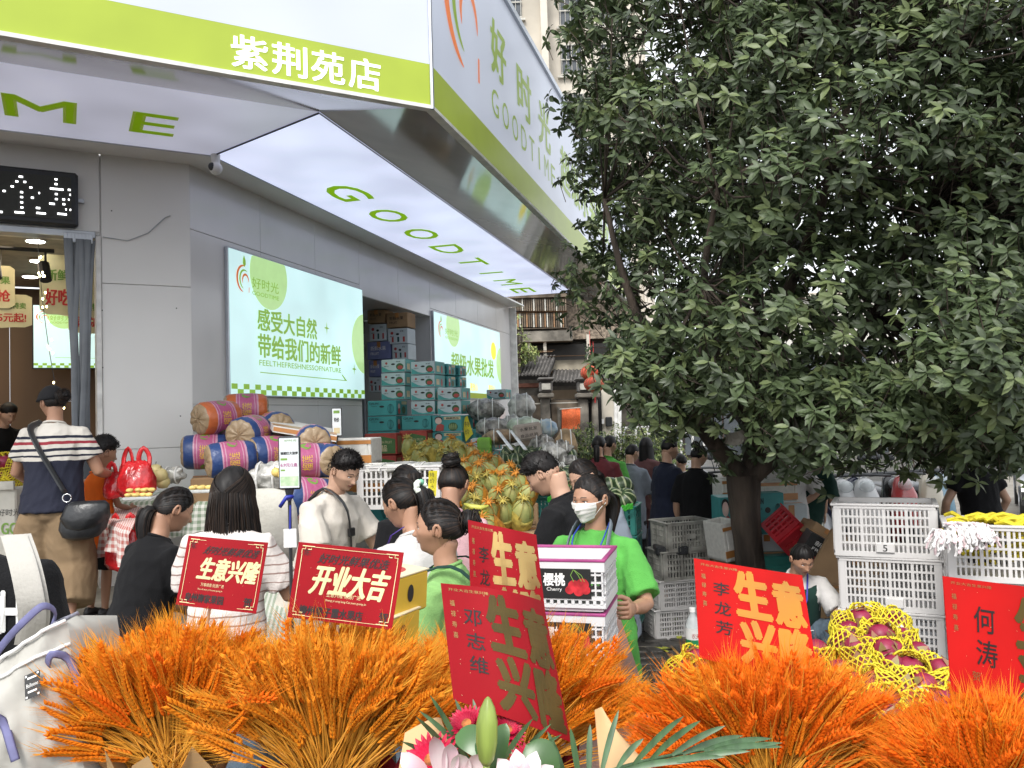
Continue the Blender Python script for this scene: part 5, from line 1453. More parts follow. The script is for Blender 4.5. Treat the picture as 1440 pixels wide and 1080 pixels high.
def add_hand(mb,M,s=1,curl=.5,grip=None):
 """hand in local space: wrist at origin, fingers along -z, palm facing +y, thumb towards s*x"""
 def R3(p):return M@Vector(p)
 secs=[(.024,.018,.012),(.034,.016,-.025),(.040,.014,-.06),(.038,.012,-.085)]
 mb.loft([[R3((math.cos(2*PI*k/10)*w,math.sin(2*PI*k/10)*h,z))for k in range(10)]for w,h,z in secs],0)
 for i in range(4):
  x=(1.5-i)*.0185*s;L=[.066,.074,.069,.054][i]
  pts=[];a=curl*.35;p=Vector((x,0,-.078+.004*abs(i-1)))
  pts.append(p-Vector((0,0,-.02)))
  for k,q in enumerate((.45,.3,.25)):
   pts.append(p.copy());p=p+Vector((x*.08,math.sin(a),-math.cos(a)))*L*q;a+=curl*.75
  pts.append(p)
  mb.tube([R3(q)for q in pts],[.0095,.009,.0085,.008,.0062],7,0)
 th=[(.016*s,.002,-.015),(.038*s,.012,-.035),(.05*s,.024+.01*curl,-.06),(.046*s,.034+.014*curl,-.084)]
 mb.tube([R3(q)for q in th],[.013,.0115,.010,.0072],7,0)
def remesh(mb,mats,vox,name,smooth_it=3):
 me=mb.mesh('tmp',mats)
 o=bpy.data.objects.new('tmp',me);col.objects.link(o)
 rm=o.modifiers.new('r','REMESH');rm.mode='VOXEL';rm.voxel_size=vox;rm.adaptivity=0
 if smooth_it:
  s=o.modifiers.new('s','SMOOTH');s.factor=.5;s.iterations=smooth_it
 dg=bpy.context.evaluated_depsgraph_get();dg.update()
 res=bpy.data.meshes.new_from_object(o.evaluated_get(dg))
 bpy.data.objects.remove(o);bpy.data.meshes.remove(me)
 return res
def mesh_np(me):
 v=np.zeros(len(me.vertices)*3,np.float32);me.vertices.foreach_get('co',v);return v.reshape(-1,3)
def wrinkle(me,amp,sc,seed,zst=.6):
 v=mesh_np(me);n=np.zeros(len(v)*3,np.float32);me.vertex_normals.foreach_get('vector',n);n=n.reshape(-1,3)
 w=np.zeros(len(v))
 r=np.random.default_rng(seed)
 for k in range(9):
  d=r.normal(0,1,3);d/=np.linalg.norm(d);d[2]*=zst
  fq=sc*r.uniform(.5,1.7)
  ph=r.uniform(0,6.28)
  bend=.5*np.sin(v@r.normal(0,1,3)*sc*.35+ph)
  w+=(1-np.abs(np.sin((v@d)*fq+ph+bend*2.2)))**2.2/9
 w-=w.mean()
 v=v+n*(w*amp*3)[:,None]
 me.vertices.foreach_set('co',v.astype(np.float32).ravel());me.update()
def ellring(c,rx,ry,X,Yv,n=16):
 return[c+X*(rx*math.cos(2*PI*k/n))+Yv*(ry*math.sin(2*PI*k/n))for k in range(n)]
def cubic(pts,n):
 pts=[Vector(p)for p in pts];out=[]
 m=len(pts)-1
 for i in range(n+1):
  t=i/n*m;k=min(int(t),m-1);t-=k
  p_1=pts[max(0,k-1)];p0=pts[k];p1=pts[k+1];p2=pts[min(m,k+2)]
  out.append(.5*((2*p0)+(p1-p_1)*t+(2*p_1-5*p0+4*p1-p2)*t*t+(3*p0-p_1-3*p1+p2)*t**3))
 return out
def person(label,loc,face,H=1.6,build=1.0,skin=0,lean=0.0,head=(0,0,0),arms=None,top=None,pants=None,hair='short',hairm=None,vox=.011,hi=True,pelvis=None,legs=None,shoes=None,sleeve=.85,topcut=.46,pantlen=.06,legw=1.0,skirt=None,group=None,wr=.009,loose=1.0,neck_extra=0,side=0.0,hands=.5,cloth_hem=None,nostrand=False,hs=.91,aim=None,dry=False):
 """face: heading in degrees, 0 looks away from the camera (+y), positive turns left"""
 if aim is not None:
  T0=at(*aim);z0=loc if isinstance(loc,(int,float))else None
  for _ in range(4):
   top0=person(label,(0,0,0),face,H,build,lean=lean,head=head,side=side,hs=hs,pelvis=pelvis,dry=True)
   x_,y_=T0.x-top0.x,T0.y-top0.y
   g_=z0 if z0 is not None else gz(x_,y_)
   H=H*(T0.z-g_)/top0.z
  H=min(1.92,max(1.0,H));loc=(x_,y_,g_)
 k=H/1.65
 root=None if dry else thing('person',label,'person',M=Matrix.Translation(Vector(loc))@Matrix.Rotation(R(face),4,'Z'),group=group)
 pz=pelvis if pelvis else .50*H
 P0=Vector((0,0,pz))if not isinstance(pz,(tuple,list))else Vector(pz)
 la,sd=R(lean),R(side)
 upv=Vector((math.sin(sd),math.sin(la),math.cos(la))).normalized();fw=Vector((0,math.cos(la),-math.sin(la)));X=Vector((1,0,0))-upv*upv.x;X.normalize()
 tl=.338*H
 T=lambda h,f=0.0,s=0.0:P0+upv*(h*tl)+fw*f+X*s
 sw=.104*H*(1+(build-1)*.6)
 bw=build
 def sec(h):
  return T(h,(.02*math.sin(h*3)*k)+la*.04*h*h)
 prof=[(-.12,.150,.105),(.05,.160,.108),(.25,.140,.10),(.45,.132,.095),(.65,.148,.105),(.83,.145,.098),(.92,.108,.076),(1.0,.062,.056),(1.10,.052,.052),(1.25,.05,.052)]
 body=MB()
 rings=[]
 for h,a,c in prof:
  q=bw if h<1.0 else 1+(bw-1)*.3
  rings.append(ellring(sec(h)+(fw*.012*k if h>1.05 else Vector((0,0,0))),a*k*q*.93,c*k*q*.93,X,fw))
 body.loft(rings)
 neck=sec(1.10)+fw*(.016*k)
 hy,hp,hr_=(R(a)for a in head)
 HM=Matrix.Translation(neck+Vector((0,0,-.005)))@Matrix.Rotation(hy,4,'Z')@Matrix.Rotation(-hp,4,'X')@Matrix.Rotation(hr_,4,'Y')@Matrix.Translation((0,.012,.0))@Matrix.Scale(k**.5*1.0*hs,4)
 if dry:return Matrix.Rotation(R(face),3,'Z')@(HM@Vector((0,.0,.245)))
 body.tube([sec(1.0),neck,HM@Vector((0,-.032,.075))],[.056*k,.047*k,.047*k],12)
 if arms is None:arms='down'
 A_={'down':(((.05,-.02,-.27),(.02,.07,-.24)),)*2}
 if arms=='down':arms=A_['down']
 armpts=[]
 inv=root.matrix_basis.inverted()
 for s,ar in zip((-1,1),arms):
  S=sec(.885)+X*(s*sw*.93)
  if len(ar)==3:
   E_,W_=inv@ar[1],inv@ar[2];S_=S
   E_=S+(E_-S).normalized()*.275*k;W_=E_+(W_-E_).normalized()*.245*k
  else:
   e_,w_=ar
   E_=S+Vector((s*e_[0],e_[1],e_[2]))*k
   W_=E_+Vector((s*w_[0],w_[1],w_[2]))*k
  armpts.append((S,E_,W_))
  body.tube([sec(.86)+X*(s*sw*.4),S+Vector((0,0,-.008*k)),S.lerp(E_,.4),E_,E_.lerp(W_,.35),W_],[.045*k,.044*k*bw,.041*k*bw,.036*k*bw,.035*k*bw,.025*k],12)
 if legs is None:
  legs=[((-.0,.0),(-.0,0)),((.0,0),(.0,0))]
 legp=[]
 for s,lg in zip((-1,1),legs):
  Hh=P0+Vector((s*.085*k*bw,0,-.02))
  if len(lg[0])==2:
   K=Vector((s*.09*k+lg[0][0],.02+lg[0][1],.27*H));An=Vector((s*.09*k+lg[1][0],lg[1][1],.045*H))
  else:K=Vector(lg[0]);An=Vector(lg[1])
  legp.append((Hh,K,An))
  body.tube([Hh+Vector((0,0,.05)),Hh,Hh.lerp(K,.5),K,K.lerp(An,.35),An],[.06*k,.078*k*bw,.066*k*bw,.05*k,.05*k,.032*k],12)
  body.loft([ellring(An+Vector((0,dy,dz)),a,c,Vector((1,0,0)),Vector((0,.3,1)).normalized(),10)for dy,dz,a,c in((-.05*k,-.03*k,.03*k,.028*k),(0,-.03*k,.036*k,.036*k),(.07*k,-.045*k,.042*k,.022*k),(.13*k,-.052*k,.045*k,.016*k),(.165*k,-.056*k,.03*k,.010*k))])
 me=remesh(body,[SKIN[skin]],vox,'body',2)
 v=mesh_np(me);fs=[tuple(p.vertices)for p in me.polygons]
 full=MB();full.add([tuple(x)for x in v],fs,0);bpy.data.meshes.remove(me)
 add_head(full,HM,hi)
 for i,(s,(S,E_,W_))in enumerate(zip((-1,1),armpts)):
  d=(W_-E_).normalized();
  hv=hands[i]if isinstance(hands,(tuple,list))else hands
  inward=Vector((-s,.25,0))
  y=inward-d*inward.dot(d)
  if y.length<.2:y=Vector((0,0,-1))-d*Vector((0,0,-1)).dot(d)
  y.normalize();z=-d;x=y.cross(z)
  hM=frame(W_,x,y,z)@Matrix.Scale(k,4)
  ts=1 if(x.y*1.0+x.z*.5)>0 else-1
  add_hand(full,hM,ts,hv)
 bo=full.build('body',[SKIN[skin],M_lip,M_brow],root,smooth='all')
 if hi:
  for s in(-1,1):
   e=MB();c=hd(s*.345,.045,-.0065)
   e.ell(tuple(c),(.0145,.0095,.0072),12,8,0,HM);c2_=hd(s*.335,.047,-.0005);e.ell(tuple(c2_),(.0062,.0035,.006),10,6,1,HM)
   e.build('eye',[M_eyew,M_iris],root,smooth='all')
 seed=abs(hash(label))%9999 if False else sum(map(ord,label))
 if top is not None:
  b=MB();e=.016*loose*k;rr=[]
  pr=[(topcut-.5 if topcut<.5 else 0,0,0)]
  lo=-.5*(1-2*topcut)if False else-(topcut)
  hh=[(lo,.166,.122),(lo*.5,.168,.122),(.05,.166,.12),(.25,.155,.117),(.45,.15,.114),(.65,.158,.118),(.83,.152,.108),(.93,.122,.088),(1.0,.084,.066),(1.04,.062,.058)]
  for h,a,c in hh:
   q=bw if h<1 else 1+(bw-1)*.3
   ee=e*(1.4 if h<.4 else 1)
   rr.append(ellring(sec(h),a*k*q+ee*(.8 if h<.9 else .3),c*k*q+ee*(.8 if h<.9 else .3),X,fw,22))
  b.loft(rr)
  for s,(S,E_,W_)in zip((-1,1),armpts):
   if sleeve<=0:continue
   c0=sec(.90)+X*(s*sw*.45)
   if sleeve<=1.0:
    endp=S.lerp(E_,sleeve);b.tube([c0,S+Vector((0,0,.004)),S.lerp(E_,sleeve*.55),endp],[.056*k,.056*k*bw,.058*k*bw+e*.6,.058*k*bw+e*.8],14)
   else:
    b.tube([c0,S,S.lerp(E_,.6),E_,E_.lerp(W_,sleeve-1)],[.062*k,.063*k*bw,.06*k*bw+e*.5,.052*k*bw+e*.6,.042*k+e*.6],14)
  ms=remesh(b,[top],vox*1.05,'shirt',4)
  wrinkle(ms,wr*k,26,seed)
  ms.polygons.foreach_set('use_smooth',[True]*len(ms.polygons))
  so=link('shirt',ms,root)
  cb_=MB();cc=sec(1.03);cb_.tube([cc+X*(.066*k*math.cos(a))+fw*(.06*k*math.sin(a)+.004)+upv*(.012*k*-math.sin(a))for a in[2*PI*j/24 for j in range(25)]],.008*k,6);cb_.build('collar',top,root,smooth='all')
 if pants is not None:
  b=MB();e=.014*loose*legw*k
  rr=[ellring(P0+Vector((0,0,dz*k)),a*k*bw,c*k*bw,Vector((1,0,0)),Vector((0,1,0)),18)for dz,a,c in((.12,.148,.112),(.06,.158,.118),(0,.168,.125),(-.06,.16,.118),(-.1,.10,.08))]
  b.loft(rr)
  for s,(Hh,K,An)in zip((-1,1),legp):
   E2=K.lerp(An,1-pantlen/.225)if pantlen<.9 else K.lerp(Hh,.3)
   b.tube([Hh+Vector((0,0,.03)),Hh+Vector((0,0,-.05)),Hh.lerp(K,.5),K,K.lerp(E2,.5),E2],[.085*k*bw,.088*k*bw+e,.082*k*bw*(1+(legw-1)*.35)+e,.07*k*(1+(legw-1)*.8)+e,.066*k*legw+e,.06*k*legw+e],16)
  ms=remesh(b,[pants],vox*1.05,'trousers',4)
  wrinkle(ms,wr*1.1*k,20,seed+5)
  ms.polygons.foreach_set('use_smooth',[True]*len(ms.polygons))
  link('trousers',ms,root)
 if skirt:
  z0,m_,wdt=skirt;b=MB();n=40;v=[]
  for j in range(13):
   t=j/12;z=P0.z+.14*k-(P0.z+.14*k-z0)*t;
   for i in range(n):
    a=2*PI*i/n;fo=1+.06*t*math.sin(a*7+1)
    rx=(.145*k*bw*(1-t)+wdt*t+.03*math.sin(min(1,t*3)*PI/2))*fo
    v.append((rx*math.cos(a),rx*.78*math.sin(a),z))
  b.add(v,[(j*n+i,j*n+(i+1)%n,(j+1)*n+(i+1)%n,(j+1)*n+i)for j in range(12)for i in range(n)])
  b.build('skirt',m_,root,smooth='all')
 if shoes is not None:
  for(Hh,K,An)in legp:
   b=MB()
   b.loft([ellring(An+Vector((0,dy,dz)),a,c,Vector((1,0,0)),Vector((0,.25,1)).normalized(),12)for dy,dz,a,c in((-.065*k,-.03*k,.02*k,.02*k),(-.055*k,-.03*k,.036*k,.042*k),(0,-.032*k,.043*k,.045*k),(.07*k,-.046*k,.05*k,.030*k),(.14*k,-.052*k,.05*k,.024*k),(.185*k,-.058*k,.03*k,.013*k))])
   b.box((An.x,An.y+.06*k,An.z-.068*k),(.09*k,.25*k,.016*k),bev=.006)
   b.build('shoe',shoes,root,smooth='all')
 hm=hairm or M_hair
 strs=hair
 G={'ponytail':(PI,.25),'bun_back':(PI,.25),'bun_top':(PI,.95),'ponylow':(PI,-.3),'tied':(PI,.12),'long':None,'short':None,'bald':None,'crop':None}.get(strs)
 def hairline(a):
  a=abs(a)
  if strs in('short','crop'):pts=[(0,.60),(.5,.58),(.85,.42),(1.15,.30),(1.35,.1),(1.55,.16),(1.8,.05),(2.1,-.32),(PI,-.40)]
  else:pts=[(0,.76),(.5,.68),(.85,.50),(1.1,.30),(1.3,-.02),(1.5,.12),(1.8,-.06),(2.1,-.40),(PI,-.55)]
  if strs=='long':pts=[(0,.75),(.3,.62),(.7,.30),(.95,.0),(1.2,-.45),(1.6,-.8),(PI,-.9)]
  return np.interp(a,[p[0]for p in pts],[p[1]for p in pts])
 na,ne=(72,48)if hi else(30,20)
 az=np.linspace(-PI,PI,na,endpoint=False);el=np.linspace(-1.3,PI/2-.02,ne)
 A2,E2_=np.meshgrid(az,el)
 hl=hairline(A2)
 d=E2_-hl+(.04*np.sin(A2*23)+.03*np.sin(A2*41+1)+.03*np.sin(A2*9))*(1 if strs in('short','crop')else .6)
 th={'short':.021,'crop':.009,'long':.018}.get(strs,.012)
 tck=th*sm(0,.55,d)+.002
 if strs=='short':tck=tck+.006*sm(.5,1.1,E2_)+.0025*np.sin(A2*29+E2_*13)*sm(.2,.6,d)-.015*sm(.75,.05,E2_)*sm(.8,1.2,np.abs(A2))
 rr=head_r(A2,E2_)*np.where(d>0,1,.93)+np.where(d>0,tck,-.004)
 rr=rr+.0012*np.sin(A2*60+E2_*7)*(d>0)
 V=np.stack([np.sin(A2)*np.cos(E2_)*rr+HC.x,np.cos(A2)*np.cos(E2_)*rr+HC.y,np.sin(E2_)*rr+HC.z],-1).reshape(-1,3)
 hb_=MB();f=[(j*na+i,j*na+(i+1)%na,(j+1)*na+(i+1)%na,(j+1)*na+i)for j in range(ne-1)for i in range(na)]
 hb_.add([tuple(p)for p in V]+[(HC.x,HC.y,HC.z+float(rr[-1].mean()))],f+[((ne-1)*na+i,(ne-1)*na+(i+1)%na,ne*na)for i in range(na)],0,HM)
 def hp_(a,e,off=0):
  rad=float(head_r(np.array(a),np.array(e)))+th+.001+off
  return Vector((math.sin(a)*math.cos(e),math.cos(a)*math.cos(e),math.sin(e)))*rad+HC
 if strs!='bald':
  hair_o=None
  R2=random.Random(seed)
  if G and hi and not nostrand:
   g=Vector((math.sin(G[0])*math.cos(G[1]),math.cos(G[0])*math.cos(G[1]),math.sin(G[1])))
   for i in range(420):
    a=R2.uniform(-PI,PI);e=hairline(a)+.03+abs(R2.gauss(0,.12))
    if e>1.45:continue
    s0=Vector((math.sin(a)*math.cos(e),math.cos(a)*math.cos(e),math.sin(e)))
    om=s0.angle(g)
    if om<.3:continue
    pts=[];lift=R2.uniform(-.0015,.0025)
    for j in range(9):
     t=j/8;dd=(s0*math.sin((1-t)*om)+g*math.sin(t*om))/math.sin(om)
     dd.normalize();aa=math.atan2(dd.x,dd.y);ee=math.asin(max(-1,min(1,dd.z)))
     dl=ee-float(hairline(aa));pts.append(HM@hp_(aa,ee,-th+th*float(sm(0,.55,np.array(dl)))+.0015+lift*math.sin(t*PI)))
    cdir=(pts[4]-(HM@HC)).normalized();sd_=(pts[5]-pts[3]).cross(cdir).normalized()
    hb_.ribbon(pts,[.0004,.0016,.002,.002,.002,.002,.002,.0016,.0008],sd_,R2.choice([0,0,1]))
  if hi and strs!='crop':
   for i in range(70):
    a=R2.uniform(-PI,PI);e=R2.uniform(float(hairline(a)),1.4);p=hp_(a,e,-.003);o_=(p-HC).normalized()
    tn=Vector((R2.gauss(0,1),R2.gauss(0,1),R2.gauss(-.3,.8)));tn-=o_*tn.dot(o_);tn.normalize();ln=R2.uniform(.015,.05)
    hb_.tube([HM@p,HM@(p+(tn+o_*.35)*ln*.5),HM@(p+(tn+o_*.15+Vector((0,0,-.3)))*ln)],[.0006,.0005,.0002],3,i%2,cap=False)
  if strs=='short' and hi and not nostrand:
   for i in range(1300):
    a=R2.uniform(-PI,PI);e=R2.uniform(float(hairline(a))+.08,1.5)
    p=hp_(a,e,-.004);o_=(p-HC).normalized()
    dr=(o_+Vector((R2.gauss(0,.5),.55+R2.gauss(0,.35),.25+R2.gauss(0,.3)))*.8).normalized()
    q=p+dr*R2.uniform(.010,.028)*(1 if e>.5 else .35)
    sd_=dr.cross(o_)
    if sd_.length<1e-3:continue
    sd_.normalize();hb_.ribbon([HM@p,HM@(p*.5+q*.5+o_*.002),HM@q],[.002,.0016,.0003],(HM.to_3x3()@sd_).normalized(),0)
  down=Vector((0,0,-1))
  if strs in('ponytail','ponylow','tied'):
   base=HM@hp_(G[0],G[1],.0);back=(HM.to_3x3()@Vector((0,-1,0))).normalized()
   Ln={'ponytail':.34,'ponylow':.40,'tied':.26}[strs]*k
   cen_=[base-back*.015,base+back*.028+down*.012,base+back*.05+down*Ln*.25,base+back*.035+down*Ln*.55,base+back*.01+down*Ln]
   cen_=cubic(cen_,10)
   hb_.tube(cen_,[.016,.024,.031,.034,.034,.033,.031,.027,.022,.014,.004],12,0,flat=.75,up=tuple(back))
   if hi:
    for i in range(46):
     a=R2.uniform(0,6.28);r_=R2.uniform(.85,1.15);ln=R2.uniform(.8,1.08)
     rad=[.016,.024,.031,.034,.034,.033,.031,.027,.022,.014,.006]
     pts=[]
     for j in range(0,11):
      c=cen_[j]*1;
      if j==10:c=cen_[9]+(cen_[10]-cen_[9])*ln*1.2
      u=X*(math.cos(a+.05*j)*rad[j]*r_)+back*(math.sin(a+.05*j)*rad[j]*r_*.8)
      pts.append(c+u)
     hb_.tube(pts,[.002]*10+[.0005],3,i%2,cap=False)
  if strs in('bun_back','bun_top'):
   base=HM@hp_(G[0],G[1],.0);o_=(base-HM@HC).normalized()
   cc=base+o_*.022;s1=o_.orthogonal().normalized();s2=o_.cross(s1)
   for q in range(3):
    rr_=[.030,.021,.010][q]*k
    pts=[cc+(s1*math.cos(t)+s2*math.sin(t))*rr_+o_*(.012*q+.004*math.sin(t*3))for t in[2*PI*j/18 for j in range(19)]]
    hb_.tube(pts,[(.020-.003*q)*k*(1+.12*math.sin(j*1.3+q))for j in range(19)],8,q%2)
   hb_.ell(tuple(cc-o_*.004),(.035*k,.035*k,.035*k),12,8,0)
   if hi:
    for i in range(60):
     a0=R2.uniform(0,6.28);tl_=R2.uniform(-.03,.035);rr_=R2.uniform(.040,.052)*k*math.sqrt(max(.1,1-(tl_/.05)**2))
     pts=[cc+(s1*math.cos(a0+t)+s2*math.sin(a0+t))*rr_*(1+.06*math.sin(t*3+i))+o_*(tl_+.012*math.sin(t+i))for t in[j*.35 for j in range(8)]]
     hb_.tube(pts,[.0022]*7+[.0006],3,i%2,cap=False)
  if strs=='long':
   Ln=.38*k
   n=26;v=[];J=12
   for j in range(J+1):
    t=j/J
    for i in range(n):
     a=R(100)+R(160)*i/(n-1)if False else PI*.36+(2*PI-PI*.72)*i/(n-1)
     e0=-.1
     p=hp_(a if a<PI else a-2*PI,e0,.004)
     q=HM@p
     outw=(HM.to_3x3()@Vector((math.sin(a),math.cos(a),0))).normalized()
     q=q+down*(Ln*t+.0)+outw*(.012*math.sin(t*2.5)+.0025*math.sin(i*2.6+j*.3))
     if t>.35:
      sp_=sec(.95);q=q+Vector((q.x-sp_.x,(q.y-sp_.y)*.2-.015,0))*(t-.35)*.35
     v.append(q)
   hb_.add(v,[(j*n+i,j*n+i+1,(j+1)*n+i+1,(j+1)*n+i)for j in range(J)for i in range(n-1)],0)
   if hi:
    for i in range(520):
     a=PI*.34+(2*PI-PI*.68)*R2.random();a=a if a<PI else a-2*PI;off=R2.uniform(.0,.006)
     sp0=R2.uniform(-.15,.15)
     pts=[HM@hp_(a*.35+sp0,1.42,.0035)]+[HM@hp_(a*(.5+.5*t),1.35-(1.35+.1)*t,.0035+off*t)for t in(.1,.2,.3,.4,.5,.6,.7,.8,.9,1)]
     base=pts[-1];outw=(HM.to_3x3()@Vector((math.sin(a),math.cos(a),0))).normalized();ln=Ln*R2.uniform(.85,1.12)
     for t in(.2,.4,.6,.8,1):
      q=base+down*ln*t+outw*(.014*math.sin(t*2.5)+off)
      if t>.35:sp_=sec(.95);q=q+Vector((q.x-sp_.x,(q.y-sp_.y)*.2-.018,0))*(t-.35)*.35
      pts.append(q+X*R2.gauss(0,.002))
     hb_.tube(pts,[.001]+[.0022]*(len(pts)-2)+[.0005],3,R2.choice([0,1,1]),cap=False)
  hb_.build('hair',[hm,M_hair2 if hm is M_hair else M_hair],root,smooth='all')
 info=dict(root=root,HM=HM,sec=sec,X=X,fw=fw,up=upv,arms=armpts,legs=legp,k=k,P0=P0,hd=hd,bw=bw)
 return info
def cloth(name,rgb,n=.1,ns=5,rough=.9,sheen=.03,bump=.25):return mat(name,rgb,spec=.2,rough=rough,n=n,ns=ns,sheen=sheen,bump=bump,bs=220)
C_green=cloth('lime_green_shirt',(.10,.37,.07))
C_green2=cloth('pale_lime_shirt',(.24,.45,.15))
C_black=cloth('black_cloth',(.008,.008,.009))
C_white=cloth('white_cloth',(.58,.56,.54))
C_cream=cloth('cream_tee',(.62,.57,.50),n=.05)
C_navy=cloth('navy_cloth',(.014,.018,.035))
C_grey=cloth('grey_blue_shirt',(.20,.23,.27))
C_khaki=cloth('khaki_trousers',(.24,.165,.095),n=.1,ns=4)
C_maroon=cloth('maroon_cloth',(.12,.025,.03))
C_brownd=cloth('dull_plum_dress',(.15,.07,.07))
C_jean=cloth('washed_denim',(.11,.15,.19),n=.25)
C_orange=cloth('orange_shirt',(.9,.17,.02))
C_dgreen=cloth('dark_green_cloth',(.015,.045,.035))
C_apron=cloth('dusty_pink_apron',(.36,.23,.19))
C_strap=cloth('grey_strap',(.16,.19,.22))
C_pink=cloth('pink_check_shirt',(.62,.38,.40))
M_shoe=mat('dark_shoe',(.02,.02,.022),rough=.45)
Wc,Nc,Rc=(.62,.58,.52),(.012,.014,.03),(.30,.03,.045)
C_stripe=axis_bands('striped_knit',2,[(0,Nc),(1.115,Wc),(1.142,Nc),(1.156,Wc),(1.18,Nc),(1.198,Wc),(1.222,Rc),(1.244,Wc),(1.262,Nc),(1.28,Wc),(1.60,Wc)],rough=.9,bump=.25,noisew=.02,bs=150)
st_=[(.7,(.66,.60,.56))]
for i in range(22):st_+=[(.72+i*.038,(.30,.2,.17)),(.726+i*.038,(.66,.60,.56))]
C_tee=axis_bands('thin_striped_tee',2,st_[:31],rough=.9,bump=.25,noisew=.02,bs=150)
def ground_at(x,y):return gz(x,y)
def stand(px,py_top,d,H,z=None,pitchdrop=0):
 """ground position of a person whose head top shows at px,py_top at distance d"""
 p=at(px,py_top,d)
 return Vector((p.x,p.y,p.z-H+pitchdrop))
def accessory(name,label,cat,M=None,loc=(0,0,0)):return thing(name,label,cat,loc,M=M)
def on(info,mb,name,mats,smooth='all',parent=None):
 return mb.build(name,mats,parent or info['root'],smooth=smooth)
I1=person('stocky person in black cap and striped knit top with wide khaki trousers',.80,8,1.63,aim=(73,543,5.4),build=1.1,skin=1,lean=4,head=(52,6,0),arms=(((.10,.06,-.25),(-.08,.20,-.10)),((.10,.04,-.26),(.00,.21,-.03))),top=C_stripe,pants=C_khaki,hair='bun_back',vox=.010,sleeve=.62,topcut=.05,legw=1.9,pantlen=.075,legs=[((-.03,.05),(-.04,.10)),((.03,-.01),(.07,-.16))],wr=.010,loose=1.1)
b=MB();HMc=I1['HM']
capn=24
rows_=[]
for j in range(7):
 e=.18+(PI/2-.2)*j/6
 rows_.append([hd(2*PI*i/capn,e,.022+(.006 if j==0 else 0))for i in range(capn)])
b.loft(rows_,0,True,HMc);on(I1,b,'cap',cloth('black_cap',(.018,.018,.02)))
b=MB()
for dx,dz,w,h in((0,0,0,0),):
 p=hd(2.5,.36,.030)
 o_=(p-HC).normalized();s_=Vector((0,0,1)).cross(o_).normalized();u_=o_.cross(s_)
 for L_ in(((-.03,.035),(.02,.035),(-.02,-.01),(.03,-.01)),((.02,.035),(-.01,.0)),((-.03,-.04),(0,0),(.03,-.04),(-.03,-.04)),((.032,.01),(.05,.012),(.052,-.012),(.036,-.015))):
  b.tube([p+s_*x-o_*2.2*x*x*4+u_*z for x,z in L_],.0035,4,0,M=HMc)
on(I1,b,'cap_emblem',M_white)
bag=accessory('shoulder_bag','black leather cross body bag hanging on the back of the cap wearer','bag',M=I1['root'].matrix_basis)
sc_=I1['sec'];b=MB()
pts=[sc_(1.02)+Vector((-.09,.03,.02)),sc_(.98)+Vector((-.105,-.10,.0)),sc_(.75)+Vector((-.03,-.178,0)),sc_(.45)+Vector((.06,-.175,0)),sc_(.22)+Vector((.135,-.165,-.01))]
b.tube(cubic(pts,14),.023,6,flat=.2,up=(0,1,0));b.build('strap',M_dark,bag,smooth='all')
b=MB();rp=sc_(.18)+Vector((.15,-.175,-.02));b.tube([rp+Vector((.026*math.cos(a),0,.026*math.sin(a)))for a in[2*PI*j/16 for j in range(17)]],.004,6);b.build('ring',mat('chrome',(.7,.7,.7),rough=.15,metal=1),bag,smooth='all')
M_leather=mat('black_leather',(.02,.021,.023),rough=.32,n=.3,ns=8,bump=.2,bs=25)
b=MB();bc=sc_(-.05)+Vector((.255,-.155,-.045))
b.loft([[bc+Vector((w*math.cos(t)+z*.25,.045*dd*math.sin(t),z))for t in[2*PI*i/18 for i in range(18)]]for z,w,dd in((.12,.10,.5),(.10,.125,.9),(.03,.15,1.15),(-.05,.145,1.3),(-.10,.11,1.1),(-.12,.05,.5))]);b.build('pouch',M_leather,bag,smooth='all')
b=MB();b.loft([[bc+Vector((w*math.cos(t)+z*.25,-.012+.05*dd*math.sin(t),z))for t in[2*PI*i/18 for i in range(18)]]for z,w,dd in((.125,.10,.6),(.10,.132,1.0),(.02,.15,1.25),(-.04,.10,1.3),(-.06,.03,.8))]);b.build('flap',M_leather,bag,smooth='all')
for s,(Hh,K,An)in zip((-1,1),I1['legs']):
 b=MB();
 b.loft([ellring(An+Vector((0,dy,-.078)),a,.013,Vector((1,0,0)),Vector((0,0,1)),12)for dy,a in((-.09,.02),(-.07,.04),(0,.045),(.1,.052),(.16,.045),(.18,.02))])
 b.tube([An+Vector((-.05,.09,-.07)),An+Vector((-.03,.10,-.015)),An+Vector((.03,.10,-.015)),An+Vector((.05,.09,-.07))],.028,6,flat=.2,up=(0,0,1))
 on(I1,b,'sandal',mat('lime_rubber',(.32,.55,.14),rough=.5)if s>0 else mat('green_rubber',(.05,.16,.07),rough=.5))
person('small child in sleeveless orange shirt behind the cap wearer',.80,-20,1.26,aim=(147,614,5.8),build=.92,skin=1,head=(-15,10,0),arms=(((.04,.0,-.26),(.0,.14,-.15)),((.03,.08,-.25),(-.05,.2,-.05))),top=C_orange,pants=C_black,hair='short',vox=.012,sleeve=0,topcut=.3,pantlen=.9,legw=1.2,shoes=M_shoe,hs=1.14)
person('person in black top with long low ponytail, head bowed towards the table',None,-38,1.64,aim=(256,685,3.8),build=1.05,skin=1,lean=14,head=(-12,24,0),arms=(((.05,.06,-.26),(-.03,.2,-.08)),((.05,.10,-.25),(-.06,.22,-.02))),top=C_black,pants=C_jean,hair='ponylow',vox=.009,sleeve=.62,topcut=.3,shoes=M_shoe)
person('person with long straight dark hair and thin striped white tee',None,-6,1.63,aim=(329,657,3.5),build=.98,skin=1,lean=5,head=(0,12,0),arms=(((.07,.05,-.25),(-.06,.2,-.1)),((.10,.06,-.24),(-.05,.22,-.04))),top=C_tee,pants=C_jean,hair='long',vox=.009,sleeve=.8,topcut=.3,shoes=M_shoe,loose=1.2)
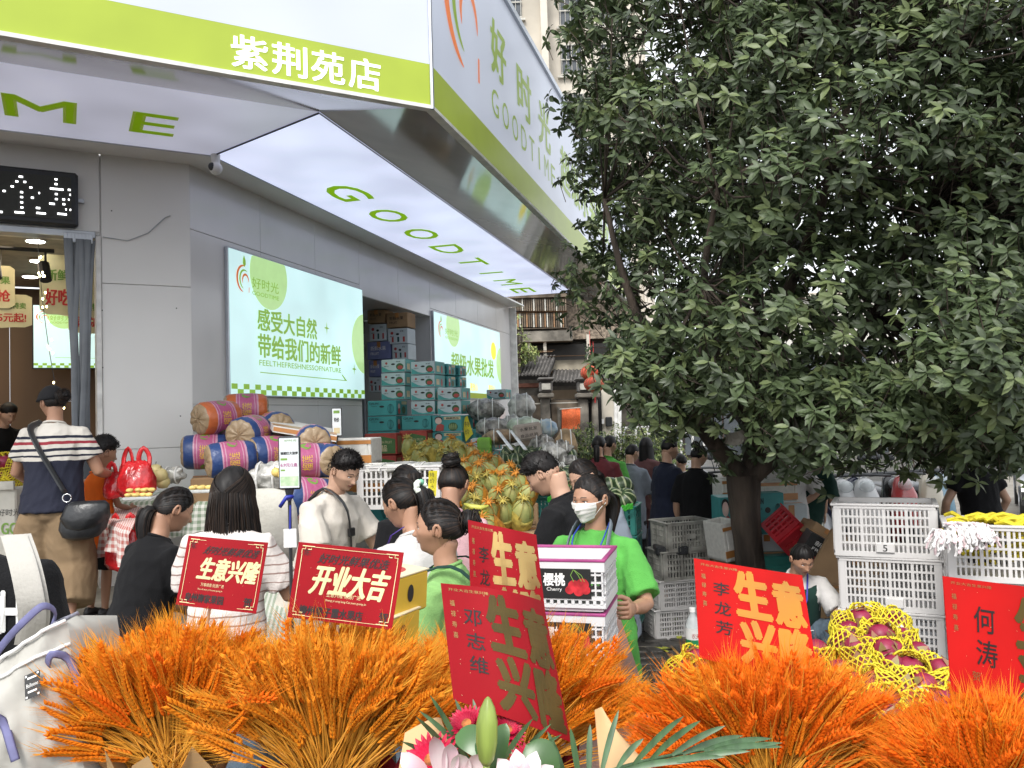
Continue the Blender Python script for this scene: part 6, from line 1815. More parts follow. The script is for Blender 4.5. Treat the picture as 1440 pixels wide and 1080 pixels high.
I5=person('man in cream tee with black cross body strap looking down at the fruit',None,-118,1.76,aim=(492,636,4.7),build=1.06,skin=0,lean=16,head=(-10,26,0),arms=(((.08,.10,-.24),(.02,.2,-.14)),((.06,.10,-.25),(.0,.22,-.1))),top=C_cream,pants=C_black,hair='short',vox=.009,sleeve=.72,topcut=.25,shoes=M_shoe,loose=1.5)
t=accessory('bag_strap','black webbing strap worn across the cream tee','strap',M=I5['root'].matrix_basis);s5=I5['sec'];b=MB()
b.tube(cubic([s5(.97)+Vector((.09,-.10,0)),s5(1.03)+Vector((.08,.0,.035)),s5(.92)+Vector((.06,.145,0)),s5(.62)+Vector((-.01,.165,0)),s5(.3)+Vector((-.08,.165,0)),s5(.05)+Vector((-.13,.14,0))],16),.024,6,flat=.22,up=(0,1,0));b.build('strap',M_dark,t,smooth='all')
b=MB();b.box(tuple(s5(.66)+Vector((.0,.172,0))),(.055,.02,.05),bev=.006);b.build('buckle',M_black,t)
I6=person('person in white tee with high ponytail tied by a pale green scrunchie',None,42,1.61,aim=(556,672,3.35),build=.98,skin=1,lean=10,head=(16,20,0),arms=(((.05,.12,-.24),(-.02,.2,-.06)),((.05,.1,-.25),(-.04,.2,-.05))),top=C_white,pants=C_jean,hair='ponytail',vox=.009,sleeve=.7,topcut=.3,shoes=M_shoe)
b=MB();HM6=I6['HM'];g0=hd(PI,.25,.03)
for i in range(16):
 a=2*PI*i/16;a2=a+.4
 b.ell((g0.x+.030*math.cos(a),g0.y-.008-.005*(i%2),g0.z+.030*math.sin(a)),(.014,.012+.004*(i%2),.014),8,6,1 if i in(2,3,4)else 0,HM6)
t=accessory('hair_scrunchie','pale scrunchie with a mint green patch on the ponytail','scrunchie',M=I6['root'].matrix_basis);b.build('ring',[mat('cream_satin',(.7,.74,.66),rough=.4,n=.1,ns=12),mat('mint_satin',(.18,.5,.32),rough=.4)],t,smooth='all')
b=MB();b.tube([I6['sec'](1.1)+Vector((-.058,-.01,0)),I6['sec'](1.03)+Vector((-.082,.05,0)),I6['sec'](.9)+Vector((-.06,.13,0))],.006,5,flat=.3);b.build('lanyard',mat('violet_cord',(.10,.05,.35),rough=.5),accessory('lanyard','violet lanyard cord at the neck beside the ponytail','lanyard',M=I6['root'].matrix_basis),smooth='all')
person('dark haired person mostly hidden behind the scrunchie ponytail',None,30,1.58,aim=(566,655,4.3),build=.95,skin=1,lean=14,head=(0,30,0),top=C_black,pants=C_jean,hair='tied',vox=.014,shoes=M_shoe)
person('person with round top bun and pink checked shirt seen from behind',None,-10,1.61,aim=(640,652,4.15),build=.96,skin=1,lean=14,head=(-4,22,0),top=C_pink,pants=C_jean,hair='bun_top',vox=.010,sleeve=.8,topcut=.3,shoes=M_shoe)
I9=person('person in pale lime shirt with dark straps and low bun, in profile',None,78,1.62,aim=(620,701,2.85),build=1.0,skin=1,lean=4,head=(4,-2,0),arms=(((.05,.10,-.26),(-.03,.24,.0)),((.05,.10,-.26),(-.03,.24,.02))),top=C_green2,pants=C_black,hair='bun_back',vox=.0075,sleeve=.7,topcut=.28,shoes=M_shoe,wr=.011,hands=.9)
s9=I9['sec'];t=accessory('apron','dark apron with thin shoulder straps over the pale lime shirt','apron',M=I9['root'].matrix_basis)
for s in(-1,1):
 b=MB();b.tube(cubic([s9(.5)+Vector((s*.05,-.165,0)),s9(.85)+Vector((s*.085,-.15,0)),s9(1.0)+Vector((s*.1,-.04,.03)),s9(.93)+Vector((s*.09,.12,0)),s9(.6)+Vector((s*.07,.16,0))],14),.014,6,flat=.25,up=(0,1,0));b.build('strap',C_dgreen,t,smooth='all')
b=MB();b.grid(lambda u,v:tuple(s9(.6-1.5*v)+Vector(((u-.5)*.3,.17-.1*(u-.5)**2*4+.01*math.sin(v*9),0))),12,12);b.build('bib',C_black,t,smooth='all')
b=MB();b.tube([I9['HM']@(hd(PI,.25,.022)+Vector((.026*math.cos(a),-.004,.026*math.sin(a))))for a in[2*PI*j/14 for j in range(15)]],.004,5);b.build('ring',mat('gold_band',(.45,.33,.15),rough=.4),accessory('hair_band','thin tan hair band round the low bun in front','hair band',M=I9['root'].matrix_basis),smooth='all')
person('man in plain black tee bending over the melons, face to the left',None,66,1.76,aim=(748,641,4.2),build=1.1,skin=0,lean=14,head=(6,34,0),arms=(((.06,.06,-.26),(0,.16,-.2)),((.06,.03,-.27),(0,.12,-.22))),top=C_black,pants=C_black,hair='short',vox=.009,sleeve=.8,topcut=.25,shoes=M_shoe,loose=1.4)
I11=person('person with round thin glasses behind the masked worker',None,132,1.58,aim=(812,646,4.9),build=.95,skin=0,lean=8,head=(-6,24,0),top=C_grey,pants=C_jean,hair='ponylow',vox=.011,shoes=M_shoe)
t=accessory('glasses','thin round gold glasses on the face behind the masked worker','glasses',M=I11['root'].matrix_basis)
for s in(-1,1):
 b=MB();c=hd(s*.36,.03,.008);b.tube([I11['HM']@(c+Vector((.021*math.cos(a),.0-s*.004*math.cos(a),.018*math.sin(a))))for a in[2*PI*j/16 for j in range(17)]],.0011,4);b.tube([I11['HM']@(c+Vector((s*.021,-.002,.006))),I11['HM']@hd(s*1.6,.06,.004)],.001,4);b.build('rim',M_timb2,t,smooth='all')
b=MB();b.tube([I11['HM']@(hd(-.2,.04,.008)),I11['HM']@hd(0,.03,.004),I11['HM']@hd(.2,.04,.008)],.0012,4);b.build('bridge',M_timb2,t)
I12=person('worker in bright green tee and white face mask carrying two cherry crates',None,156,1.60,aim=(829,667,3.45),build=1.0,skin=1,lean=-2,head=(-20,4,0),arms=(('w',at(900,822,3.3),at(868,862,2.85)),('w',at(770,840,3.2),at(690,850,2.75))),top=C_green,pants=C_black,hair='tied',vox=.0075,sleeve=.86,topcut=.3,shoes=M_shoe,wr=.011,loose=1.5,hands=.8)
HM12=I12['HM'];t=accessory('face_mask','white pleated surgical mask worn by the green shirted worker','face mask',M=I12['root'].matrix_basis)
b=MB();n,m=20,14;v=[]
for j in range(m+1):
 e=.02-1.02*j/m
 for i in range(n+1):
  a=(-1.05+2.1*i/n)*(1-.12*abs(j/m-.4))
  base=max(float(head_r(np.array(a),np.array(e))),.088-.012*abs(a)**2-.014*(j/m)**3)
  q=Vector((math.sin(a)*math.cos(e),math.cos(a)*math.cos(e),math.sin(e)))*(base+.007+(.0026 if j%3==1 else 0))+HC
  v.append(q)
b.add(v,[(j*(n+1)+i,j*(n+1)+i+1,(j+1)*(n+1)+i+1,(j+1)*(n+1)+i)for j in range(m)for i in range(n)],0,HM12)
b.build('mask',mat('mask_white',(.74,.72,.69),rough=.8,n=.03),t,smooth='all')
for s in(-1,1):
 b=MB();b.tube([HM12@hd(s*1.0,-.02,.008),HM12@hd(s*1.4,.03,.006),HM12@hd(s*1.75,.08,.012)],.0014,4);b.tube([HM12@hd(s*.95,-.85,.008),HM12@hd(s*1.4,-.4,.006),HM12@hd(s*1.75,-.1,.012)],.0014,4);b.build('ear_loop',M_white,t)
s12=I12['sec'];t=accessory('apron','dusty pink apron with grey halter straps on the green tee','apron',M=I12['root'].matrix_basis)
for s in(-1,1):
 b=MB();b.tube(cubic([s12(1.09)+Vector((s*.05,-.05,.0)),s12(1.04)+Vector((s*.078,.035,.025)),s12(.9)+Vector((s*.088,.125,0)),s12(.55)+Vector((s*.085,.168,0))],12),.016,6,flat=.25,up=(0,1,0));b.build('strap',C_strap,t,smooth='all')
b=MB();b.grid(lambda u,v:tuple(s12(.55-2.0*v)+Vector(((u-.5)*(.24+.26*min(1,v*2.2)),.17+.03*min(1,v*2)-.12*(u-.5)**2*4*min(1,.3+v)+.012*math.sin(u*14+v*3),0))),24,16);b.build('bib',C_apron,t,smooth='all')
b=MB()
for s in(-1,1):b.tube(cubic([s12(1.06)+Vector((s*.06,.0,.02)),s12(.98)+Vector((s*.066,.118,0)),s12(.82)+Vector((s*.03,.148,0)),s12(.74)+Vector((0,.165,0))],8),.0035,5)
b.build('cord',mat('blue_cord',(.03,.07,.4),rough=.5),accessory('lanyard','blue lanyard cord on the chest of the masked worker','lanyard',M=I12['root'].matrix_basis),smooth='all')
b=MB()
for i,(tx,h_)in enumerate((('超级水果',.845),)):
 v_,f_,asp=text2d(tx)
 b.add([tuple(s12(h_+(p[1]-.1)*.3)+Vector((.062-p[0]*.124,.1385-.02*abs(p[0]-.5),-.012+.02*abs(p[0]-.5)*2)))for p in v_],f_)
on(I12,b,'lettering',M_black,False)
def far(label,px,pyt,d,H,face,top,pants,**kw):
 kw.setdefault('vox',.016);kw.setdefault('hi',False);kw.setdefault('shoes',M_shoe)
 return person(label,kw.pop('z',None),face,H,pants=pants,top=top,aim=(px,pyt,d),**kw)
far('person in maroon top with crossed dark straps by the hedge',842,612,9.3,1.52,8,C_maroon,C_black,hair='ponylow',head=(-25,15,0),lean=6)
far('person in lime green shirt and dark vest straps beside the maroon one',858,612,9.8,1.5,-30,C_green,C_grey,hair='tied',lean=8,head=(-20,12,0))
far('older man in grey blue shirt and black trousers, back turned',890,624,9.9,1.60,-25,C_grey,C_black,hair='crop',head=(-30,12,0),lean=6,sleeve=.95,loose=1.5,build=.98,arms=(((.03,.02,-.27),(-.0,.12,-.18)),((.05,.08,-.25),(-.03,.18,-.08))))
far('person in plum dress with long hair beyond the grey shirt',908,615,10.8,1.62,-40,C_brownd,C_white,hair='long',head=(0,5,0),sleeve=.6)
far('stout man in navy polo with white collar line and glasses',942,617,8.9,1.64,-75,C_navy,C_black,hair='short',build=1.2,head=(-5,6,0),lean=2,sleeve=.8,arms=(((.06,.0,-.27),(.02,.05,-.24)),((.05,.08,-.25),(0,.2,-.05))))
far('person in long black dress with maroon collar, back turned',985,626,8.6,1.62,-30,C_black,None,hair='bun_top',skirt=(.18,C_black,.27),sleeve=.9,head=(-30,15,0),lean=3)
far('person in white shirt beyond the navy polo',958,640,11.5,1.55,20,C_white,C_jean,hair='short')
far('person in green shirt half hidden by the tree trunk',1022,648,9.6,1.5,30,C_green,C_jean,hair='tied')
far('person in white shirt with hand on hip, head hidden by leaves',1103,612,8.6,1.68,10,C_white,C_black,hair='crop',sleeve=.9,loose=1.4,build=1.05,arms=(((.05,.02,-.26),(.02,.12,-.2)),((.14,-.03,-.23),(-.14,.08,-.12))))
far('worker in dark green leaning forward with a grey glove',1150,622,8.9,1.66,-60,C_dgreen,C_black,hair='short',lean=22,skin=1,loose=1.6)
far('person in pale patterned blouse beyond the white shirt',1128,618,9.6,1.56,0,cloth('patterned_blouse',(.5,.5,.42),n=.5,ns=22),C_jean,hair='tied')
P=at(1362,628,8.0)
far('person in black sitting among the leaves at right, back turned',1365,622,8.0,1.55,5,C_black,C_black,hair='short',lean=12,build=1.1,sleeve=.5,arms=(((.13,.0,-.22),(-.04,.12,-.2)),((.13,.0,-.22),(-.04,.12,-.2))))
far('shop worker bending over inside the doorway',14,568,8.3,1.58,240,C_black,C_black,hair='short',lean=24,head=(0,25,0),z=.8)
Pc=at(1108,738,5.6)
gzc=gz(Pc.x,Pc.y)
Ic=person('crouching woman in white tee and dark green vest sorting fruit',(Pc.x,Pc.y+.05,gzc),176,1.56,1.08,1,lean=24,head=(12,24,0),arms=(((.07,.17,-.2),(-.03,.14,-.2)),((.07,.17,-.2),(-.03,.15,-.2))),top=C_white,pants=C_jean,hair='crop',vox=.009,pelvis=Pc.z-gzc-.79,sleeve=.8,topcut=.12,legs=[((-.22,.34,.62),(-.19,.12,.07)),((.22,.36,.62),(.19,.12,.07))],shoes=M_shoe,legw=1.25,pantlen=.06)
sc2=Ic['sec'];b=MB()
vest=MB();vest.loft([ellring(sc2(h),a,c,Ic['X'],Ic['fw'],20)for h,a,c in((-.1,.19,.145),(.2,.182,.142),(.5,.172,.14),(.8,.165,.136),(.93,.13,.115))])
on(Ic,vest,'vest',C_dgreen)
b.tube([sc2(.4)+Ic['fw']*.16+Vector((-.14,0,0)),sc2(.42)+Ic['fw']*.172,sc2(.4)+Ic['fw']*.16+Vector((.14,0,0))],.004,4);on(Ic,b,'piping',M_white)
b=MB()
for s in(-1,1):b.tube([sc2(1.05)+Vector((s*.06,.03,0)),sc2(.85)+Ic['fw']*.15+Vector((s*.03,0,0)),sc2(.7)+Ic['fw']*.165],.006,5,flat=.4)
b.build('cord',mat('violet_blue_cord',(.06,.06,.4),rough=.5),accessory('lanyard','violet lanyard on the crouching woman','lanyard',M=Ic['root'].matrix_basis),smooth='all')
TZ=1.56
q=[onz(157,706,TZ),onz(400,704,TZ),onz(470,640,TZ-.02),onz(250,655,TZ)]
tbl=thing('folding_table','long folding table pushed against the corner pillar','table',(q[0].x,q[0].y,.8))
b=MB();b.add([tuple(p-Vector((0,0,.012)))for p in q]+[tuple(p-Vector((0,0,.045)))for p in q],[(0,1,2,3),(4,5,6,7),(0,1,5,4),(1,2,6,5),(2,3,7,6),(3,0,4,7)]);b.build('tabletop',M_white,tbl,world=True)
cen_t=(q[0]+q[1]+q[2]+q[3])/4
for p in q:
 p2=p.lerp(cen_t,.12);b=MB();b.tube([(p2.x,p2.y,p2.z-.05),(p2.x,p2.y,.8)],.018,8);b.build('leg',M_trim,tbl,world=True)
M_ging=gingham('green_gingham',(.72,.72,.66),(.22,.30,.20),1)
M_gingr=gingham('red_gingham',(.68,.62,.58),(.42,.12,.10),1)
def cloth_sheet(name,label,qs,drop,mat_,cell=.045,nu=26,nv=14,hang=True,seed=0):
 """cloth over a quad: front edge qs0-qs1 hangs down"""
 t=thing(name,label,'tablecloth',tuple(qs[0]))
 v,uvs=[],[]
 wx=(qs[1]-qs[0]).length;wy=(qs[3]-qs[0]).length
 rows=[(-1+j/6)for j in range(6)]+[j/nv for j in range(nv+1)]
 fr_n=Vector(((qs[1]-qs[0]).y,-(qs[1]-qs[0]).x,0)).normalized()
 for s in rows:
  for i in range(nu+1):
   u=i/nu
   if s>=0:
    p=qs[0].lerp(qs[1],u).lerp(qs[3].lerp(qs[2],u),s)
    p=p+Vector((0,0,.004*math.sin(u*31+s*9)+.003*math.sin(s*23+u*5)))
    uv=(u*wx,s*wy)
   else:
    p0=qs[0].lerp(qs[1],u);dr=drop*(1+.18*math.sin(u*7+seed))*-s
    p=p0+Vector((0,0,-dr))+fr_n*(.02+.045*(-s)*math.sin(u*17+seed)+.02*-s*math.sin(u*41))
    uv=(u*wx,-dr)
   v.append(p);uvs.append(uv)
 m=MB();w=nu+1;R_=len(rows)
 m.add(v,[(j*w+i,j*w+i+1,(j+1)*w+i+1,(j+1)*w+i)for j in range(R_-1)for i in range(nu)])
 o=m.build('cloth',mat_,t,smooth='all',world=True)
 ul=o.data.uv_layers.new(name='UVMap')
 for lp in o.data.loops:ul.data[lp.index].uv=(uvs[lp.vertex_index][0]/cell,uvs[lp.vertex_index][1]/cell)
 return t
cloth_sheet('tablecloth','green gingham cloth draped over the table by the pillar',q,.24,M_ging)
q2=[onz(148,730,TZ-.06),onz(186,742,TZ-.06),onz(205,700,TZ-.02),onz(160,700,TZ-.02)]
cloth_sheet('tablecloth','red gingham cloth corner hanging at the left end of the table',q2,.22,M_gingr,nu=8,nv=4,seed=2)
z2=1.05
q3=[onz(340,905,z2),onz(600,915,z2),onz(560,800,z2),onz(380,790,z2)]
t=thing('folding_table','low sales table in front of the striped tee','table',(q3[0].x,q3[0].y,.3))
b=MB();b.add([tuple(p-Vector((0,0,.012)))for p in q3]+[tuple(p-Vector((0,0,.04)))for p in q3],[(0,1,2,3),(4,5,6,7),(0,1,5,4),(1,2,6,5),(2,3,7,6),(3,0,4,7)]);b.build('tabletop',M_white,t,world=True)
c3=(q3[0]+q3[1]+q3[2]+q3[3])/4
for p in q3:p2=p.lerp(c3,.1);b=MB();b.tube([(p2.x,p2.y,z2-.04),(p2.x,p2.y,gz(p2.x,p2.y))],.015,8);b.build('leg',M_trim,t,world=True)
cloth_sheet('tablecloth','green gingham cloth on the low table under the red cards',q3,.3,M_ging,seed=4,cell=.03)
M_redbag=mat('red_carrier_film',(.62,.02,.025),rough=.2,n=.25,ns=9,bump=.6,bs=18,spec=.7)
def carrier(label,p,w,h,rz=0,m=None,loops=True,seed=0,cat='carrier bag'):
 t=thing('carrier_bag',label,cat,tuple(p),rz)
 b=MB();rings=[]
 for z,a,c in((0,.38,.26),(.12,.5,.34),(.4,.48,.3),(.65,.4,.2),(.8,.3,.1),(.86,.22,.05)):
  n=22;rings.append([Vector((a*w*math.cos(2*PI*i/n)*(1+.08*math.sin(i*2.7+z*9+seed)),c*w*math.sin(2*PI*i/n)*(1+.15*math.sin(i*1.9+z*14+seed)),z*h+.01*math.sin(i+seed)))for i in range(n)])
 b.loft(rings);b.build('bag',m or M_redbag,t,smooth='all')
 if loops:
  for s in(-1,1):
   b=MB();b.tube(cubic([(s*.34*w,0,.72*h),(s*.33*w,.01,1.0*h),(s*.2*w,.0,1.2*h),(s*.09*w,-.01,1.0*h),(s*.1*w,0,.74*h)],10),.016,6,flat=.3,up=(0,1,0));b.build('handle',m or M_redbag,t,smooth='all')
 return t
carrier('upright red carrier bag with two loop handles on the table',at(192,697,5.55),.26,.27,seed=1)
carrier('slumped red carrier bag left of the upright one',at(167,700,5.6),.2,.2,.4,seed=4)
carrier('red carrier bag hanging under the left end of the table',at(174,800,5.4),.24,.3,seed=7)
carrier('red carrier bag under the table behind the black top',at(205,775,5.5),.2,.16,.3,seed=9,loops=False)
M_pear=mat('pale_pear',(.62,.52,.24),rough=.45,n=.12,ns=14)
for i,(x,y)in enumerate(((213,671),(226,668),(229,677),(219,662))):
 t=thing('pear','round pale pear on the gingham table, %s of the four'%['leftmost','middle','front right','hindmost'][i],'pear',tuple(at(x,y,5.75+i*.02)))
 b=MB();b.lathe([(.005,-.05),(.03,-.046),(.048,-.02),(.05,.005),(.036,.035),(.014,.047),(.002,.044)],16);b.build('fruit',M_pear,t,smooth='all')
 b=MB();b.tube([(0,0,.04),(.004,0,.066)],.0025,5);b.build('stalk',M_bark,t)
for(x,y,d,n,lab)in((198,700,5.3,12,'clear tray of yellow jackfruit pieces at the table corner'),(290,690,4.9,6,'small tray of yellow fruit behind the black haired pair')):
 t=thing('fruit_tray',lab,'tray',tuple(at(x,y,d)))
 b=MB();b.box((0,0,.0),(.19,.12,.02),bev=.005);b.build('tray',M_clear,t)
 for i in range(n):
  b=MB();b.ell((-.07+.045*(i%4),-.03+.03*((i//4)%3),.022+.028*(i//6)),(.025,.016,.014),8,6,0,Matrix.Rotation(.3*math.sin(i),4,'Z'));b.build('fruit_piece',mat('jackfruit_yellow',(.72,.52,.16),rough=.35,n=.15,ns=20),t,smooth='all')
lump('plastic_bag','clear crumpled bag beside the pears','plastic bag',at(243,668,5.95),(.09,.06,.06),mat('clear_film',(.5,.5,.46),rough=.12,n=.3,ns=12,bump=.7,bs=22,spec=.8),51,amp=.4)
lump('plastic_bag','crumpled white bag behind the price stand','plastic bag',at(378,672,5.2),(.13,.1,.1),M_wrapw,53,amp=.4)
for(x,y,r)in((388,664,.03),(396,667,.028)):
 t=thing('fruit_piece','small yellow fruit piece beside the %s'%('price stand' if x>390 else 'white bag'),'fruit',tuple(at(x,y,5.1)));b=MB();b.ell((0,0,0),(r,r*.8,r),10,8);b.build('fruit',mat('jackfruit_yellow',(.7,.5,.16)),t,smooth='all')
PKc,BLc,ORc,KR,PK2=(.38,.085,.19),(.02,.05,.16),(.48,.12,.035),(.30,.215,.125),(.48,.25,.33)
def barrel_mats(nm,band):
 return axis_bands(nm,2,[(-.3,KR),(-.152,band),(-.085,PK2),(-.072,PKc),(-.06,PK2),(-.052,PKc),(.055,PK2),(.063,PKc),(.075,PK2),(.085,band),(.152,KR),(.3,KR)],rough=.4,bump=.5,noisew=.012,bs=34)
MB1,MB2=barrel_mats('blue_band_bag',BLc),barrel_mats('orange_band_bag',ORc)
def barrel(label,x,y,d,ax,band=0,L_=.33,r=.127,roll=0):
 p=at(x,y,d);z=Vector(ax).normalized();X_=Vector((0,0,1)).cross(z).normalized();Y_=z.cross(X_)
 t=thing('durian_bag',label,'wrapped durian',M=frame(p,X_,Y_,z)@Matrix.Rotation(roll,4,'Z'),group='pink and blue netted fruit bags')
 b=MB();n=30;rings=[]
 for zz,rr in((-.5,.02),(-.505,.4),(-.495,.7),(-.46,.87),(-.39,.97),(-.15,1.03),(.15,1.03),(.39,.97),(.46,.87),(.495,.7),(.505,.4),(.5,.02)):
  rings.append([Vector((r*rr*math.cos(2*PI*i/n)*(1+.025*math.sin(i*1.7+zz*9+x)),r*rr*math.sin(2*PI*i/n)*(1+.025*math.sin(i*2.3+zz*11+y)),zz*L_+(.006*math.sin(i*2.1)if abs(zz)>.4 else 0)))for i in range(n)])
 b.loft(rings);b.build('bag',MB2 if band else MB1,t,smooth='all')
 b=MB();v,f,asp=text2d('榴莲')
 for k in range(3):
  a0=k*2.1
  b.add([(1.045*r*math.cos(a0+(p[0]-.5)*.8),1.045*r*math.sin(a0+(p[0]-.5)*.8),-.035+p[1]/asp*.07)for p in v],f)
 b.build('lettering',mat('gold_yellow_print',(.7,.45,.05),rough=.5),t)
 b=MB()
 for k in range(3):
  a0=1.05+k*2.1;b.add([(1.04*r*math.cos(a0+.3*math.cos(q_)),1.04*r*math.sin(a0+.3*math.cos(q_)),.035*math.sin(q_))for q_ in[2*PI*j/12 for j in range(12)]],[tuple(range(12))])
 b.build('printed_fruit',mat('leaf_green_print',(.16,.28,.05),rough=.5),t)
 for s in(-1,1):
  b=MB()
  for k in range(7):
   a=k*.9;b.tube([(0,0,s*.502*L_),(.35*r*math.cos(a),.35*r*math.sin(a),s*.498*L_),(.7*r*math.cos(a+.2),.7*r*math.sin(a+.2),s*.465*L_)],[.003,.0035,.002],4)
  b.build('paper_fold',M_card,t)
barrel('orange banded fruit bag on top of the pile, brown end forward',305,588,6.15,(-.55,-.8,-.05),1)
barrel('orange banded fruit bag behind the top one, under the screen',346,576,6.5,(-.9,-.35,0),1)
barrel('blue banded fruit bag in the middle with brown end forward',351,609,6.0,(-.15,-.95,-.08),0)
barrel('blue banded fruit bag right of the middle one, end turned right',386,602,6.3,(.5,-.8,0),0)
barrel('blue banded fruit bag lowest left against the pillar',289,635,6.05,(-.95,-.3,0),0)
barrel('blue banded fruit bag in front with a dark green tip',325,646,5.7,(-.85,-.5,-.05),0,r=.125)
barrel('blue banded fruit bag behind the clear bag',381,638,5.9,(-.75,-.65,0),0)
barrel('blue banded fruit bag just right of the price stand',428,650,5.6,(-.9,-.4,0),0)
barrel('pink fruit bag showing its top above the cream tee',440,622,5.9,(.3,-.9,0),0)
barrel('pink fruit bag at the right end beside the cream tee',457,648,5.7,(.6,-.8,0),0,r=.12)
barrel('blue banded fruit bag low behind the price stand pole',432,700,5.2,(-.8,-.6,.1),0)
barrel('brown ended fruit bag deep inside the pile by the pillar',320,610,6.5,(-.9,-.4,0),0)
for(x,y,d,lab)in((552,812,3.6,'blue banded fruit bag between the two white tees'),(520,822,3.5,'pink fruit bag low between the two white tees')):barrel(lab,x,y,d,(-.5,-.8,.2),0,r=.12)
p=at(330,700,6.1)
plainbox('carton','hidden brown carton carrying the fruit bags','carton',(p.x,p.y+.1,TZ+.02),.1,.1,.05,M_card)
for(x,y,d,w,lab)in((430,672,5.6,.5,'brown carton under the right end of the fruit bags'),(330,668,6.15,.6,'brown carton under the left end of the fruit bags')):
 p=at(x,y,d);plainbox('carton',lab,'carton',p,w,.35,p.z-.8,M_card,.3)
def slab(label,ps,th,parent=None):
 t=thing('styrofoam_board',label,'foam lid',tuple(ps[0]));n=(ps[1]-ps[0]).cross(ps[3]-ps[0]).normalized()
 if n.z<0:n=-n
 b=MB();b.add([tuple(p)for p in ps]+[tuple(p-n*th)for p in ps],[(0,1,2,3),(4,5,6,7),(0,1,5,4),(1,2,6,5),(2,3,7,6),(3,0,4,7)]);b.build('board',M_foamb,t,world=True)
 b=MB();e=n*.002;a0,a1=ps[0]-n*th*.2,ps[1]-n*th*.2;b_=(ps[0]-ps[3]).normalized()*.003
 b.add([tuple(a0+b_),tuple(a1+b_),tuple(a1+b_-n*th*.6),tuple(a0+b_-n*th*.6)],[(0,1,2,3)])
 b.add([tuple(ps[0]+e),tuple(ps[1]+e),tuple(ps[1].lerp(ps[2],.35)+e),tuple(ps[0].lerp(ps[3],.2)+e)],[(0,1,2,3)]);b.build('tape',M_tape,t,world=True)
slab('styrofoam lid with brown tape tilted on top of the fruit bags',[at(385,598,5.9),at(474,612,5.8),at(470,603,6.3),at(372,585,6.5)],.05)
for(x,y,d,lab)in((490,652,6.4,'styrofoam box with brown tape behind the cream tee'),(485,690,6.2,'styrofoam box under the one behind the cream tee'),(548,690,6.0,'styrofoam box with brown tape right of the cream tee')):
 foambox(at(x,y,d),.46,.32,.2,lab,-.1)
def stand_sign(label,x0,y0,x1,y1,d,base_z,lines,px_pole):
 a,c=at(x0,y1,d),at(x1,y0,d);w,h=c.x-a.x,c.z-a.z
 t=thing('price_stand',label,'price sign',((a.x+c.x)/2,a.y,base_z))
 b=MB();b.box(((a.x+c.x)/2,a.y+.006,(a.z+c.z)/2),(w,.014,h),bev=.006);b.build('frame',M_dark,t,world=True)
 b=MB();b.box(((a.x+c.x)/2,a.y-.002,(a.z+c.z)/2),(w*.86,.004,h*.93));b.build('sheet',mat('price_sheet',(.68,.72,.72),rough=.3,n=.05,ns=20),t,world=True)
 for s,f0,f1,z0,z1,m_,bd in lines:
  b=MB()
  if s:put_text(b,s,a.x+w*f0,a.x+w*f1,c.z-h*z1,c.z-h*z0,a.y-.005,bd)
  else:rect(b,a.x+w*f0,a.x+w*f1,c.z-h*z1,c.z-h*z0,a.y-.0045,0)
  b.build('lettering' if s else 'printed_band',m_,t,world=True)
 b=MB();p=at(px_pole,y1,d);b.tube([(p.x,p.y+.01,a.z),(p.x,p.y+.01,a.z-.05),(p.x,p.y+.01,base_z)],[.02,.0075,.0075],8);b.build('pole',M_dark,t,world=True)
 b=MB();b.lathe([(.11,0),(.11,.012),(.02,.02)],20,0,Matrix.Translation((p.x,p.y+.01,base_z)));b.build('base',M_dark,t,world=True)
 return t
M_magp=mat('magenta_print',(.45,.05,.25),rough=.5)
ss=stand_sign('black framed price sign on a pole with a purple price',392,613,421,689,3.3,.3,[('好时光',.3,.85,.06,.10,M_green,0),('福建红大菠萝',.12,.9,.29,.345,M_black,.02),('',.12,.42,.41,.45,M_green,0),('6.9元/2盒',.12,.88,.5,.57,M_magp,.01),('',.12,.32,.62,.65,M_green,0),('',.1,.9,.75,.93,mat('pale_photo_print',(.3,.5,.25),c2=(.6,.65,.5),ns=40),0)],406)
b=MB();p=at(404,702,3.28);b.tube([(p.x-.03,p.y,p.z-.03),(p.x,p.y-.008,p.z+.01),(p.x+.02,p.y,p.z+.01),(p.x,p.y+.02,p.z-.005)],.008,6);b.build('ribbon',mat('blue_ribbon',(.02,.03,.3),rough=.4),ss,smooth='all',world=True)
p=at(408,757,3.24)
t=thing('card_holder','clear card holder hanging from the price stand pole','card',tuple(p));b=MB();b.box((0,0,0),(.052,.004,.075),bev=.004);b.build('card',M_white,t);b=MB();b.tube([(0,0,.035),(.0,.012,.13)],.004,4);b.build('cord',mat('blue_ribbon',(.02,.03,.3)),t)
stand_sign('small black framed sign beyond the fruit bags',467,573,480,614,6.0,1.3,[('特价',.25,.75,.35,.5,M_black,.02),('',.2,.8,.1,.2,M_green,0),('',.2,.8,.7,.9,M_cream,0)],472)
p=at(570,712,5.9)
cw=crate(Matrix.Translation((p.x,5.95,p.z))@Matrix.Rotation(-.12,4,'Z'),crate_mesh(.62,.4,.3,16,4,M_crw,.01),.62,.4,.3,'white lattice crate under crumpled plastic behind the ponytail',None,None,M_crw)
lump('plastic_sheet','crumpled translucent sheet spread over the white crate','plastic sheet',at(568,658,5.95),(.36,.24,.035),M_wrapw,61,amp=.5)
t=thing('price_tag','long yellow handwritten tag on the white lattice crate','tag',tuple(at(608,680,5.4)))
b=MB();b.grid(lambda u,v:tuple(at(603+u*12+v*-2,662+v*36,5.4)+Vector((0,.01*math.sin(v*3),0))),3,6);b.build('card',M_ytag,t,world=True)
b=MB();p=at(608,690,5.38)
for k in range(4):put_text(b,'特价水果'[k],p.x-.016,p.x+.016,p.z+.09-k*.04,p.z+.12-k*.04,p.y)
